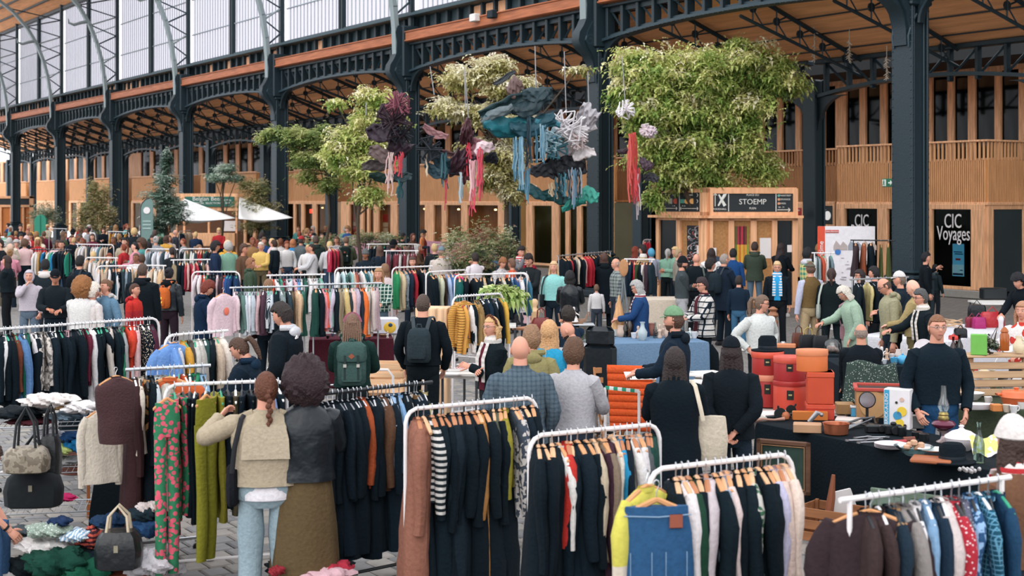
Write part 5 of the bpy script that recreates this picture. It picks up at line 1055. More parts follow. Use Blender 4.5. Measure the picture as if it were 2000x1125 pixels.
rail('rail with the pink flowered shirt', 452, 562, 598, 559, 1.6, 'c', (0, 0), 's:dcc4c8 s:5c7870 s:c8d0d8 s:dcdce0 s:b0b8c0 s:c8a8ac j:4c3440 s:d8dce0:vs:2c3840:40 s:c4ccd4 j:101c24 j:8c989c j:788880 j:2c3c44 j:6c5c48 j:c8a888 j:3c7464', seed=14, hang='plastic')
rail('rail behind the redhead in navy', 375, 531, 468, 531, 1.6, 'w', (1, 1), 's:dcd0d4 s:e0d8d8 s:c8402c s:3c6048 j:0c1820 j:0a161e s:c4a8ac s:3c2c34 s:d8684c j:2c5084 j:24406c j:1c3454', seed=15, hang='plastic')
rail('rail left of the curved white one', 524, 538, 632, 536, 1.65, 'w', (0, 0), 's:dc5c3c s:d8d4d4 s:3c7864 t:a82c3c s:dcdce0 t:c8ccd4 s:d8a8b0 s:5c88b8 s:dcd8d8 s:2c5c50 s:e0dcdc s:ddd2d0 s:dcdcdc s:88a89c', seed=16, hang='plastic')
rail('coat-packed rail left of the green-jumper woman', 608, 556, 742, 553, 1.65, 'c', (0, 0), 'j:1c4038 j:0c1820 s:d88c94 s:d85c44 s:8ca8a0 s:c0b4c4 j:101c24 j:8c7c64 j:a49c8c j:c8b078 s:2c3840 j:e0b4ac j:b4a4b4 j:28303c j:dc6c34 s:dcc8c4 j:c0b4a8 j:c8beb8 j:b8a0a4', seed=17)
rail('curved white rail behind the green-jumper woman', 654, 524, 742, 522, 1.65, 'w', (1, 0), 's:dce0e0 s:b0c8cc s:3c5c58 s:8cb4b0 s:c8a48c s:b05c50 s:dcd8d4 t:2c5c60 s:a8c4cc s:d8d8dc s:2c3c40', seed=18, lo=1)
rail('rail with the green jacket at its curved end', 766, 523, 842, 520, 1.65, 'w', (1, 0), 'j:2c8454 j:c8b494 j:8c98a0:camo:4c5c64:20 j:1c2c3c k:a82c38 k:8c2430:plaid:2c2428:12 j:0c1820 k:c8b8b8 j:2c5048', seed=19, lo=0, hang='wood')
rail('curved rail with the magenta jacket', 832, 532, 912, 527, 1.65, 'w', (1, 1), 'j:0a161e j:0c1820 j:c8ccb0 s:3c3028 s:b0c4e4 j:4c74a4 j:c82c64 j:d04070 s:a89c90', seed=20, hang='wood')
rail('white rail of empty wooden hangers', 888, 537, 1030, 534, 1.65, 'w', (1, 1), 'j:14504c j:0a161e j:0c1820 j:0e1a24 s:b8a890 j:101c24 j:0a161e s:c8c8b8 j:101c24 s:2c4c7c s:dcd8d8', seed=21, hang='wood')
rail('rail with the yellow striped cardigan', 884, 580, 982, 573, 1.65, 'w', (1, 1), 'k:d8a050:hs:8c6430:30 k:d8a050 j:0c1820 j:dcd8d4 j:0c1a22 j:0a161e j:a88858 j:8c7048 j:0c1820 s:d8d4d4 j:142838 j:0c1c2c j:101c24 s:dcdce0 j:0a161e k:d8a848', seed=22, hang='plastic')
rail('small white rail beside the spider plant', 992, 534, 1032, 533, 1.65, 'w', (0, 1), 's:5c88b0 s:a8c8d8 s:c8d4dc s:3c6c84', seed=23, lo=1)
rail('rail of dark coats and red jackets', 1090, 500, 1193, 491, 1.7, 'c', (0, 0), 'j:0a161e j:0c1820 k:b03038 j:0a161e s:dcd0c0 j:0c1820 s:d8a8a0 p:b02c38 p:a82834 j:0a161e j:0c1820 p:0e1a24 c:0a161e c:0c1820 c:1a2c24', seed=24, hang='wood')
rail('rail of dark jackets left of the kiosk', 1222, 506, 1276, 507, 1.65, 'w', (0, 0), 'j:0c1c2c j:142838 k:b82c38 j:2c3c30 j:34442c j:0a161e k:dcd4d0 j:3c2c34 j:1c2c34', seed=25, hang='wood')
rail('rail behind the hooded man and the white cap', 1662, 546, 1772, 541, 1.6, 'c', (0, 0), 'j:0c1820 j:0a161e s:c8b880 j:0c1820 j:101c26 j:24303c j:3c4c54 j:0a161e j:0c1820 j:101c26', seed=26, hang='wire')
rail('small white rail in front of the map board', 1588, 494, 1628, 494, 1.75, 'w', (0, 0), 's:c8d0d0 s:8c9ca0 s:b8503c s:c8a898 s:dcdcdc s:6c8088', seed=27, lo=1, hang='plastic')
rail('tall black rail in front of the map board', 1664, 469, 1745, 470, 2.05, 'b', (0, 0), 'j:3c3034 j:8a4c34 j:0c1820 D:4c5430 D:4c5430', seed=28, hang='wood')
rail('low rail below the lit shop windows', 718, 477, 812, 477, 1.7, 'w', (0, 0), 'c:4c2c30 c:0c1820 s:6c2c34 j:101c24 j:3c3438 j:0a161e s:8c3840 j:1c2428', n=14, seed=29, lo=1)
rail('rail behind the red-sleeved shopper', 752, 490, 815, 490, 1.65, 'w', (0, 0), 's:c8c4c0 s:b8b0a8 j:0c1820 s:8c9498 j:6c3038', n=9, seed=30, lo=1)
rail('short rail right of the dark green hooded man', 642, 482, 662, 481, 1.6, 'w', (0, 0), 's:b02c44 s:c43048 s:c8c4c8 j:4c443c', n=6, seed=31, lo=1)
L_ = 's:dcd8d8 s:c8b8a8 j:0c1820 s:8c9ca8 j:101c24 s:d8c8b8 s:b8a088 s:5c7c8c j:2c3840 s:d8d4d4'
for i, (x0, y0, x1, y1, c_, ds, cs) in enumerate((
    (64, 487, 138, 488, 'b', 'black rail with blue and red clothes, far left', 'j:1c6c9c s:2c7cb0 j:0c1820 s:2c8c74 s:3c9c80 s:c8382c s:cc4434 s:dcd8d4 j:101c24 s:b8905c'), (166, 503, 228, 504, 'w', 'rail of pale shirts by the backpack wearer', L_), (150, 477, 222, 478, 'w', 'rail with many wooden hangers, far left', L_), (188, 520, 262, 519, 'w', 'rail above the boy in red', L_),
    (255, 518, 322, 519, 'w', 'rail behind the man in the long black coat', 's:d8b48c s:c8b49c j:2c3c40 s:dcd4c8 j:6c6450 s:c8c0a8'), (284, 486, 346, 487, 'w', 'rail with white shirts, left of the sixth bay', 's:dcdce0 s:c8ccd4 s:b8c4cc s:dcdce0 j:3c4c54'), (212, 452, 252, 453, 'w', 'far rail by the banner flag', 's:c8943c j:0c1820 s:dcdce0'), (262, 454, 298, 454, 'w', 'far rail under the banner flag', 's:c8c4c4 j:0c1820 s:8c98a0'),
    (336, 508, 408, 507, 'w', 'rail with the spotted dress', 'd:101820:dots:c8c8cc:30 d:101820:dots:c8c8cc:30 j:0c1820 s:d8b0a8 j:101c24 s:8c7c60 s:b03848 j:101c24'), (352, 486, 414, 486, 'w', 'curved rail left of the yellow hoodie', 'j:0c1820 s:5c6450 s:a83034 s:dcdcd8 j:2c3c44'), (3, 470, 60, 470, 'w', 'far left rail behind the bearded woman', L_), (350, 452, 372, 450, 'w', 'far rail by the fifth column', 'c:14202c c:c8b098'), (95, 446, 130, 447, 'c', 'tall far rail with the maroon cloth', 'D:44202c'), (1256, 468, 1270, 468, 'w', 'thin far rail left of the kiosk', 's:c83444'))):
    rail(ds, x0, y0, x1, y1, 1.6 if i != 12 else 1.9, c_, (i % 2, (i // 2) % 2), cs, n=max(5, int((x1 - x0) / 5.5)) if i != 12 else 1, lo=1, seed=40 + i)
# pieces seen face on
def face_on(name, lab, cat, mesh, px, py, z, yaw, mt, hk='wood', sc=1):
    o = PZ(px, py, z); g = ob(name, mesh, None, o, R(yaw), lab, cat, mats=[mt]); g.scale = (sc, sc, sc); h_ = ob('hanger', hanger_mesh(hk), g, mats=[mat(HGC[hk][0]), None]); h_.scale.x = .5 if 'trousers' in name else .9; return g
g = face_on('hanging_skirt', 'dark blue denim skirt facing out at the end of the near rail', 'skirt', skirt_mesh(.62, 1), 1282, 948, 1.47, 8, mat('1f4a70', .85, 0, .25, .3, 40))
MB().bb((.10, -.045, -.15), (.075, .006, .06), 0, .003).build('waist_label', mat('8a4a38'), g); MB().tube([(-.19, -.03, -.125), (0, -.046, -.13), (.19, -.03, -.125)], .003, 4).build('waist_seam', mat('7a94ac'), g); g.scale = (.9, 1.0, 1.15)
m = MB(); m.tube([(-.16, -.052, -.28), (-.16, -.052, -.40), (-.10, -.056, -.44), (-.04, -.056, -.40), (-.04, -.055, -.28)], .002, 4); m.tube([(.04, -.055, -.28), (.04, -.055, -.40), (.10, -.056, -.44), (.16, -.052, -.40), (.16, -.052, -.28)], .002, 4); m.build('pocket_stitching', mat('8aa4bc'), g)
g = face_on('hanging_jacket', 'yellow and cream jacket sleeve hanging behind the denim skirt', 'jacket', top_mesh(.7, .62, .05, 1), 1262, 925, 1.5, 48, mat('c8bcac', .85, 0, .15, .3, 30, 'half', 'c0b850', -.42))
g = face_on('hanging_jacket', 'dark brown jacket facing out at the near end of the corner rail', 'jacket', top_mesh(.8, .6, .08, 0, 1.05), 1700, 972, 1.5, -12, cl('33272a'))
g = face_on('hanging_sweater', 'light blue sweater facing out on its rail', 'sweater', top_mesh(.62, .56, .05, 0, .95), 338, 657, 1.6, 48, cl('6890c8'))
g = face_on('hanging_cardigan', 'yellow striped cardigan with a scarf facing out on its rail', 'cardigan', top_mesh(.7, .62, .06, 1), 906, 580, 1.65, 35, cl('d8a050', 'hs', '8c6430', 36), sc=.85)
for i, hx in enumerate(('b83c3c', '2c5c50', 'd8c8a0', '3c4c7c', 'c87c38', '1c2428')): MB().tube([(-.05 + i * .02, -.07, -.12), (-.07 + i * .027, -.09, -.35), (-.09 + i * .036, -.08, -.62)], .018, 6, fl=.4).build('scarf_strip', mat(hx), g)
g = face_on('hanging_coat', 'dark reddish-brown hooded coat draped over the rail end', 'coat', top_mesh(.7, .0, .10, 2, .75), 226, 722, 1.62, 50, mat('3c2426', .9, 0, .4, .5, 60), sc=.78)
g = face_on('hanging_blouse', 'cream long-sleeved blouse hanging below the brown coat', 'blouse', top_mesh(.66, .56, .04, 1, 1.1), 217, 775, 1.33, 35, cl('cfc4b4'), sc=.66); g.location.y -= .3; g.scale.z = .95
g = face_on('hanging_skirt', 'long black skirt hanging low under the cream blouse', 'skirt', dress_mesh(.8, 1, 0, .2), 224, 838, .95, 40, cl('0c161c'))
g = face_on('hanging_trousers', 'bright floral trousers with pink and orange flowers on green', 'trousers', trouser_mesh(1.35, 1, 0, .09), 326, 762, 1.5, 30, mat('2c7450', .85, 0, .2, .2, 30, 'floral', 'd0566a', 27))
g = face_on('hanging_trousers', 'mustard green trousers hanging at the front of the rail', 'trousers', trouser_mesh(1.28, 0, 0, .1), 402, 755, 1.52, 60, cl('7c7a26'))
g = face_on('hanging_tee_shirt', 'orange top on the rail with hangers at the left', 'top', top_mesh(.5, .2, .04, 2), 332, 722, 1.55, 0, cl('c05c34'))
g = face_on('hanging_shirt', 'pale pink shirt with an orange flower facing out', 'shirt', top_mesh(.68, .5, .04, 0), 436, 565, 1.6, 52, cl('e0c4cc')); MB().ball((.02, -.05, -.32), (.05, .008, .06), 8, 5).build('printed_flower', mat('d8705a'), g)
# ------------------------------------------------------------------ the people one can tell apart
BK = '0a161e'; SKn = SKINS
Pn = person
Pn('woman with auburn braid in a cropped beige trench jacket at the rail', 520, 728, 1.70, 8, 'a89a84', '8ea2aa', '5a3424', 'braid', 'raise', shirt=None, bulk=1.35, bag='L', bagc='14161c', legs=1.25, pitch=-4, hyaw=12, wide=1.2,
   extra=lambda t, tor, hdh, arms: (
       (lambda m: (m.loft([[tor(V((x * k, -.155 - .015 * q, z))) for x in (-.17, -.09, 0, .09, .17)] for z, k, q in ((1.40, .8, -1), (1.3, .95, 0), (1.16, 1.0, .6), (1.158, 1.0, .3))], closed=False, cap=False), m.build('storm_flap', cl('b0a28c'), t)))(MB()),
       (lambda m: (m.loft([[V((.20 * cos(a * pi / 10) * k, .145 * sin(a * pi / 10) * k, z)) for a in range(20)] for z, k in ((.95, .9), (.9, 1.0), (.86, 1.0), (.87, .9))]), m.build('shirt_hem', cl('dcd8dc'), t)))(MB()),
       [(lambda m: (m.tube([tor(V((sx * .09, -.06, 1.475))), tor(V((sx * .19, -.03, 1.44)))], [.03, .02], 6, fl=.4), m.build('epaulette', cl('a89a84'), t)))(MB()) for sx in (-1, 1)]))
Pn('woman with very big dark curly hair, black leather jacket and bronze skirt', 596, 715, 1.74, 12, '101a20', '5c4c34', '2c1c20', 'afro', 'front', bulk=1.45, skirt=.25, puff=0, clothm=mat('11191f', .4, 0, .4, .6, 12), legs=1)
Pn('young man in a black padded jacket with white hood, profile', 558, 592, 1.80, 78, '0e1820', '14202a', '2c2422', 'tousle', 'pocket', bulk=1.6, puff=1, hood='c8c8cc', skin=0, pitch=18,
   extra=lambda t, tor, hdh, arms: (lambda m: (m.prism([(-.10, 1.40), (-.06, 1.425), (-.03, 1.41), (-.03, 1.395), (-.10, 1.39)], 1, -.150, -.138), m.build('white_emblem', WHITE, t)))(MB()))
Pn('woman with brown ponytail in a dark padded jacket looking down', 480, 655, 1.62, 85, '101e2a', '14202a', '4a3428', 'pony', 'front', bulk=1.5, puff=1, hood='14283c', pitch=30)
Pn('person with dreadlocks in dark green carrying a large grey-green backpack', 688, 612, 1.70, 5, '16302c', '1c2428', '6a5040', 'dread', 'phone', bulk=1.35, pack='big', packc='3c5450', hood='16302c', pitch=15, hat='band', hatc='8a5060')
Pn('man in black sweater wearing a dark leather backpack', 826, 575, 1.80, -8, '0a141a', '0e181e', '4a3c34', 'crop', 'pocket', pack='small', packc='28343a', bulk=1.2, wide=1.1)
Pn('blonde woman with glasses, hair band, dark cardigan and pale scarf', 962, 618, 1.68, 120, '101a20', '1c2428', 'c8a070', 'bob', 'crossed', shirt='5a1c2c', scarf='b8b4ae', glasses=2, hat='band', hatc='6a4030', bulk=1.2, hyaw=10)
Pn('bald man in a grey-blue checked tweed blazer, seen from behind', 1016, 657, 1.76, 3, '56646e', '2a2c34', '8a6a58', 'bald', 'pocket', pat='plaid', h2='3c4a56', ps=26, bulk=1.3, coat=.1, wide=1.08)
Pn('person with light brown hair in a khaki padded jacket behind the bald man', 1038, 633, 1.68, -10, '8a8258', '3c3c34', '8a6a50', 'fringe', 'pocket', bulk=1.5, hood='8a8258', d=13.6)
Pn('blonde woman in a bright turquoise top seen from behind', 1072, 622, 1.68, -14, '2c94bc', '2c3440', 'c09468', 'long', 'front', d=14.3)
Pn('young person with brown hair in a light grey sweater from behind', 1120, 664, 1.70, -22, 'b0aeb2', '2c3440', '5a4030', 'fringe', 'front', bulk=1.2)
Pn('bearded bald man in dark blue sitting and reading before an office chair', 1118, 626, 1.78, 70, '142430', '2c3038', '6a4a3c', 'bald', 'lap', pitch=28, beard='3c2a24', sit=1)
Pn('curly-haired seated man in navy raising a hand to his mouth', 1110, 600, 1.76, 15, '18283a', '1c2430', '2c2420', 'tousle', 'chin', sit=1)
Pn('grey-haired woman in a blue jacket looking down at the blue table', 1250, 547, 1.64, 84, '20406c', '142238', '9c9a98', 'bob', 'front', bulk=1.35, coat=.12, glasses=1, pitch=20, scarf='8a3a44')
Pn('bearded man in light green cap and navy coat, profile to the left', 1318, 602, 1.80, 75, '12202e', '10181e', '4a3428', 'short', 'front', bulk=1.35, coat=.3, hat='cap', hatc='6e9270', beard='5a4234', hood='0e1822')
Pn('long-haired woman in black with a cream tote bag, seen from behind', 1318, 680, 1.68, -5, '0a151c', '0e181e', '2c2220', 'longer', 'front', bulk=1.5, coat=.35, bag='toteR', bagc='c8bca8')
Pn('long-haired woman in a black cap with hands clasped behind', 1428, 662, 1.70, -10, '0c151b', '1c2834', '2a1e1e', 'longer', 'back', bulk=1.35, coat=.05, hat='cap', hatc='0e161c')
Pn('woman with ponytail and glasses in a white fleece, hands on hips', 1484, 576, 1.66, -152, 'c8ccc8', '14181c', '6a5648', 'pony', 'hips', glasses=1, bulk=1.35, pitch=8, hyaw=48)
Pn('short-haired man with glasses in a dark sweater facing the camera', 1830, 626, 1.82, 182, '0c1a24', '1f4468', '7a543c', 'crop', 'pocket', glasses=2, d=13.35, bulk=1.25, wide=1.1,
   extra=lambda t, tor, hdh, arms: ((lambda m: (m.lathe([(.022, -.006), (.024, 0), (.022, .006)], tor(V((.235, .13, .93))), 12), m.build('wristwatch', mat('c8c4c0', .3, .5), t)))(MB())))
Pn('balding man in a black jacket seated with his back turned', 1682, 633, 1.76, 0, '0e161c', '14181c', '8a7a70', 'baldring', 'lap', sit=1, bulk=1.45, wide=1.12, skin=4)
Pn('grey-haired woman in a pale green coat leaning over the tables', 1655, 556, 1.64, 95, '9cb4a0', '3c4438', 'c4bcb0', 'bob', 'reach', lean=12, coat=.3, bulk=1.5, glasses=2, pitch=24, bag='R', bagc='a07880')
Pn('man in a beige hooded sweatshirt with glasses looking down', 1735, 540, 1.80, 92, '9a967a', '1c2834', '4c3c34', 'baldring', 'down', hood='9a967a', bulk=1.3, glasses=1, pitch=24, lean=5)
Pn('short grey-haired person in a black coat bending over the tea set', 1800, 566, 1.68, 98, '101a20', '101a20', '4c4c4c', 'short', 'reach', coat=.15, lean=6, glasses=1, bulk=1.35, scarf='b8b0a4')
Pn('bald man in a tan jacket with a bag behind him', 1790, 545, 1.78, 60, 'a08c60', '6c6040', '9a8070', 'bald', 'front', bulk=1.4, bag='R', bagc='86784c', pitch=18, skin=2)
Pn('person in a white cap and dark striped jacket', 1758, 532, 1.74, 80, '14202a', '1c2430', '6c5c50', 'short', 'front', hat='cap', hatc='d0ccc8', bulk=1.2)
Pn('dark-haired woman in a black and white plaid shirt jacket', 1375, 543, 1.68, 110, 'c8c4c0', '0e181e', '2c2024', 'short', 'front', pat='grid', h2='14202a', ps=11, bulk=1.4, coat=.12, glasses=1, shirt='4c2028', pitch=10)
Pn('man in a brown suede waistcoat and flat cap with white sleeves', 1583, 512, 1.78, 20, '6a5434', 'b09a78', '5a4438', 'short', 'down', vest=1, shirt='b8bcd0', hat='flat', hatc='5c584c', bulk=1.15, clothm=None)
Pn('woman with long dark ponytail in black carrying an embroidered bag', 1624, 524, 1.68, -15, '101a1e', '142024', '3a2a26', 'pony', 'down', bag='L', bagc='a8b0a8', coat=.2, bulk=1.2)
Pn('short-haired blonde woman with glasses and a bright blue scarf', 1518, 512, 1.66, 170, '0e1820', '14181c', 'c8a880', 'short', 'down', scarf='2c94c8', glasses=1, bulk=1.45, shirt='2c94c8')
Pn('man in an olive hooded jacket and jeans reading the kiosk notices', 1474, 474, 1.80, -10, '39443a', '5c7488', '3a2c28', 'short', 'front', coat=.12, bulk=1.55, hood='39443a', group=None)
Pn('long-haired man in a black t-shirt at the kiosk', 1524, 475, 1.82, -50, '0e161c', '14202a', '2c2020', 'long', 'front', bulk=1.2, pitch=10)
Pn('man with black curly hair in a turquoise and yellow patterned jacket', 1578, 486, 1.78, -70, '2c8c7c', '2c3844', '14181c', 'curly', 'front', pat='check', h2='d0c078', ps=9, bulk=1.5, skin=3, hood='c8c8d0')
Pn('grey-bearded man in a dark blue coat with a black rucksack', 1414, 496, 1.82, -60, '14202e', '14202a', '8a8078', 'crop', 'front', bulk=1.5, coat=.25, pack='small', packc='1c2830', beard='8a8078', glasses=1)
Pn('dark-haired person in a blue jacket behind the grey-bearded man', 1432, 487, 1.72, -20, '1c4478', '1c2834', '1c1a1c', 'short', 'down')
Pn('man in a charcoal jacket with folded arms and dark beanie', 1332, 503, 1.76, -95, '3c4448', 'a8a8ac', '2c2420', 'short', 'crossed', beard='2c2420', hat='beanie', hatc='14181c')
Pn('bald man in a black coat with a grey cross strap', 1360, 496, 1.74, -20, '0e181e', '14181c', 'a08070', 'bald', 'down', bulk=1.3, bag='R', bagc='4c5450')
Pn('woman with dark curls in black beside the grey-bearded man', 1388, 507, 1.66, -80, '101a20', '14202a', '1c1818', 'curly', 'front')
Pn('boy in a dark blue jacket and jeans between the tables', 1443, 540, 1.42, -20, '142434', '3c6484', '2c2422', 'short', 'down', bulk=1.3)
Pn('fair-haired person with sunglasses on the head near the kiosk', 1324, 489, 1.66, -100, '8a8478', '3c3c40', 'a08868', 'short', 'down', glasses=2, d=35)
Pn('dark-haired man in a dark jacket with a red hood collar', 1034, 496, 1.80, 150, '1c2226', '2c3038', '241c1c', 'quiff', 'front', hood='8c2434', bulk=1.4, pitch=20, hyaw=10)
Pn('dark-haired man with red scarf just behind the red-collared man', 1016, 482, 1.80, -150, '6c6c70', '3c4048', '201a1a', 'quiff', 'chin', scarf='b03038', pitch=10)
Pn('fair woman in a pale turquoise shirt with a black strap', 1082, 511, 1.68, 165, '88c4c0', '14202a', 'c8a880', 'long', 'down', bulk=1.4, bag='R', bagc='1c2428')
Pn('dark-haired person in a shiny black leather jacket, seen from behind', 1113, 530, 1.60, -5, '10161a', '14181c', '1c1a1c', 'bob', 'front', bulk=1.4, clothm=mat('10171c', .28, 0, .3, .4, 10))
Pn('brown-haired woman in a long black padded coat, seen from behind', 1180, 495, 1.70, 8, '0c161c', '0c161c', '4c342c', 'long', 'front', coat=.55, bulk=1.5, hood='0c161c')
Pn('older bald man in a checked shirt behind the long black coat', 1204, 506, 1.70, 100, '8c9490', '2c3440', '9a8880', 'baldring', 'down', pat='plaid', h2='3c444c', d=29)
Pn('woman with red hair near the rail of dark jackets', 1240, 482, 1.66, -60, '6c3434', '2c3038', '7a3424', 'long', 'front')
Pn('dark-haired man with a white scarf beside the red-haired woman', 1256, 480, 1.74, 60, 'b09a70', '2c3038', '241c1c', 'quiff', 'front', scarf='d8d4d0')
Pn('person in a light blue hooded coat right of the dark jackets', 1272, 486, 1.60, 10, 'a4a8bc', '3c4450', '5ca4c4', 'short', 'down', hat='hoodup', hatc='5ca8cc', bulk=1.3)
Pn('young woman in a green and white patterned jumper facing the camera', 740, 524, 1.68, 175, '284c44', '5c7480', 'a07c58', 'long', 'front', pat='grid', h2='b8c4b8', ps=15, bulk=1.5, hyaw=-5)
Pn('long-haired woman in a pale pink coat behind the green-jumper woman', 752, 516, 1.66, 20, 'd8c4c4', '8c8478', '7c5c44', 'long', 'down', bulk=1.4, coat=.3)
Pn('dark-haired woman with long hair facing the curved rail', 806, 502, 1.66, 178, '101a20', '14202a', '4c342c', 'long', 'down')
Pn('brown-haired person in a red sleeve raising a hand', 794, 482, 1.68, -15, 'b02c34', '2c3038', '5c4438', 'long', 'raise', bulk=1.3)
Pn('tall person in a black beanie and black jacket at the low rail', 768, 470, 1.84, -40, '0c161c', '14181c', '201a1a', 'short', 'front', hat='beanie', hatc='0c1216', coat=.2, bulk=1.4)
Pn('person in an oatmeal sweater with a grey cap, from behind', 862, 483, 1.76, -6, 'c4b8b0', '3c3c40', '8a7060', 'short', 'down', hat='cap', hatc='6c8088', bulk=1.55, wide=1.1)
Pn('man with dark hair at the lit shop windows, left one', 786, 456, 1.78, -60, '0e181e', '14181c', '1c1818', 'short', 'down')
Pn('brunette woman at the lit shop windows', 806, 456, 1.70, -120, '5c4034', '2c2c30', '5c3428', 'long', 'down')
Pn('child in an orange coat riding on shoulders', 824, 447, 1.0, -100, 'd88454', '2c3440', 'a88058', 'short', 'down', sit=1.95, d=50)
Pn('man with black beanie carrying a child on his shoulders', 826, 459, 1.80, -80, '8c3c34', '14181c', '1c1818', 'curly', 'down', d=50.5)
Pn('dark-haired person in a white top by the wispy bush', 928, 495, 1.66, 30, 'd4ccd0', '3c4048', '2c2220', 'short', 'chin')
Pn('grey-dark haired woman in a navy jacket, profile right', 948, 490, 1.66, -70, '1a3450', '1c2834', '3c3432', 'bob', 'down', bulk=1.3)
Pn('grey-haired woman in a denim jacket, profile right', 967, 488, 1.68, -80, '5c84a4', '2c3844', '7c7874', 'bob', 'down')
Pn('smiling auburn-haired woman leaning forward by the small rail', 980, 503, 1.64, -150, 'b8b4b4', '2c3440', '8a5838', 'fringe', 'front', pat='dots', h2='3c4448', ps=40, pitch=18)
Pn('bright orange-clad person near the right of the small rail', 1000, 497, 1.6, 60, 'c8583c', '3c3c40', '6c5040', 'short', 'down', d=31)
Pn('redhead in a navy hooded jacket looking at the clothes', 398, 547, 1.68, -75, '10233a', '14202c', '6a2c20', 'fringe', 'front', hood='10233a', coat=.15, bulk=1.5, pitch=25)
Pn('short-haired person in black with a brown shoulder bag', 524, 545, 1.70, -12, '0e181e', '14202a', '7c5c44', 'crop', 'raise', bag='L', bagc='4a2c34', bulk=1.3)
Pn('woman with a huge mass of light brown curls in a white top', 160, 548, 1.68, -8, 'd8d4d2', 'a8a8a4', '8c5c34', 'afro', 'front', bulk=1.3)
Pn('older woman with short white curls behind the big curls', 180, 552, 1.62, -40, 'd4ccc8', '8c8884', 'd4c8bc', 'curly', 'down', d=21.5)
Pn('woman with pulled-back brown hair in a denim and white jacket', 208, 546, 1.68, 140, '5c7c94', '8c9ca8', '6a4c38', 'bun', 'chin', hood='d0c8c4', bulk=1.35)
Pn('boy with short brown hair in a red and white hooded top', 262, 554, 1.56, -100, 'b03034', '2c3440', '4a3024', 'crop', 'down', pat='half', h2='b8322c', ps=1.27, hood='a82c30')
Pn('tall man in a long black coat, seen from behind', 278, 515, 1.84, -10, '0d171d', '10181e', '4c3c34', 'crop', 'down', coat=.4, bulk=1.6, hood='0c141a', wide=1.08)
Pn('woman in black leather jacket with an orange pumpkin-face backpack', 330, 523, 1.68, -18, '151c22', '2c2028', '14141a', 'bun', 'down', pack='pumpkin', packc='c0602c', bulk=1.35, hood='0c1216', clothm=mat('1a2228', .3, 0, .3, .4, 10))
Pn('girl in a pale grey hooded top with the hood up', 57, 529, 1.60, -170, 'b8b0b8', '5c6c7c', '2c2422', 'short', 'chin', hat='hoodup', hatc='b8b0b8', bulk=1.35)
Pn('young man in a black cap and black and grey jacket', 108, 527, 1.74, -165, '141c22', '14202a', '1c1a1c', 'short', 'front', hat='cap', hatc='10161c', bulk=1.5, pitch=12, skin=1)
Pn('dark-haired person with a black rucksack seen from behind, left', 156, 501, 1.76, -20, '14222e', '14202a', '1c1a1a', 'short', 'front', pack='small', packc='0e161c', bulk=1.3)
Pn('dark-haired person with white hood lining, far left', 88, 508, 1.72, 10, '1c262c', '2c3440', '181618', 'short', 'down', hood='d0c8c4', bulk=1.4)
Pn('dark-haired woman in profile with a black bag at the left edge', 14, 500, 1.70, 95, '101a20', '14181c', '3a2826', 'long', 'crossed', bulk=1.4, bag='R', bagc='241c24')
Pn('person in a red-lined white hat near the far black rail', 52, 462, 1.76, 170, '10181e', '14202a', 'c8b8b0', 'short', 'down', hat='beanie', hatc='d8b8b4')
Pn('fair-haired person in pale pink beside the far black rail', 20, 477, 1.68, 60, 'd0b8b0', '8c8884', 'c8a894', 'long', 'down')
Pn('person with a black hat and navy top holding a red bag', 142, 448, 1.80, -20, '1c2838', '1c2430', '1a1618', 'short', 'down', hat='beanie', hatc='10161a', bag='L', bagc='b02c34')
Pn('blond person in a bright yellow hooded jacket from behind', 445, 472, 1.72, 10, 'd8a040', '2c3844', 'd0b898', 'curly', 'down', hood='d09838', bulk=1.55)
Pn('grey-haired person in a pale yellow sweater facing the rails', 510, 474, 1.70, 172, 'd8b468', '6c6048', 'c8beb4', 'short', 'front', bulk=1.55)
Pn('person with ginger bob in a bright blue sweater from behind', 572, 468, 1.68, 5, '3a86b8', '14202a', 'a86c48', 'bob', 'front', bulk=1.5)
Pn('man in a grey coat and red cap next to the blue sweater', 588, 462, 1.80, -40, '5c6468', '2c3440', '3c302c', 'short', 'front', hat='cap', hatc='a83438', bulk=1.5, beard='2c2420')
Pn('person in a dark green hooded coat, from behind', 617, 462, 1.82, 10, '24322f', '1c2428', '4c3c34', 'short', 'front', coat=.45, bulk=1.6, hood='24322f')
Pn('person with olive sleeves and a black rucksack', 676, 462, 1.82, 0, '4c5440', '1c2428', '6c5444', 'crop', 'front', pack='big', packc='14201f', bulk=1.4)
Pn('man in a striped beanie and dark coat, left of the low rail', 714, 488, 1.70, 170, '14202a', '14181c', '1c1818', 'short', 'down', hat='beanie', hatc='5c6060', skin=3, bulk=1.4)
Pn('brown-haired person with long hair by the low rail', 742, 480, 1.68, 20, '1c2834', '2c3440', '5c4438', 'long', 'down')
Pn('brown-haired woman in an olive jacket behind the middle rails', 489, 505, 1.64, -80, '3c4c3c', '6c5c48', '8a5c40', 'bob', 'down', hood='3c4c3c', bulk=1.5)
Pn('woman with a long light-brown ponytail by the far rails', 388, 478, 1.68, -110, '14202a', '1c2834', '7c5c44', 'pony', 'down')
Pn('long-haired woman in a dark top left of the yellow hoodie', 330, 460, 1.68, -150, 'c8b4a8', '2c3440', '5c4034', 'long', 'down')
Pn('dark-haired person with white scarf left of the fourth column', 536, 470, 1.70, 70, '18242c', '14202a', '3c2820', 'fringe', 'down', scarf='c8c4c4')
Pn('woman with very long auburn hair in a pale coat by the fourth column', 548, 466, 1.70, 10, 'ccc4c0', '8ca4b4', '6c3c28', 'longer', 'down', coat=.3)
Pn('man in a dark coat under the banner flag', 266, 444, 1.78, -20, '10222c', '14202a', '3c302c', 'short', 'down', coat=.3, bulk=1.4)
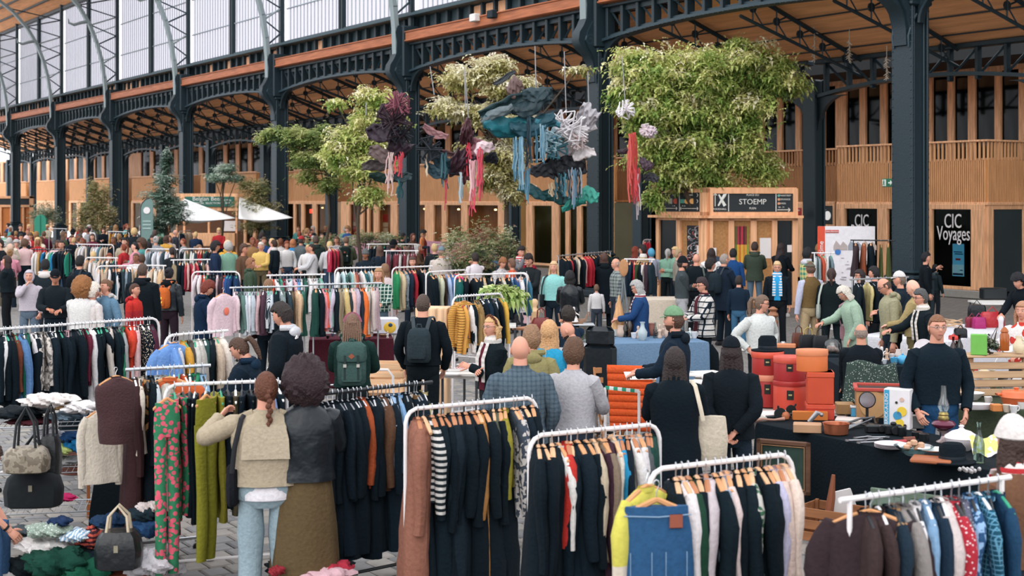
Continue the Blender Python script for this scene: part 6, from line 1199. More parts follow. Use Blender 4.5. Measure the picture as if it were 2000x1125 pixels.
Pn('man in a dark green jacket right of the banner flag', 302, 450, 1.78, 0, '24382f', '14202a', '4c3c34', 'short', 'down', bulk=1.6)
Pn('bald man beside the fifth column', 342, 449, 1.76, -100, '3c4048', '2c3440', 'a88c80', 'baldring', 'down')
Pn('black-haired person in black reaching up to the agency window', 1808, 488, 1.74, -100, '0c141a', '14181c', '14141a', 'short', 'raise', d=31)
Pn('boy in a dark hooded jacket and shorts at the agency window', 1826, 512, 1.34, -60, '1c282e', '1c2228', '1a1618', 'short', 'raise', hood='3c4c50', d=34)
Pn('dark-haired woman with glasses behind the sloping rail', 1680, 528, 1.60, 100, '14202a', '14181c', '2c2426', 'bob', 'down', glasses=1)
Pn('dark-haired person behind the beige hooded man', 1708, 522, 1.7, 60, '14242c', '14181c', '1a181a', 'short', 'down', bulk=1.3)
Pn('dark-haired person in a long black coat at the right edge', 1990, 536, 1.72, 120, '0c141a', '10181e', '14141a', 'curly', 'reach', lean=20, coat=.4, bulk=1.3)
Pn('seller in a white and red patterned top at the right edge', 1998, 590, 1.66, 140, 'dcd4d0', '3c3c40', 'a87c60', 'long', 'front', pat='floral', h2='b83c34', ps=9)
Pn('person with a white knitted hat and red scarf in the right foreground', 1982, 822, 1.70, 30, '6c4c38', '2c3038', '3c2c26', 'long', 'down', hat='beanie', hatc='d8d0cc', scarf='b02c30', bulk=1.3)
Pn('small child in white in the pushchair behind the leather jacket', 1165, 540, 1.1, 0, 'd8d4d4', '3c4450', '6c5444', 'short', 'down', d=30)
Pn('person kneeling by the heap of clothes, wearing a black wristband', -24, 1000, 1.5, -88, '5c7c98', '3c5c80', '3c2c26', 'long', 'kneel', vest=2, sit=1.02, lean=30, d=10.6, extra=lambda t, tor, hdh, arms: (lambda m: (m.tube([arms[1][3].lerp(arms[1][2], .12), arms[1][3].lerp(arms[1][2], .2)], [.032, .032], 10), m.build('wristband', BLK, t)))(MB()))
# ------------------------------------------------------------------ the crowd further back, every head its own person
rg = random.Random(77); TOPS = ['0c161c', '101a20', '14202e', '1c2c44', '2a4878', '5c8cb4', '8a8c90', '505458', 'c4c2c4', 'dcd8d6', 'd0c4b0', 'a89a84', '906c48', '5c4434', 'a82c30', '5a2030', 'c88494', 'dcb8b8', 'c05c34', 'd09c48', '3c4c34', '2c6048', '7ca490', '50908c', '0c161c', '14181c', '1c2428']
HRS = [('2c2220', 'dark'), ('4a3428', 'brown'), ('1a1618', 'black'), ('8c6844', 'light brown'), ('c8a878', 'blond'), ('a8a4a0', 'grey'), ('7a3c28', 'auburn'), ('5c4434', 'brown')]
STY = ['short', 'short', 'crop', 'long', 'long', 'bob', 'pony', 'bun', 'curly', 'fringe']; SW = {'short': 'short', 'crop': 'cropped', 'long': 'long', 'bob': 'bobbed', 'pony': 'tied-back', 'bun': 'pinned-up', 'curly': 'curly', 'fringe': 'full'}
ZN = [(-10, 26, 'at the far left edge'), (26, 70, 'just right of the leftmost column'), (70, 125, 'near the green hoarding'), (125, 215, 'between the sixth and seventh columns'), (215, 262, 'near the sixth column foot'), (262, 350, 'near the banner flag'), (350, 400, 'by the fifth column foot'), (400, 470, 'under the beer kiosk sails'), (470, 545, 'left of the fourth column'), (545, 620, 'by the fourth column foot'), (620, 700, 'below the slender tree'), (700, 790, 'left of the third column'), (790, 900, 'in front of the lit shop'), (900, 1010, 'right of the wispy bushes'), (1010, 1100, 'left of the second column'), (1100, 1300, 'between second column and kiosk'), (1300, 1560, 'in front of the kiosk'), (1560, 1760, 'by the map board')]
CR = []
for i in range(118):
    if i < 64: px = rg.uniform(-8, 330); py = rg.uniform(436, 470)
    elif i < 94: px = rg.uniform(330, 690); py = rg.uniform(440, 478)
    elif i < 104: px = rg.uniform(-5, 340); py = rg.uniform(472, 500)
    elif i < 113: px = rg.uniform(690, 1100); py = rg.uniform(462, 485)
    else: px = rg.uniform(1230, 1700); py = rg.uniform(474, 492)
    CR.append((px, py))
CNT = {}; SPEC = []
for px, py in CR:
    tp = rg.choice(TOPS); hr, hn = rg.choice(HRS); st = rg.choice(STY); z = [q[2] for q in ZN if q[0] <= px < q[1]] or ['in the crowd']
    l = '%s %s-haired person in %s %s' % (SW[st], hn, cname(tp), z[0]); SPEC.append((px, py, tp, hr, st, l)); CNT.setdefault(l, []).append(px)
for px, py, tp, hr, st, l in SPEC:
    xs = sorted(CNT[l]); l2 = l if len(xs) == 1 else l + ', %s from left' % nth(xs.index(px))
    Pn(l2, px, py, rg.uniform(1.58, 1.84), rg.choice((0, 0, 180, 180, 90, -90, 30, 150, -150)) + rg.uniform(-20, 20), tp, rg.choice(('14202a', '1c2834', '3c5068', '5c5448', '10181c')), hr, st, rg.choice(('down', 'front', 'phone', 'pocket')), bulk=rg.uniform(1.1, 1.6), skin=rg.randrange(5), lod=1, group='shoppers in the crowd')
# ------------------------------------------------------------------ tables and cloths
def table(label, pts, z, clothc, cloth_label, drop=None, legs=True, topc='d8d6d2', group='market tables'):
    """pts: four floor-plan corners; the cloth lies on it as its own thing"""
    o = sum(pts, V((0, 0, 0))) / 4; o.z = 0; t = thing('market_table', label, 'table', o, 0, group); q = [p - o for p in pts]
    MB().loft([[V((p.x, p.y, zz)) for p in q] for zz in (z - .035, z - .004)]).build('table_top', mat(topc, .5), t)
    for p in q: MB().tube([(p.x * .9, p.y * .9, 0), (p.x * .9, p.y * .9, z - .03)], .016, 6).build('leg', mat('3c4044', .4), t)
    if clothc:
        m = MB(); drop = z - .03 if drop is None else drop; rim = []; n = 14
        for i in range(4):
            a, b = q[i], q[(i + 1) % 4]
            for k in range(n): rim.append(a.lerp(b, k / n))
        rg_ = []
        for zz, e in ((z + .004, .2), (z + .006, .97), (z, 1.0), (z - .04, 1.012), (z - drop * .5, 1.025), (z - drop, 1.04)):
            rg_.append([V((p.x * (e + (.018 * sin(j * 1.3) * (z - zz) if e > 1 else 0)), p.y * (e + (.018 * sin(j * 1.3) * (z - zz) if e > 1 else 0)), zz)) for j, p in enumerate(rim)])
        m.loft(rg_, cap=False); m.add(rg_[0], [tuple(range(len(rim)))]); c = m.build('tablecloth', cl(clothc), None, o, 0, label=cloth_label, cat='tablecloth', group='cloths on the tables')
    return t
def quad(x0, y0, x1, y1, wdt, z, turn=0):
    """front edge between two picture points, depth wdt away from the viewer"""
    A, B = PZ(x0, y0, z), PZ(x1, y1, z); u = (B - A).normalized(); n = V((-u.y, u.x, 0)); 
    if n.y < 0: n = -n
    if turn: n.rotate(Matrix.Rotation(R(turn), 3, 'Z'))
    r = [A, B, B + n * wdt, A + n * wdt]
    for p in r: p.z = 0
    return r
TZ = .76
table('long folding table under black cloth in the right foreground', quad(1478, 826, 1985, 930, .95, TZ), TZ, '0c171e', 'black cloth draped over the long table in the right foreground')
table('table carrying the red hat boxes', quad(1440, 812, 1655, 812, .9, TZ), TZ - .012, 'b8aca4', 'pale cloth under the red hat boxes', .15)
table('side table behind the man in the dark sweater', quad(1862, 792, 2040, 806, 1.9, TZ), TZ, '3c4434', 'olive green cloth on the table of white crockery', .45)
table('table under a long white cloth by the agency', quad(1852, 668, 2000, 640, 1.5, TZ), TZ, 'd4d2d8', 'white cloth over the far right table with red bags')
table('table with the tea set beside the seated balding man', quad(1640, 716, 1835, 716, 1.0, TZ), TZ, '0e1a22', 'black cloth on the tea set table')
table('table behind the ponytailed woman in white fleece', quad(1505, 690, 1690, 696, 1.1, TZ), TZ, '0f1b22', 'black cloth under handbags and glass bell jar')
table('round-ended table in front of the blue-jacketed woman', quad(1186, 672, 1384, 668, 1.0, TZ), TZ, '6884a0', 'dusty blue cloth over the glassware table')
table('table between the dreadlocked shopper and the crates', quad(604, 664, 768, 662, .9, TZ), TZ, '4c1c28', 'maroon cloth on the jewellery table')
table('small white table with magazines right of the black rucksack man', quad(858, 732, 932, 736, .7, TZ), TZ, None, '')
table('table of papers between the two long-haired women', quad(1345, 756, 1420, 758, 1.1, TZ), TZ, None, '')
table('low wooden table with pink busts and the red handbag', quad(1000, 640, 1100, 646, .7, TZ - .1), TZ - .1, None, '', topc='a8704c')
table('table behind the reading man', quad(1085, 680, 1196, 680, .7, TZ), TZ, 'c8ccd0', 'pale cloth behind the reading man', .3)
table('table with a cream cloth left of the charcoal-jacketed man', quad(1262, 586, 1330, 586, 1.0, .9), .9, 'cdbfae', 'cream cloth hanging from the table behind the blue jacket', .6)
table('small white plant stand above the empty wooden hangers', quad(962, 636, 1008, 636, .5, 1.12), 1.12, None, '')
table('white metal table with a black case at the right edge', quad(1918, 592, 1990, 592, .9, .8), .8, None, '')
def at(px, py, z=TZ): p = PZ(px, py, z); return p
def s_(px_w, py, z=TZ): return px_w * dep(py, z) / FP
def good(name, label, cat, px, py, mbf, mts, z=TZ, rz=0, group=None, parts=()):
    """object whose base meets the table at the picture point; mbf(mb, s) builds it, s = metres per picture pixel"""
    p = at(px, py, z); s = p.y / FP; p.z = z + .006; m = MB(); mbf(m, s); o = m.build(name, mts, None, p, rz, label=label, cat=cat, group=group)
    for nm, f, mt in parts: q = MB(); f(q, s); q.build(nm, mt, o)
    return o
# hat boxes
def hbox(label, px, py, w_, h, c, z0=0., lid='d05a44', sq=1.0, tag=1, lidh=12):
    p = at(px, py); s = p.y / FP; r = w_ * s / 2; H_ = h * s; p.z = TZ + .006 + z0; t = thing('hat_box', label, 'hat box', p, 0, 'red hat boxes')
    MB().lathe([(r * .97, 0), (r * .98, .005), (r * .98, H_ - .01), (r * .96, H_ - .005)], n=32, sq=sq).build('box_body', mat(c, .5, 0, .1, .05, 6), t)
    MB().lathe([(r * 1.0, H_ - lidh * s), (r * 1.02, H_ - lidh * s + .004), (r * 1.02, H_ - .004), (r, H_), (r * .3, H_ + .001)], n=32, sq=sq).build('lid', mat(lid, .45, 0, .08), t)
    if tag: m = MB(); a = -1.95; m.loft([[(r * 1.0 * cos(a + k * .1), r * 1.0 * sin(a + k * .1) * sq, z) for k in range(5)] + [(r * 1.012 * cos(a + k * .1), r * 1.012 * sin(a + k * .1) * sq, z) for k in range(4, -1, -1)] for z in (H_ * .42, H_ * .72)]); m.build('paper_label', mat('1c2420'), t); m = MB(); m.tube([(r * 1.02 * cos(a + k * .1), r * 1.02 * sin(a + k * .1) * sq, H_ * .57) for k in range(1, 4)], .008, 5); m.build('label_line', mat('a8a070'), t)
    return H_
h1 = hbox('large orange-red round hat box under a darker one', 1543, 803, 66, 60, 'bc4230', lid='9c2c28', lidh=10); hbox('dark red round hat box stacked on the large orange-red one', 1542, 803, 62, 46, '9c2a2c', h1 + .002, 'c45444')
h2_ = hbox('round red hat box below the one bearing the black hat', 1499, 793, 60, 62, '9c2c2a', lid='d08468'); h3 = hbox('round red hat box with a black hat on its lid', 1499, 793, 62, 44, 'a02c28', h2_ + .002, 'c8503c')
o = at(1499, 793); o.z = TZ + .01 + h2_ + h3
def hat(label, o, r=.17, c='0c161c', sq=.9, tilt=0):
    m = MB(); m.lathe([(r * .2, 0), (r, .0), (r * 1.03, .012), (r * .62, .022), (r * .58, .03), (r * .57, .12), (r * .42, .155), (r * .15, .135)], n=24, sq=sq); h = m.build('black_hat', cl(c), None, o, .3, label=label, cat='hat', group='black hats'); h.rotation_euler.x = tilt; MB().lathe([(r * .585, .03), (r * .59, .035), (r * .585, .055)], n=24, sq=sq, cap=False).build('hat_band', mat('18222a', .4), h); return h
hat('black brimmed hat on top of the red hat boxes', o)
def cuboid(name, label, cat, px, py, w_, h, dp, c, z0=0., rz=0., lid=None, lc=None, group=None, mt=None):
    p = at(px, py); s = p.y / FP; p.z = TZ + .006 + z0; t = MB().bb((0, 0, h * s / 2), (w_ * s, dp, h * s), 0, .006).build(name, mt or mat(c, .6, 0, .12, .1, 8), None, p, R(rz), label=label, cat=cat, group=group)
    if lid: MB().bb((0, 0, h * s - lid * s / 2), (w_ * s + .012, dp + .012, lid * s), 0, .005).build('lid', mat(lc or c, .5), t)
    return t, h * s
_, hh = cuboid('hat_box', 'lowest square red box under the tall orange one', 'hat box', 1601, 818, 52, 30, .26, 'b03a28', rz=-8, lid=9, lc='c04a34', group='red hat boxes'); _, hj = cuboid('hat_box', 'tall square orange-red box stacked behind the round hat boxes', 'hat box', 1601, 818, 50, 62, .26, 'b84428', hh + .002, -8, 10, 'c04c30', 'red hat boxes')
hbox('oval orange box on top of the tall square one', 1586, 818, 62, 42, 'c86a38', hh + hj + .004, 'd08058', .7, 0)
# things on the long black table
cuboid('wooden_box', 'flat orange wooden box with a dark strap on the long table', 'box', 1582, 822, 68, 18, .06, 'b8682c', rz=-5); cuboid('cardboard_box', 'small open cardboard box with metal tools in it', 'box', 1577, 845, 54, 17, .16, 'b08868', rz=-12)
good('metal_plane', 'grey metal tool lying in the small cardboard box', 'tool', 1590, 832, lambda m, s: (m.tube([(-.05, 0, .03), (.03, 0, .12), (.06, 0, .11)], [.02, .025, .015], 8, fl=.4), m.ball((.07, 0, .1), .02)), mat('8c8c90', .35, .6))
good('hand_drill', 'black antique hand drill lying on the long table', 'tool', 1520, 822, lambda m, s: (m.tube([(-.12, 0, .03), (.12, .02, .04)], .015, 8), m.lathe([(.06, -.012), (.06, .012)], (.02, 0, .06), 16, rx=pi / 2), m.tube([(0, 0, .05), (.0, 0, .14)], .01, 6)), mat('14181a', .4))
good('hand_drill', 'black cast tool with gears beside the orange wooden box', 'tool', 1545, 816, lambda m, s: (m.lathe([(.05, -.01), (.05, .01)], (0, 0, .07), 14, rx=pi / 2), m.tube([(-.08, 0, .02), (.09, 0, .05)], .018, 8), m.tube([(.0, 0, .05), (.05, 0, .13)], .01, 6)), mat('161a1c', .4))
good('wooden_bulb', 'small orange-brown wooden ball on the long table', 'ornament', 1534, 822, lambda m, s: m.lathe([(.01, 0), (.035, .015), (.042, .045), (.03, .075), (.012, .085)], n=16), mat('a8603c', .5))
good('curved_handle', 'pale curved tool handle lying at the table corner', 'tool', 1505, 826, lambda m, s: m.tube([(-.16, 0, .02), (-.08, .0, .03), (.04, .02, .02), (.14, .03, .03)], [.022, .012, .01, .018], 8), mat('a07868'))
good('copper_pan', 'copper saucepan with a long grey handle', 'pan', 1633, 850, lambda m, s: m.lathe([(.085, 0), (.105, .01), (.118, .10), (.125, .105), (.112, .10), (.10, .015), (.02, .01)], n=26), mat('b0694c', .3, .7, .1), parts=[('handle', lambda m, s: m.tube([(.1, .05, .09), (.26, .16, .12), (.42, .26, .12)], [.012, .01, .008], 6, fl=.4), mat('5c5c5e', .4, .6))])
def headlamp(m, s): m.lathe([(.02, -.09), (.05, -.075), (.075, -.02), (.08, 0), (.072, .002)], (0, 0, .24), 24, rx=pi / 2)
good('headlamp', 'round black car headlamp with a silver reflector on a stand', 'lamp', 1694, 832, headlamp, mat('1a1c1e', .3, .3), rz=-.15, parts=[('reflector', lambda m, s: m.lathe([(.07, 0), (.05, -.02), (.01, -.03)], (0, -.004, .24), 24, rx=pi / 2), mat('b0acb0', .15, .9)), ('stand', lambda m, s: (m.tube([(0, .02, 0), (0, .02, .17)], .014, 8), m.lathe([(.07, 0), (.07, .012), (.02, .02)], (0, .02, 0), 16)), mat('1a1c1e', .4))])
t, hb = cuboid('cardboard_box', 'large open cardboard box with a red painted rim', 'box', 1718, 812, 92, 52, .42, 'b0865c', rz=-12); p = at(1718, 812)
m = MB(); s = p.y / FP; W_, D_, z_ = 92 * s, .42, 52 * s
for a in (((0, -D_ / 2), (W_, .03)), ((0, D_ / 2), (W_, .03)), ((-W_ / 2, 0), (.03, D_)), ((W_ / 2, 0), (.03, D_))): m.bb((a[0][0], a[0][1], z_ + .012), (a[1][0] + .01, a[1][1] + .01, .03), 0, .004)
m.build('red_rim', mat('b04a40'), t); MB().box((0, 0, z_ + .002), (W_ - .05, D_ - .05, .004)).build('painted_inside', mat('3a241c'), t); MB().lathe([(.13, 0), (.13, .004)], (-W_ * .15, -D_ / 2 - .006, z_ * .5), 28, rx=pi / 2).build('round_panel', mat('c09668'), t)  # dark sheet on the solid box stands for its shaded inside
t, _ = cuboid('toy_box', 'white toy box with blue lettering strip and yellow balls', 'box', 1755, 838, 50, 78, .14, 'd8d4d6', rz=-30); s = at(1755, 838).y / FP
MB().box((-.09, -.074, 39 * s), (.045, .004, 74 * s)).build('blue_strip', mat('3c94b8'), t); text('BRICK-A-LINO', .045, t, (-.09, -.078, 39 * s), (R(90), R(-90), 0), WHITE)
for i, (x, z, hx, r) in enumerate(((.03, .06, 'd8b83c', .04), (.05, .17, 'd8b83c', .045), (.01, .13, '3c88b0', .04), (.05, .28, 'c8a898', .02), (.08, .04, '2c2420', .015), (.0, .25, '2c2420', .012))): MB().lathe([(r, 0), (r, .004)], (x, -.074, z), 18, rx=pi / 2).build('printed_dot', mat(hx), t)
cuboid('blue_white_box', 'small blue and white packet left of the headlamp', 'box', 1672, 815, 20, 22, .05, '4c9cc4', rz=-12, lid=5, lc='d8d8d8'); cuboid('cardboard_box', 'small cardboard box full of papers left of the headlamp', 'box', 1650, 808, 34, 20, .2, 'a88458', rz=-6); cuboid('flat_box', 'flat white box with a stack of papers', 'box', 1658, 826, 50, 8, .2, 'c8bcb4', rz=-18)
cuboid('grey_box', 'dark grey lettered box beside the toy box', 'box', 1782, 836, 42, 28, .16, '4a4c4c', rz=-12, lid=4, lc='c0bcb8')
for i in range(6): good('metal_rod', 'grey metal rod in the fan of rods, %s from the left' % nth(i), 'rod', 1660 + i * 3, 838 + i, lambda m, s, i=i: m.tube([(-.1, 0, .012), (.20, .12 + i * .03, .04 + i * .006)], .006, 5), mat('7c7c80', .3, .6), group='fan of metal rods')
for i, (x, y, a) in enumerate(((1672, 864, .1), (1684, 858, .5), (1694, 868, .2), (1705, 862, .35), (1716, 858, .1))): good('spanner', 'silver spanner in the loose pile of tools, %s from the left' % nth(i), 'spanner', x, y, lambda m, s: (m.tube([(-.07, 0, .012), (.07, 0, .012)], .008, 6, fl=.5), m.lathe([(.02, 0), (.02, .012)], (-.08, 0, .006), 10), m.lathe([(.024, 0), (.024, .012)], (.08, 0, .006), 6)), mat('a8a8ac', .25, .8), rz=a, group='spanners on the long table')
good('white_plate', 'stack of white plates near the front edge of the long table', 'plate', 1739, 878, lambda m, s: [m.lathe([(.05, k * .01), (.13, .015 + k * .01), (.135, .02 + k * .01), (.05, .008 + k * .01)], n=28) for k in range(4)], mat('d4ccd0', .3))
good('glass_bowl', 'clear glass bowl holding wooden pieces', 'bowl', 1785, 892, lambda m, s: m.lathe([(.05, 0), (.07, .01), (.15, .08), (.165, .085), (.15, .075), (.06, .015)], n=26), glass('c8d8d8', .7), parts=[('wooden_piece', lambda m, s: [m.bb((-.06 + k * .03, .02 * (k % 2), .07 + .02 * (k % 3)), (.05, .05, .05), 0, .01, k) for k in range(5)], mat('c0987c'))])
good('red_scoop', 'red plastic scoop beside the glass bowl', 'scoop', 1757, 872, lambda m, s: (m.tube([(-.05, 0, .02), (.06, 0, .04)], [.03, .015], 8)), mat('a82c34', .4)); good('wooden_brush', 'brown wooden brush in front of the oil lamp', 'brush', 1776, 868, lambda m, s: (m.tube([(-.05, 0, .03), (.05, 0, .04)], [.03, .025], 8)), mat('6c3828', .6))
good('white_plate', 'large white oval dish on a wooden board', 'plate', 1828, 896, lambda m, s: m.lathe([(.06, .05), (.14, .07), (.15, .075), (.05, .055)], n=28, sq=.8), mat('dcd6d4', .3)); good('wooden_board', 'brown wooden board under the white oval dish', 'board', 1820, 904, lambda m, s: m.bb((0, 0, .02), (.32, .24, .035), 0, .01), wood('9c5c3c', 0), rz=-.4)
ol = good('oil_lamp', 'oil lamp with a tall glass chimney and wine-red bowl', 'oil lamp', 1843, 866, lambda m, s: m.lathe([(.06, 0), (.065, .01), (.03, .03), (.018, .06), (.03, .09), (.06, .11)], n=20), mat('9c8c8c', .3, .4), parts=[('fuel_bowl', lambda m, s: m.lathe([(.03, .11), (.09, .14), (.105, .165), (.085, .19), (.04, .20)], n=24), mat('5c2438', .15)), ('burner', lambda m, s: m.lathe([(.045, .20), (.05, .215), (.04, .24), (.045, .25), (.035, .27)], n=18), mat('8c7c4c', .3, .8)), ('glass_chimney', lambda m, s: m.lathe([(.032, .27), (.05, .31), (.048, .34), (.028, .40), (.022, .50), (.02, .501)], n=18, cap=False), glass('dce4e4', .35))])
good('camera', 'black camera body in the middle of the long table', 'camera', 1745, 850, lambda m, s: (m.bb((0, 0, .045), (.15, .06, .09), 0, .01), m.lathe([(.035, 0), (.035, .06)], (0, -.02, .045), 16, rx=pi / 2), m.bb((0, 0, .1), (.05, .05, .03))), mat('14181a', .4)); good('camera', 'black folding camera left of the grey box', 'camera', 1712, 846, lambda m, s: (m.bb((0, 0, .035), (.2, .09, .07), 0, .01), m.lathe([(.03, 0), (.03, .05)], (.03, -.03, .045), 16, rx=pi / 2)), mat('121618', .4))
good('lens', 'short black lens standing near the grey box', 'lens', 1762, 853, lambda m, s: m.lathe([(.035, 0), (.04, .02), (.038, .08), (.03, .085)], n=16), mat('15191b', .3)); good('black_tin', 'low black tin among the cameras', 'tin', 1792, 856, lambda m, s: m.lathe([(.05, 0), (.05, .05), (.045, .055)], n=16), mat('101416', .3)); good('black_tin', 'black round tin behind the glass bowl', 'tin', 1805, 862, lambda m, s: m.lathe([(.045, 0), (.045, .06), (.04, .065)], n=16), mat('181c1e', .3))
hat('black hat resting on the right part of the long table', at(1860, 905) + V((0, 0, .01)), .19)
good('tureen', 'white lidded china tureen behind the black hat', 'tureen', 1878, 880, lambda m, s: m.lathe([(.07, 0), (.08, .01), (.13, .06), (.14, .1), (.135, .105)], n=26), mat('d4ccd0', .25), parts=[('lid', lambda m, s: m.lathe([(.145, .105), (.14, .12), (.08, .16), (.03, .175), (.015, .19), (.025, .205), (.01, .215)], n=26), mat('d8d2d4', .25))])
good('glass_bottle', 'tall clear glass bottle at the right of the long table', 'bottle', 1912, 905, lambda m, s: m.lathe([(.04, 0), (.045, .01), (.045, .15), (.03, .21), (.016, .26), (.016, .31), (.019, .315), (.019, .33)], n=20), glass('c4d4cc', .45)); good('crumpled_paper', 'yellow and white printed paper behind the glass bottle', 'paper', 1925, 893, lambda m, s: m.grid(lambda a, b: V(((a - .5) * .24, (b - .5) * .1, .02 + .14 * b + .02 * sin(9 * a))), 8, 6), mat('d0c878', .7, 0, .2, .2, 6, 'camo', 'd8d4d8', 18)); good('silver_trinket', 'small heap of silver trinkets by the glass bottle', 'trinket', 1895, 925, lambda m, s: [m.ball((.04 * sin(k * 2.4) * (k % 3), .04 * cos(k * 2.4), .015 + .006 * (k % 3)), .018, 6, 4) for k in range(14)], mat('b0acac', .25, .7))
for i, (x, y, w_, dp, h, hx) in enumerate(((1488, 815, .3, .2, .02, 'cfc8c4'), (1512, 812, .36, .24, .03, 'd8ccc8'), (1470, 822, .2, .2, .04, 'a8a49c'))): good('book', 'pale flat book under the hat boxes, %s of three' % nth(i), 'book', x, y, lambda m, s, w_=w_, dp=dp, h=h: m.bb((0, 0, h / 2), (w_, dp, h), 0, .004), mat(hx), rz=.2 * i, group='flat books at the table corner')
# below the long table
o = PZ(1532, 960, .02); o.z = .30; fr = thing('framed_painting', 'gilt-framed dark landscape painting leaning under the long table', 'painting', o, R(-28)); 
for c_, d_ in (((0, 0, .27), (.62, .04, .06)), ((0, 0, -.27), (.62, .04, .06)), ((-.28, 0, 0), (.06, .04, .6)), ((.28, 0, 0), (.06, .04, .6))): MB().bb(c_, d_, 0, .012).build('frame_side', wood('5c4030', 0), fr)
m = MB()
for sx in (-1, 1): m.bb((sx * .245, -.022, 0), (.012, .01, .49), 0, .003); m.bb((0, -.022, sx * .235), (.49, .01, .012), 0, .003)
m.build('gilt_slip', mat('a8805c', .35, .5), fr); MB().box((0, 0, 0), (.5, .02, .5)).build('canvas', mat('283c34', .5, 0, .6, .2, 4), fr)
fr.scale = (.8, .8, .8); fr.location = P(1530, 912, 12.75); 
def crate(label, o, rz, w_=.5, dp=.34, h=.26, hx='8c5c3c', slats=3):
    t = thing('wooden_crate', label, 'crate', o, rz, 'wooden crates'); wm = wood(hx, 0)
    for sy in (-1, 1):
        for k in range(slats): MB().bb((0, sy * dp / 2, h * (k + .5) / slats), (w_, .012, h / slats * .78), 0, .003).build('slat', wm, t)
    for sx in (-1, 1):
        for k in range(slats): MB().bb((sx * w_ / 2, 0, h * (k + .5) / slats), (.012, dp, h / slats * .78), 0, .003).build('slat', wm, t)
        for sy in (-1, 1): MB().bb((sx * (w_ / 2 - .02), sy * (dp / 2 - .02), h / 2), (.03, .03, h), 0, .003).build('corner_post', wm, t)
    MB().bb((0, 0, .012), (w_, dp, .015)).build('base_board', wm, t); return t
p = P(1628, 390, 12.1); p.z = 0; crate('slatted wooden crate of oddments on the ground under the long table', p, R(-38), .5, .36, .3)
p2 = p + V((-.05, 0, .16)); m = MB(); m.tube([(0, 0, 0), (.03, 0, .2), (.05, 0, .4)], [.04, .035, .016], 8); m.build('wooden_tool', mat('7c4830'), None, p2, 0, label='brown wooden tool with a handle standing in the slatted crate', cat='tool')
m = MB(); m.prism([(-.12, 0), (.2, .02), (.12, .22), (-.05, .2)], 1, -.01, .01); m.build('sheet_of_paper', WHITE, None, p + V((.06, .08, .2)), .4, label='white sheet sticking out of the slatted crate', cat='paper')
m = MB(); m.bb((0, 0, .26), (.6, .03, .52), 0, .006); g = m.build('painted_board', mat('5c6c5c', .6, 0, .3), None, P(1770, 390, 11.6) - V((0, 0, HC)), R(-35), label='grey-green panelled board leaning against the black cloth', cat='board')
for sx in (-1, 1):
    for z in (.14, .38): MB().bb((sx * .14, -.018, z), (.2, .012, .18), 0, .006).build('raised_panel', mat('66786a'), g)
# olive table: white crockery, orange casserole, desk lamp, pallet shelf
rg = random.Random(5)
pb = at(1955, 735); pb.z = 0; pl = thing('pallet_shelf', 'shelf of rough pale pallet boards behind the crockery', 'shelf', at(1952, 777) - V((0, 0, TZ)), R(2)); 
for k in range(4): MB().bb((0, .02 * (k % 2), TZ + .06 + k * .095), (1.1, .03, .075), 0, .005, R(rg.uniform(-1.5, 1.5))).build('board', wood('b09070', 0, 3, .25), pl)
for x in (-.3, .3): MB().bb((x, .05, TZ + .22), (.06, .04, .42), 0, .005).build('upright_post', wood('a08060', 2), pl)
MB().bb((0, .12, TZ + .45), (1.2, .34, .025), 0, .005).build('shelf_board', wood('b09070', 0), pl)
def crock(label, px, py, kind, hx='d8d2ce', sc=1.0, z=TZ, group='white crockery on the olive table'):
    K = {'cup': [(.025, 0), (.03, .01), (.04, .07), (.042, .075), (.036, .07), (.02, .01)], 'bowl': [(.04, 0), (.05, .01), (.10, .06), (.105, .065), (.09, .055), (.03, .015)], 'jug': [(.04, 0), (.055, .02), (.065, .07), (.045, .13), (.05, .16), (.044, .155)], 'plate': [(.05, 0), (.11, .012), (.12, .02), (.05, .008)], 'vase': [(.03, 0), (.05, .04), (.055, .09), (.025, .14), (.02, .18), (.03, .2)], 'dome': [(.08, 0), (.085, .02), (.08, .08), (.05, .13), (.02, .15), (.012, .16), (.018, .175), (.005, .185)],
         'pot': [(.05, 0), (.07, .02), (.08, .06), (.06, .1), (.03, .115), (.012, .12), (.015, .135), (.004, .14)], 'figure': [(.03, 0), (.035, .02), (.02, .05), (.03, .09), (.012, .12), (.02, .14), (.018, .165), (.004, .175)], 'bottle': [(.035, 0), (.038, .01), (.038, .13), (.014, .19), (.014, .24), (.018, .25)]}[kind]
    nm = {'cup': 'cup', 'bowl': 'bowl', 'jug': 'jug', 'plate': 'plate', 'vase': 'vase', 'dome': 'covered_dish', 'pot': 'teapot', 'figure': 'figurine', 'bottle': 'bottle'}[kind]
    def f(m, s):
        m.lathe([(r * sc, zz * sc) for r, zz in K], n=20)
        if kind in ('cup', 'jug', 'pot'): w0 = {'cup': .038, 'jug': .055, 'pot': .07}[kind] * sc; m.tube([(w0, 0, .02 * sc), (w0 * 1.5, 0, .03 * sc), (w0 * 1.55, 0, .06 * sc), (w0 * .9, 0, .075 * sc)], .007 * sc, 6)
        if kind == 'pot': m.tube([(-.06 * sc, 0, .04 * sc), (-.1 * sc, 0, .07 * sc), (-.12 * sc, 0, .1 * sc)], [.014 * sc, .01 * sc, .008 * sc], 6)
        if kind == 'figure': m.tube([(-.02 * sc, 0, .1 * sc), (-.045 * sc, .0, .07 * sc)], .008 * sc, 5); m.tube([(.02 * sc, 0, .1 * sc), (.05 * sc, 0, .12 * sc)], .008 * sc, 5)
    return good(nm, label, nm.replace('_', ' '), px, py, f, mat(hx, .3) if kind != 'bottle' else glass(hx, .5), z=z, rz=rg.uniform(0, 1), group=group)
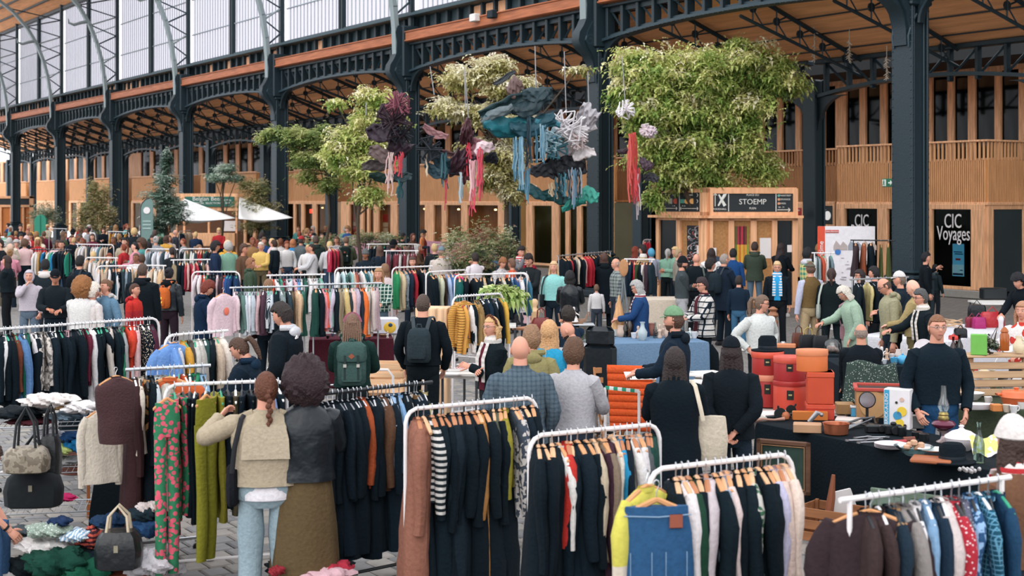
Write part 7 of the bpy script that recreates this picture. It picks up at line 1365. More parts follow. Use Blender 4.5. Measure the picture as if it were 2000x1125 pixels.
oc = good('casserole', 'large orange enamel casserole with lid at the right edge', 'casserole', 1985, 796, lambda m, s: m.lathe([(.11, 0), (.13, .01), (.155, .10), (.16, .105)], n=30), mat('c8643c', .35), parts=[('lid', lambda m, s: m.lathe([(.165, .106), (.16, .12), (.145, .16), (.05, .17), (.02, .18), (.03, .20), (.005, .205)], n=30), mat('cc6a40', .35)), ('handle', lambda m, s: m.tube([(-.15, 0, .13), (-.2, -.03, .13), (-.2, .03, .13), (-.15, .02, .13)], .012, 6), mat('c8643c', .35))])
good('baking_dish', 'long white oval baking dish in front of the casserole', 'dish', 1905, 800, lambda m, s: m.lathe([(.15, 0), (.17, .01), (.19, .05), (.195, .055), (.17, .03), (.05, .015)], n=30, sq=.55), mat('cfc9cc', .3)); good('wooden_block', 'small orange wooden block next to the white baking dish', 'block', 1946, 804, lambda m, s: m.bb((0, 0, .035), (.1, .1, .07), 0, .005), mat('c07840'))
dl = good('desk_lamp', 'white anglepoise desk lamp with a conical shade', 'lamp', 1950, 752, lambda m, s: (m.lathe([(.07, 0), (.07, .015), (.02, .02)], n=18), m.tube([(0, 0, .015), (-.06, 0, .22), (.05, 0, .40)], .008, 6)), mat('d4d0d0', .3), parts=[('lamp_shade', lambda m, s: m.lathe([(.025, .09), (.035, .05), (.085, -.05), (.08, -.05), (.03, .04)], (.11, 0, .38), 20, ry=.9), mat('dcd8d8', .3))])
for i, (x, y, k, hx, sc) in enumerate(((1880, 752, 'dome', 'd8d0cc', 1.0), (1898, 745, 'jug', 'd4d0d0', 1.2), (1872, 768, 'plate', 'cfc4c0', 1.3), (1888, 775, 'bowl', 'd8d2ce', 1.1), (1910, 765, 'jug', 'd8d4d2', 1.1), (1925, 775, 'cup', 'd8d4d0', 1.2), (1938, 762, 'vase', 'c8bca0', 1.1), (1922, 745, 'dome', 'c8b898', 1.0), (1972, 765, 'pot', 'dcd6d4', 1.1), (1990, 758, 'dome', 'd8d2d0', 1.0), (1868, 785, 'plate', 'd8ccc4', 1.2), (1930, 790, 'cup', 'd4ccc8', 1.0), (1966, 806, 'cup', 'c8b8a8', 1.0), (1980, 808, 'cup', 'd0d0d0', 1.0), (1995, 800, 'cup', 'd8d4d0', 1.0), (1900, 782, 'bowl', 'e0dcda', 1.2))):
    crock('%s %s on the olive cloth table, %s item from the left' % (cname(hx), {'dome': 'covered dish', 'pot': 'teapot'}.get(k, k), nth([1868, 1872, 1880, 1888, 1898, 1900, 1910, 1922, 1925, 1930, 1938, 1966, 1972, 1980, 1990, 1995].index(x))), x, y, k, hx, sc)
ZS = TZ + .47
good('amber_bottle', 'tall amber ribbed bottle on the pallet shelf', 'bottle', 1962, 686, lambda m, s: m.lathe([(.045, 0), (.05, .01), (.05, .17), (.035, .20), (.045, .21), (.03, .24), (.012, .26)], n=16), mat('9c5424', .15), z=ZS); good('green_box', 'bright green cardboard box near the pallet shelf', 'box', 1912, 692, lambda m, s: m.bb((0, 0, .1), (.17, .1, .22), 0, .004), mat('68a84c'), z=ZS, rz=-.3); good('red_tin', 'red-orange tin in front of the green box', 'tin', 1885, 748, lambda m, s: m.bb((0, 0, .05), (.14, .1, .1), 0, .01), mat('c04838'), z=TZ)
tree('potted_plant', 'dark-leaved succulent on the pallet shelf', (1932, 15.4, 1.23), [(1932, 668, 15.4, .07, .05), (1925, 658, 15.4, .06, .05), (1940, 674, 15.4, .06, .04)], 90, ['26342c', '3c4c3c', '5c6850', '8a8878'], 61, (1932, 680, .012), 'plant', size=.08)
good('vase', 'cream jug with red flowers at the right edge of the shelf', 'vase', 1990, 690, lambda m, s: (m.lathe([(.04, 0), (.06, .03), (.065, .08), (.03, .14), (.035, .18)], n=16), m.tube([(.06, 0, .04), (.1, 0, .1), (.03, 0, .15)], .01, 6)), mat('cfc2a4', .3), z=ZS)
for i, (x, hx, h) in enumerate(((1862, '8c2c2c', 1.0), (1874, '1c2024', 1.1), (1868, '6c3c2c', .8))): crock('small %s bottle with dark stopper near the white table, %s of three' % (cname(hx), nth(i)), x, 700, 'bottle', hx, h, ZS - .2, 'small bottles beside the pallet shelf')
# tea set table and bell jar table
for i, (x, y, k, hx, sc) in enumerate(((1763, 712, 'pot', '4c9cc4', 1.0), (1746, 713, 'cup', '4c9cc4', 1.2), (1722, 706, 'figure', 'd8d4d2', 1.1), (1732, 704, 'figure', 'c8a890', .9), (1742, 703, 'cup', 'd8d0d0', 1.0), (1755, 702, 'jug', 'd0c4c0', .8), (1775, 708, 'figure', 'c8b8b0', 1.0), (1785, 704, 'vase', 'c0b09c', .8), (1796, 706, 'figure', 'b8c0a8', .8), (1712, 703, 'figure', 'd4ccc8', .9), (1728, 712, 'cup', 'c8ccd4', .8), (1782, 712, 'bowl', 'd8ccc4', .6))):
    crock('%s %s on the tea set table, %s from the left' % (cname(hx), k if k != 'pot' else 'teapot', nth(sorted([1763, 1746, 1722, 1732, 1742, 1755, 1775, 1785, 1796, 1712, 1728, 1782]).index(x))), x, y, k, hx, sc, group='little ornaments on the tea set table')
good('standing_plate', 'white patterned plate standing upright behind the tea set', 'plate', 1804, 704, lambda m, s: m.lathe([(.03, 0), (.1, .008), (.14, .02), (.14, .024), (.1, .014)], (0, 0, .14), 26, rx=R(75)), mat('d0c8cc', .3)); good('bell_jar', 'clear glass bell jar with a knob on the black cloth', 'bell jar', 1627, 690, lambda m, s: m.lathe([(.13, 0), (.13, .10), (.12, .15), (.08, .185), (.02, .20), (.022, .225), (.012, .24)], n=26, cap=False), glass('dce4e4', .4), parts=[('jar_contents', lambda m, s: [m.ball((.06 * sin(k * 2.4), .05 * cos(k * 2.4), .03 + .02 * (k % 3)), .03, 7, 5) for k in range(9)], mat('c8a8a0', .6))])
for i, (x, y, hx, w_) in enumerate(((1578, 682, '101418', .26), (1560, 678, '5c3428', .2), (1603, 684, '14181c', .24))): 
    good('handbag', ['black handbag with a gold chain on the black cloth', 'brown upright handbag next to the bell jar table', 'black leather handbag left of the glass bell jar'][i], 'handbag', x, y, lambda m, s, w_=w_: m.loft([[(a * w_ / 2 * k, b * .06 * k, z) for a, b in ((1, -.6), (1, .6), (.8, 1), (-.8, 1), (-1, .6), (-1, -.6), (-.8, -1), (.8, -1))] for z, k in ((0, .95), (.02, 1), (.14, .95), (.2, .8))]), mat(hx, .45), group='handbags on the table', parts=[('handle', lambda m, s, w_=w_: m.tube([(-w_ * .25, 0, .18), (-w_ * .2, 0, .27), (0, 0, .31), (w_ * .2, 0, .27), (w_ * .25, 0, .18)], .008, 6), mat(['a89458', '4c2c24', '14181c'][i], .3))])
good('lit_case', 'small open case with warm fairy lights', 'lights', 1535, 680, lambda m, s: m.bb((0, 0, .03), (.28, .12, .06), 0, .01, -.2), mat('a86c4c', emit=.6)); good('wooden_post', 'turned wooden post knob behind the ponytailed woman', 'post', 1510, 640, lambda m, s: m.lathe([(.07, 0), (.08, .1), (.04, .14), (.09, .2), (.05, .26), (.08, .3), (.02, .34)], n=18), mat('8a5a3c', .4), z=.8)
# far right white table
for i, (x, y, w_, h, hx, lb) in enumerate(((1938, 640, 46, 30, 'b02c34', 'large shiny red patent handbag on the white cloth'), (1912, 642, 26, 22, '9c2464', 'magenta handbag beside the large red one'), (1898, 640, 24, 20, '7c2c3c', 'dark pink handbag left of the magenta one'), (1908, 622, 34, 26, '10181c', 'black handbag behind the pink one'), (1876, 660, 24, 18, '14181c', 'crumpled black hat or bag on the white cloth edge'), (1862, 664, 16, 8, 'c03c34', 'small red pouch at the end of the white cloth'))):
    s = dep(y, TZ) / FP; good('handbag', lb, 'handbag', x, y, lambda m, s, w_=w_, h=h: m.loft([[(a * w_ * s / 2 * k, b * .08 * k, z * h * s) for a, b in ((1, -.6), (1, .6), (.8, 1), (-.8, 1), (-1, .6), (-1, -.6), (-.8, -1), (.8, -1))] for z, k in ((0, .95), (.1, 1), (.8, .95), (1, .8))]), mat(hx, .3, 0, .15, .4, 12), group='bags on the white cloth', parts=[('handle', lambda m, s, w_=w_, h=h: m.tube([(-w_ * s * .25, 0, h * s * .95), (0, 0, h * s * 1.35), (w_ * s * .25, 0, h * s * .95)], .008, 6), mat(hx, .4))])
good('black_case', 'black box case on the white metal table', 'case', 1940, 585, lambda m, s: m.bb((0, 0, .12), (.5, .3, .24), 0, .02), mat('141a1e', .4), z=.8); good('wicker_basket', 'pale tangled wicker basket behind the white cloth', 'basket', 1862, 640, lambda m, s: [m.tube([(.15 * cos(a * .5 + k), .1 * sin(a * .5 + k), .02 + .02 * k + .02 * sin(a)) for a in range(14)], .008, 4) for k in range(6)], mat('c0a080'), z=TZ)
good('white_mannequin_neck', 'slim white display stand on the white cloth with red ribbon', 'display stand', 1955, 668, lambda m, s: m.lathe([(.07, 0), (.07, .02), (.04, .05), (.035, .28), (.045, .34), (.03, .38)], n=16), mat('d4d0d4')); good('orange_stool', 'folding red-topped tray stool by the pallet shelf', 'stool', 1882, 762, lambda m, s: (m.tube([(-.12, 0, 0), (.12, 0, .22)], .01, 5), m.tube([(.12, 0, 0), (-.12, 0, .22)], .01, 5), m.bb((0, 0, .23), (.28, .16, .02), 0, .004)), mat('c84c3c'), z=TZ)
# green tweed coat on the chair of the seated man, and chairs
def folding_chair(label, o, rz, hx='a8744c'):
    t = thing('folding_chair', label, 'chair', o, rz, 'chairs'); wm = wood(hx, 2)
    for sx in (-1, 1):
        MB().tube([(sx * .2, .12, 0), (sx * .2, -.12, .45), (sx * .2, -.2, .86)], .016, 6).build('leg', wm, t); MB().tube([(sx * .17, -.2, 0), (sx * .17, .18, .45)], .015, 6).build('leg', wm, t)
    for k in range(4): MB().bb((0, -.1 + k * .09, .46), (.38, .07, .018), 0, .004).build('seat_slat', wm, t)
    for z in (.82, .7): MB().bb((0, -.19 + (.86 - z) * .1, z), (.4, .02, .07), 0, .004).build('back_slat', wm, t)
    return t
p = P(1203, 700, 17.2); p.z = 0; folding_chair('slatted wooden folding chair left of the orange quilt', p, R(200))
p = P(1240, 700, 16.6); p.z = 0; ch = folding_chair('wooden folding chair draped with the orange quilt', p, R(165))
m = MB(); m.grid(lambda a, b: V(((a - .5) * .52 + .04 * (b - .5), -.26 - .42 * (b - .5) * (1 if b > .5 else .2) * 0 - .02 * abs(sin(b * 28)) + .18 * b * 0, .98 - .72 * b)), 16, 56); q = m.build('orange_quilt', cl('d4582c'), None, p + V((0, 0, 0)), R(-14), label='bright orange quilted blanket hanging over the folding chair', cat='blanket'); md = q.modifiers.new('t', 'SOLIDIFY'); md.thickness = .03
p = P(1163, 700, 17.2); p.z = 0; t = thing('office_chair', 'black leather office chair with headrest behind the reading man', 'chair', p, R(160)); lm = mat('12191e', .3, 0, .2, .2, 10)
MB().bb((0, -.2, .82), (.42, .1, .62), 0, .06).build('backrest', lm, t); MB().bb((0, -.2, 1.22), (.36, .12, .26), 0, .06).build('headrest', lm, t); MB().bb((0, 0, .5), (.5, .48, .12), 0, .05).build('seat', lm, t); MB().tube([(0, 0, .1), (0, 0, .45)], .03, 8).build('gas_column', CHROME, t)
for k in range(5): MB().tube([(0, 0, .1), (.28 * cos(k * 1.257), .28 * sin(k * 1.257), .06)], [.025, .015], 6).build('leg', mat('1a1c1e'), t)
for sx in (-1, 1): MB().tube([(sx * .26, -.1, .52), (sx * .28, -.1, .72), (sx * .28, .16, .72)], .02, 6).build('armrest', lm, t)
p = P(1682, 700, 17.2); p.z = 0; t = folding_chair('chair of the seated balding man', p, R(5), '5c4a3c'); m = MB(); m.grid(lambda a, b: V(((a - .5) * (.54 + .14 * b), -.30 - .05 * sin(pi * a) - .015 * sin(a * 22), .98 + .03 * sin(a * 2 * pi) - .5 * b)), 20, 14); q = m.build('tweed_coat', mat('34443e', .9, 0, .3, .5, 50, 'dots', '9aa49a', 42), None, p - V((0, .1, 0)), R(3), label='dark green speckled tweed coat hung on the seated man\'s chair', cat='coat'); md = q.modifiers.new('t', 'SOLIDIFY'); md.thickness = .04
# centre table goods: glassware on blue cloth
good('wooden_cone', 'tall pale wooden cone standing among glassware', 'cone', 1209, 655, lambda m, s: m.lathe([(.15, 0), (.15, .02), (.01, .62), (.005, .63)], n=24), wood('c09468', 2)); rg = random.Random(15)
for i in range(22):
    x = 1196 + i * 8.4; k = rg.choice(('bottle', 'cup', 'bottle', 'vase', 'figure', 'jug')); hx = rg.choice(('c8d0d0', 'd8d4d0', 'c0a898', 'a8b4b8', 'd8d8dc', '8c5c50')); 
    crock('%s %s on the dusty blue cloth, %s from the left' % (cname(hx), k.replace('figure', 'figurine'), nth(i)), x, rg.uniform(656, 668), k, hx, rg.uniform(.9, 1.5), group='glassware on the blue cloth')
m = MB()
good('garment_bag', 'black garment bag hanging from the end of the blue table', 'garment bag', 1385, 760, lambda m, s: m.loft([[(.17 * k * cos(a * pi / 6), .06 * k * sin(a * pi / 6), z) for a in range(12)] for z, k in ((0, .9), (.3, 1), (.55, .85), (.68, .3))]), cl('0e181e'), z=.0)
good('display_case', 'clear glass case with a decorative boat group on its lid', 'display case', 1128, 668, lambda m, s: m.bb((0, 0, .13), (.48, .36, .26), 0, .01), glass('dfe8e8', .5), parts=[('case_edge', lambda m, s: [m.tube([(sx * .24, sy * .18, 0), (sx * .24, sy * .18, .26)], .006, 4) for sx in (-1, 1) for sy in (-1, 1)] + [m.bb((0, 0, .262), (.5, .38, .01))], mat('b8bcc0', .3)), ('leaf_filling', lambda m, s: [m.ball((rg.uniform(-.18, .18), rg.uniform(-.1, .1), rg.uniform(.03, .12)), .025, 6, 4) for k in range(22)], mat('8a8c70'))])
p = at(1118, 668); p.z = TZ + .285; m = MB(); m.tube([(-.2, 0, .05), (-.14, 0, .01), (.14, 0, .01), (.2, 0, .06)], [.02, .03, .03, .02], 8, fl=.7); m.tube([(-.19, 0, .02), (-.21, 0, .15)], .012, 5); m.tube([(.19, 0, .02), (.22, 0, .13)], .012, 5); m.tube([(-.16, -.05, .06), (.16, -.05, .06)], .008, 5); b = m.build('model_boat', mat('8a6a54'), None, p, .1, label='brown carved model boat on top of the glass case', cat='model boat')
m = MB(); m.lathe([(.07, 0), (.06, .05), (.03, .10), (.035, .14), (.015, .17), (.022, .19), (.02, .215), (.005, .225)], n=14); m.tube([(.02, 0, .14), (.08, 0, .10)], .01, 5); m.build('figurine', mat('d4ccc8', .4), None, p + V((.02, -.02, .02)), 0, label='white seated figurine in the model boat', cat='figurine')
for i, (x, hx, lb) in enumerate(((1030, 'd8b0b4', 'pale pink draped bust on the low wooden table'), (1044, 'd0b088', 'cream-blond bust beside the pink one'))): good('bust', lb, 'bust', x, 632, lambda m, s: m.lathe([(.07, 0), (.08, .02), (.06, .08), (.09, .16), (.10, .22), (.05, .27), (.045, .30), (.065, .35), (.06, .41), (.03, .44)], n=18, sq=.75), mat(hx, .6), z=TZ - .1, group='busts on the low table')
good('handbag', 'dark red leather handbag with two upright handles', 'handbag', 1057, 648, lambda m, s: m.loft([[(a * .16 * k, b * .09 * k, z) for a, b in ((1, -.6), (1, .6), (.8, 1), (-.8, 1), (-1, .6), (-1, -.6), (-.8, -1), (.8, -1))] for z, k in ((0, .95), (.03, 1.05), (.16, 1), (.23, .75))]), mat('74302c', .4), z=TZ - .08, parts=[('handle', lambda m, s: (m.tube([(-.07, -.06, .2), (-.06, -.06, .36), (0, -.06, .40), (.06, -.06, .36), (.07, -.06, .2)], .011, 6), m.tube([(-.07, .06, .2), (-.06, .06, .35), (0, .06, .39), (.06, .06, .35), (.07, .06, .2)], .011, 6)), mat('6c2a28', .4))])
tree('spider_plant', 'spider plant with arching pale leaves above the rails', (985, 20.5, 1.15), [(985, 562, 20.5, .16, .07), (1003, 568, 20.5, .12, .06), (965, 560, 20.5, .12, .05)], 110, ['5c7c3c', '84a054', 'a8bc70', 'c8d094'], 62, (985, 568, .012), 'plant', size=.26, droop=1.2)
# jewellery table and crates, magazines, papers
for i, (x, y, z, lb) in enumerate(((756, 700, .52, 'pale pine crate with vertical boards right of the dreadlocked shopper'), (752, 745, .0, 'pine crate below the upper one'))): 
    p = P(x, 390, 17.6 + .1 * i); p.z = z + .0; crate(lb, p, R(-6), .46, .34, .38 if i == 0 else .5, 'd0a882', 4)
p = P(846, 390, 18.6); p.z = .0; m = MB(); m.bb((0, 0, .75), (.42, .36, 1.5), 0, .01); g = m.build('pine_cabinet', wood('d8b490', 2), None, p, R(-5), label='tall pale pine box behind the man with the leather backpack', cat='cabinet')
for x in (-.14, 0, .14): MB().bb((x, -.185, .75), (.125, .012, 1.46), 0, .004).build('front_board', wood('d8b490', 2), g)
t = thing('white_trolley', 'white tubular trolley with shelves by the pine crates', 'trolley', P(742, 390, 16.9) - V((0, 0, P(742, 390, 16.9).z)), R(-8)); MB().tube([(-.34, 0, 0), (-.34, 0, .8), (-.28, 0, .88), (.1, 0, .88), (.16, 0, .8), (.16, 0, 0)], .016, 8).build('tube_frame', WHITE, t)
for z in (.15, .45): MB().bb((-.09, .15, z), (.48, .32, .03), 0, .01).build('shelf', WHITE, t)
for i, (x, y) in enumerate(((692, 655), (712, 652), (735, 654))):
    good('jewellery_stand', 'black wire jewellery stand on the maroon cloth, %s from the left' % nth(i), 'jewellery stand', x, y, lambda m, s: ([m.tube([(sx * .11, 0, 0), (sx * .11, 0, .22)], .005, 4) for sx in (-1, 1)], [m.tube([(-.11, 0, z), (.11, 0, z)], .005, 4) for z in (.05, .13, .22)], [m.tube([(-.1 + k * .025, -.01, .13), (-.1 + k * .025, -.01, .07)], .008, 4) for k in range(9)]), mat('1c1e20', .4), group='jewellery stands')
for i in range(14): x = 640 + i * 9; hx = rg.choice(('6c2c2c', 'b8a080', '1c2024', 'c8c0b8', '8c6c4c', '4c5c6c')); crock('%s trinket on the maroon cloth, %s from the left' % (cname(hx), nth(i)), x, rg.uniform(652, 662), rg.choice(('cup', 'bowl', 'figure')), hx, .6, group='trinkets on the maroon cloth')
good('printed_bag', 'white carrier bag with a yellow and blue bird print', 'bag', 752, 656, lambda m, s: m.bb((0, 0, .15), (.42, .12, .28), 0, .03), mat('cfcfd8', .5, 0, .1), parts=[('printed_shape', lambda m, s: m.ball((.08, -.06, .13), (.1, .01, .09), 12, 6), mat('d8b040')), ('printed_eye', lambda m, s: m.ball((.09, -.07, .17), (.035, .01, .03), 10, 5), mat('2c4460'))])
for i, (x, y, w_, hx) in enumerate(((878, 733, .3, 'd0ccc8'), (900, 728, .34, 'b8b4b0'), (918, 736, .26, 'c8c0b8'), (888, 726, .22, '8c8c8c'), (912, 724, .24, 'cc9c9c'), (1360, 738, .3, 'd0ccc8'), (1378, 730, .34, 'c8c4c0'), (1395, 742, .3, 'b8b0a8'), (1370, 752, .3, 'd8d4d0'), (1405, 735, .26, 'c0a898'))):
    good('magazine', 'flat %s magazine, %s on the %s' % (cname(hx), nth(i % 5), 'small white table' if i < 5 else 'table between the long-haired women'), 'magazine', x, y, lambda m, s, w_=w_, i=i: m.bb((0, 0, .012 + .01 * (i % 3)), (w_, .22, .02), 0, .003), mat(hx), rz=rg.uniform(-.4, .4), group='magazines and papers')
p = P(1250, 390, 15.2); p.z = 1.02; m = MB(); m.bb((0, 0, 0), (.32, .2, .006), 0, .002, 0, .3); m.build('sheet_music', WHITE, None, p, .1, label='white booklet held in front of the orange quilt', cat='booklet')
p = P(1232, 800, 15.6); p.z = 0; m = MB(); m.bb((0, 0, .14), (.4, .3, .28), 0, .004); b = m.build('cardboard_box', mat('a88464', .8), None, p, R(-25), label='open cardboard box on the floor left of the long-haired woman', cat='box'); MB().bb((-.24, 0, .3), (.14, .3, .006), 0, .002, 0, 0, -.5).build('flap', mat('b89474', .8), b); MB().bb((0, -.2, .3), (.4, .14, .006), 0, .002, 0, .5).build('flap', mat('b89474', .8), b)
m = MB(); A, B = P(1182, 757, 15.5), P(1248, 764, 15.3)
for k in range(5): pass
t = thing('striped_tape', 'green and white striped barrier tape near the orange quilt', 'tape', A)
for k in range(8): MB().tube([(B - A) * (k / 8), (B - A) * ((k + 1) / 8)], .02, 4, fl=.2).build('tape_stripe', mat('2c9070' if k % 2 == 0 else 'dcdcd8'), t)
for nm, q in (('post', A), ('post', B)): MB().tube([q - A, q - A - V((0, 0, q.z))], .015, 6).build('post', WHITE, t)
# map board, coat pieces, pushchair
p = P(1653, 390, 33.5); p.z = 0; s = 33.5 / FP; t = thing('map_board', 'white site map board with a red side band beside the agency', 'board', p, R(-4)); zt, zb = HC - 52 * s, HC - 172 * s
MB().bb((0, 0, (zt + zb) / 2), (110 * s, .08, zt - zb), 0, .01).build('panel', mat('d8d4d8', .5), t); MB().bb((-49 * s, -.045, (zt + zb) / 2), (14 * s, .02, zt - zb), 0, .003).build('red_band', mat('c8482c', .5), t); text('Gare Maritime', .16, t, (-49 * s, -.06, (zt + zb) / 2 - .1), (R(90), R(-90), 0), WHITE)
MB().bb((-28 * s, -.045, zt - 10 * s), (26 * s, .012, 6 * s)).build('red_title', mat('c86058'), t); text('Gare Maritime', .05, t, (-28 * s, -.06, zt - 10 * s), (R(90), 0, 0), WHITE)
for i in range(3): MB().prism([(-.16, 0), (.16, 0), (.16, .1), (.06, .2), (0, .1), (-.1, .22), (-.16, .1)], 1, -.055, -.042).build('building_drawing', mat(['a89c98', '8a9098', 'b09c90'][i]), t, ((-12 + 28 * i) * s, 0, zt - 46 * s))
m = MB(); rg2 = random.Random(2)
for i in range(26): m.box((rg2.uniform(-36, 50) * s, -.045, zt - rg2.uniform(55, 105) * s), (rg2.uniform(.02, .12), .012, .02))
m.build('map_marks', mat('a8a0a8'), t); MB().lathe([(.07, 0), (.07, .01)], (-17 * s, -.045, zt - 50 * s), 14, rx=pi / 2).build('blue_dot', mat('3c70b0'), t)
for sx in (-1, 1): MB().tube([(sx * 50 * s, 0, 0), (sx * 50 * s, 0, zb)], .03, 6).build('leg', IRON, t)
p = P(1218, 390, 26); p.z = 0; t = thing('easel', 'slim easel holding a brown rounded board behind the blue jacket', 'easel', p); MB().ball((0, 0, HC - 133 * 26 / FP), (.085, .02, .16), 16, 10).build('rounded_board', mat('a87a54'), t)
for sx in (-1, 1): MB().tube([(0, 0, 1.5), (sx * .16, 0, 0)], .014, 6).build('leg', mat('6c7478'), t)
MB().tube([(0, .02, 1.5), (0, .3, 0)], .014, 6).build('leg', mat('6c7478'), t)
# ------------------------------------------------------------------ left corner: wire shelf with clothes and bags, heap on the ground
p = P(95, 390, 12.4); p.z = 0; t = thing('wire_shelf', 'chrome wire shelf heaped with folded clothes', 'shelf', p, R(12), None); sh = t
for sx, sy in ((-.75, -.25), (.42, -.25), (-.75, .25), (.42, .25)): MB().tube([(sx, sy, 0), (sx, sy, 1.0)], .015, 8).build('post', mat('7c868c', .3, .6), t)
for z in (.22, .56, .96):
    m = MB()
    for k in range(24): m.tube([(-.75 + 1.17 * k / 23, -.25, z), (-.75 + 1.17 * k / 23, .25, z)], .003, 4)
    for sy in (-1, 1): m.tube([(-.75, sy * .25, z), (.42, sy * .25, z)], .006, 5); m.tube([(-.75, sy * .25, z - .04), (.42, sy * .25, z - .04)], .004, 5)
    m.build('wire_grid', mat('b0b4b8', .3, .7), t, kind='stuff')
def pile(label, px, py, d, w_, dp, h, hx, seed, nm='folded_garment', cat='garment', z=None, group='heaped clothes', pat=None, h2=None, ps=20):
    """crumpled cloth lump: px, py = picture centre, d distance"""
    r_ = random.Random(seed); a, b_, c_ = [r_.uniform(0, 6) for _ in range(3)]; p = P(px, py, d)
    if z is not None: p.z = z + h * .5
    m = MB(); m.ball((0, 0, 0), (w_ / 2, dp / 2, h / 2), 36, 22, 0, lambda q: .82 + .16 * sin(5 * q.x + a) * sin(4 * q.y + b_) + .10 * sin(11 * q.x + 7 * q.z + c_) + .05 * sin(23 * q.x + 17 * q.y)); m.v = [(x, y, max(zz, -h * .42)) for x, y, zz in m.v]
    return m.build(nm, cl(hx, pat, h2, ps), None, p, r_.uniform(-.4, .4), label=label, cat=cat, group=group)
for i, a in enumerate((('crumpled white shirt on top of the wire shelf', 95, 782, .55, .4, .14, 'd8d0cc'), ('second white garment at the right end of the shelf', 158, 795, .42, .4, .12, 'dcd8d8'), ('tan garment between the white ones', 125, 793, .3, .3, .08, '9c7c58'), ('black quilted garment at the left of the shelf top', 35, 806, .6, .45, .12, '10181e'), ('dark red patterned garment below the black one', 60, 822, .5, .4, .07, '4c2028'), ('blue-grey folded garment under the white shirts', 130, 812, .4, .4, .07, '6c8090'), ('lime green folded garment on the middle shelf', 112, 878, .34, .35, .12, 'b4c478'), ('bright blue folded garment on the middle shelf', 152, 868, .3, .3, .14, '1c6c9c'), ('dark blue folded garment above the bright blue one', 140, 852, .22, .3, .10, '1f4470'), ('grey rolled garment under the lime green one', 128, 900, .26, .3, .10, '9c9c9c'), ('white plastic bag on the middle shelf', 95, 850, .34, .3, .16, 'c8c8d0'))):
    pile(a[0], a[1], a[2], 12.3 + .02 * i, a[3], a[4], a[5], a[6], 100 + i)
cuboid('storage_box', 'white box with a red heart on the middle shelf', 'box', 100, 860, 10, 10, .1, 'd0d0d4')
bx = [o for o in COL.objects if o.name.startswith('storage_box')][0]; bx.location = P(102, 845, 12.5); MB().prism([(0, -.03), (.03, .01), (.015, .025), (0, .012), (-.015, .025), (-.03, .01)], 1, -.07, -.055).build('red_heart', mat('c84038'), bx)
def bag3(label, px, py, d, w_, h, hx, rough=.4, hh=.25, mt=None, hc=None):
    p = P(px, py, d); t = thing('handbag', label, 'handbag', p, .1, 'handbags of the left corner'); m = MB(); m.loft([[(a * w_ / 2 * k, b * .11 * k, z * h) for a, b in ((1, -.5), (1, .5), (.8, 1), (0, 1.1), (-.8, 1), (-1, .5), (-1, -.5), (-.8, -1), (0, -1.1), (.8, -1))] for z, k in ((-.5, .85), (-.45, 1), (0, 1.05), (.35, .92), (.5, .72))]); m.build('bag_body', mt or mat(hx, rough, 0, .3, .4, 14), t)
    for sy in (-1, 1): MB().tube([(-w_ * .25, sy * .07, h * .4), (-w_ * .2, sy * .05, h * .5 + hh * .6), (0, sy * .03, h * .5 + hh), (w_ * .2, sy * .05, h * .5 + hh * .6), (w_ * .25, sy * .07, h * .4)], .011, 6).build('handle', mat(hc or hx, .5), t)
    MB().box((0, -.125, h * .1), (.03, .01, .05)).build('clasp', mat('a8a08c', .3, .7), t); return t
bag3('taupe and beige mottled handbag hanging from the shelf', 52, 897, 11.4, .34, .2, '8a8070', hh=.32, hc='14181c', mt=mat('8c8272', .4, 0, .3, .3, 20, 'camo', '6a6052', 22)); bag3('large black fabric bag hanging low on the shelf', 66, 955, 11.6, .44, .28, '0e151a', .8, .3); bag3('black shoulder bag hanging beside the taupe bag', 98, 890, 11.7, .16, .34, '101418', .35, .25)
pile('bright pink garment on the lowest shelf', 120, 972, 11.9, .3, .3, .06, 'c82c64', 131); pile('faded red garment on the lowest shelf', 65, 978, 11.7, .4, .3, .07, '8c3c40', 132)
p = P(152, 920, 12.8); p.z = .30; good('wicker_basket', 'brown wicker basket under the wire shelf', 'basket', 150, 925, lambda m, s: m.lathe([(.14, 0), (.17, .01), (.2, .2), (.21, .21), (.18, .19), (.13, .02)], n=24), mat('5c3428', .8, 0, .3, .6, 40, 'hs', '3c2018', 50), z=.22)
D2 = 10.6
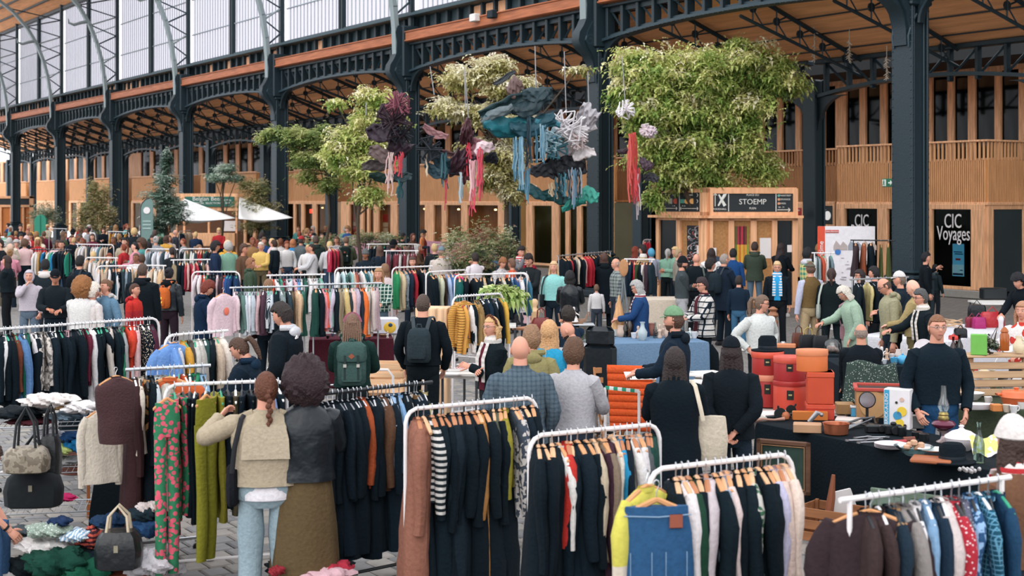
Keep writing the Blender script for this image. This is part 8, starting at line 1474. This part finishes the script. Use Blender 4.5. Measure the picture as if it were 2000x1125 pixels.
for i, a in enumerate((('green and white tweed jacket lying on the heap', 95, 1035, .4, .3, .12, '8c9c90', 'dots', 'd0d4cc', 60), ('pale blue striped shirt on the heap', 150, 1045, .3, .3, .10, '8cb0cc', 'vs', 'd8dce0', 40), ('dark blue crumpled shirt on the heap', 118, 1018, .2, .2, .08, '1c3050', None, None, 1), ('white garment with orange hem on the heap', 85, 1065, .5, .4, .14, 'd0ccc8', None, None, 1), ('dark red and black patterned scarf on the heap', 178, 1050, .28, .3, .16, '3c1c24', 'hs', 'a84c40', 30), ('dark green velvet garment with beading', 112, 1098, .55, .45, .24, '143c30', None, None, 1), ('second dark green garment at the bottom edge', 165, 1118, .5, .4, .2, '17503c', None, None, 1), ('white fluffy garment right of the black bag', 290, 1098, .5, .4, .22, 'c8c4c8', None, None, 1), ('pile of folded blue jeans behind the black bag', 292, 1030, .36, .3, .16, '26466c', None, None, 1), ('folded dark trousers on the jeans pile', 285, 1003, .36, .3, .12, '1c2c34', None, None, 1), ('folded white shirts beside the floral trousers', 292, 992, .24, .26, .10, 'd0c4c0', None, None, 1), ('pale mint sheet under the scarf', 142, 1062, .36, .3, .06, 'a8c4b8', None, None, 1), ('navy blue folded jacket behind the black bag', 215, 1018, .32, .3, .12, '1c3450', None, None, 1), ('small orange and white garment at the bottom', 130, 1118, .24, .2, .08, 'c8684c', None, None, 1), ('dark navy garment in the middle of the heap', 200, 1095, .5, .4, .2, '141f2a', None, None, 1), ('black garment between the tweed and the scarf', 140, 1082, .4, .3, .16, '10181c', None, None, 1), ('rust-coloured scarf under the black and tan bag', 262, 1118, .4, .3, .12, '8a4c38', None, None, 1), ('black garment at the lower left of the heap', 60, 1105, .4, .3, .18, '141c20', None, None, 1), ('white and grey garment at the lower right of the heap', 325, 1112, .34, .3, .14, 'b8b4b6', None, None, 1), ('grey garment on the ground at the bottom left', 30, 1040, .4, .3, .1, '4c5458', None, None, 1))):
    pile(a[0], a[1], a[2], D2 - .25 * (a[2] > 1080) + .02 * i, a[3], a[4], a[5], a[6], 200 + i, pat=a[7], h2=a[8], ps=a[9])
bag3('large black and tan leather bag with pale handles on the heap', 232, 1072, 10.3, .32, .27, '171b1e', .3, .18, hc='b8a890')
for i, (x, y, w_, dp, h, hx, lb) in enumerate(((600, 1108, .75, .4, .2, '10181e', 'black garment heaped at the bottom centre'), (655, 1112, .3, .3, .14, 'a83040', 'red-edged garment in the bottom centre heap'), (640, 1122, .4, .3, .12, 'd0a8b0', 'pale pink garment at the bottom centre'), (540, 1115, .12, .1, .08, '8c2c34', 'small dark red pouch at the bottom centre'))): pile(lb, x, y, 10.0 - .1 * i, w_, dp, h, hx, 300 + i)
p = P(657, 1042, 12.2); p.z = .05; t = thing('shoe_box', 'small white shoe box standing on the ground under the black rail', 'box', p, R(20)); MB().bb((0, 0, .06), (.16, .12, .12), 0, .004).build('box_body', mat('c8c8d0'), t); MB().bb((0, 0, .125), (.17, .13, .03), 0, .004).build('lid', mat('d4d4da'), t)
for i, (x, y) in enumerate(((680, 1062), (697, 1070))): p = P(x, y, 11.8); p.z = .04; t = thing('leather_shoe', 'dark leather shoe under the black rail, %s one' % ('left' if i == 0 else 'right'), 'shoe', p, R(60)); MB().loft([[V((x_ * w_, y_ * l, z)) for x_, y_ in ((1, -.7), (1, .5), (.6, 1), (-.6, 1), (-1, .5), (-1, -.7), (-.6, -1), (.6, -1))] for z, w_, l in ((0, .045, .135), (.03, .047, .138), (.06, .04, .11), (.085, .03, .06))]).build('upper', mat('3c1c18', .25), t); MB().bb((0, 0, .006), (.09, .27, .014), 0, .004).build('sole', BLK, t)
for nm, px, z0, w_, h, hx, lb in (('leaning_frame', 186, .02, .04, .9, '9c5c34', 'orange wooden frame leaning behind the cream blouse'),):
    p = P(px, 390, 12.9); p.z = 0; t = thing(nm, lb, 'frame', p, R(20)); MB().bb((-.06, 0, .45), (.03, .03, .9), 0, .004).build('side_rail', wood(hx, 2), t); MB().bb((.1, 0, .45), (.03, .03, .9), 0, .004).build('side_rail', wood(hx, 2), t); MB().bb((.02, 0, .12), (.16, .03, .1), 0, .004).build('cross_rail', wood(hx, 0), t)
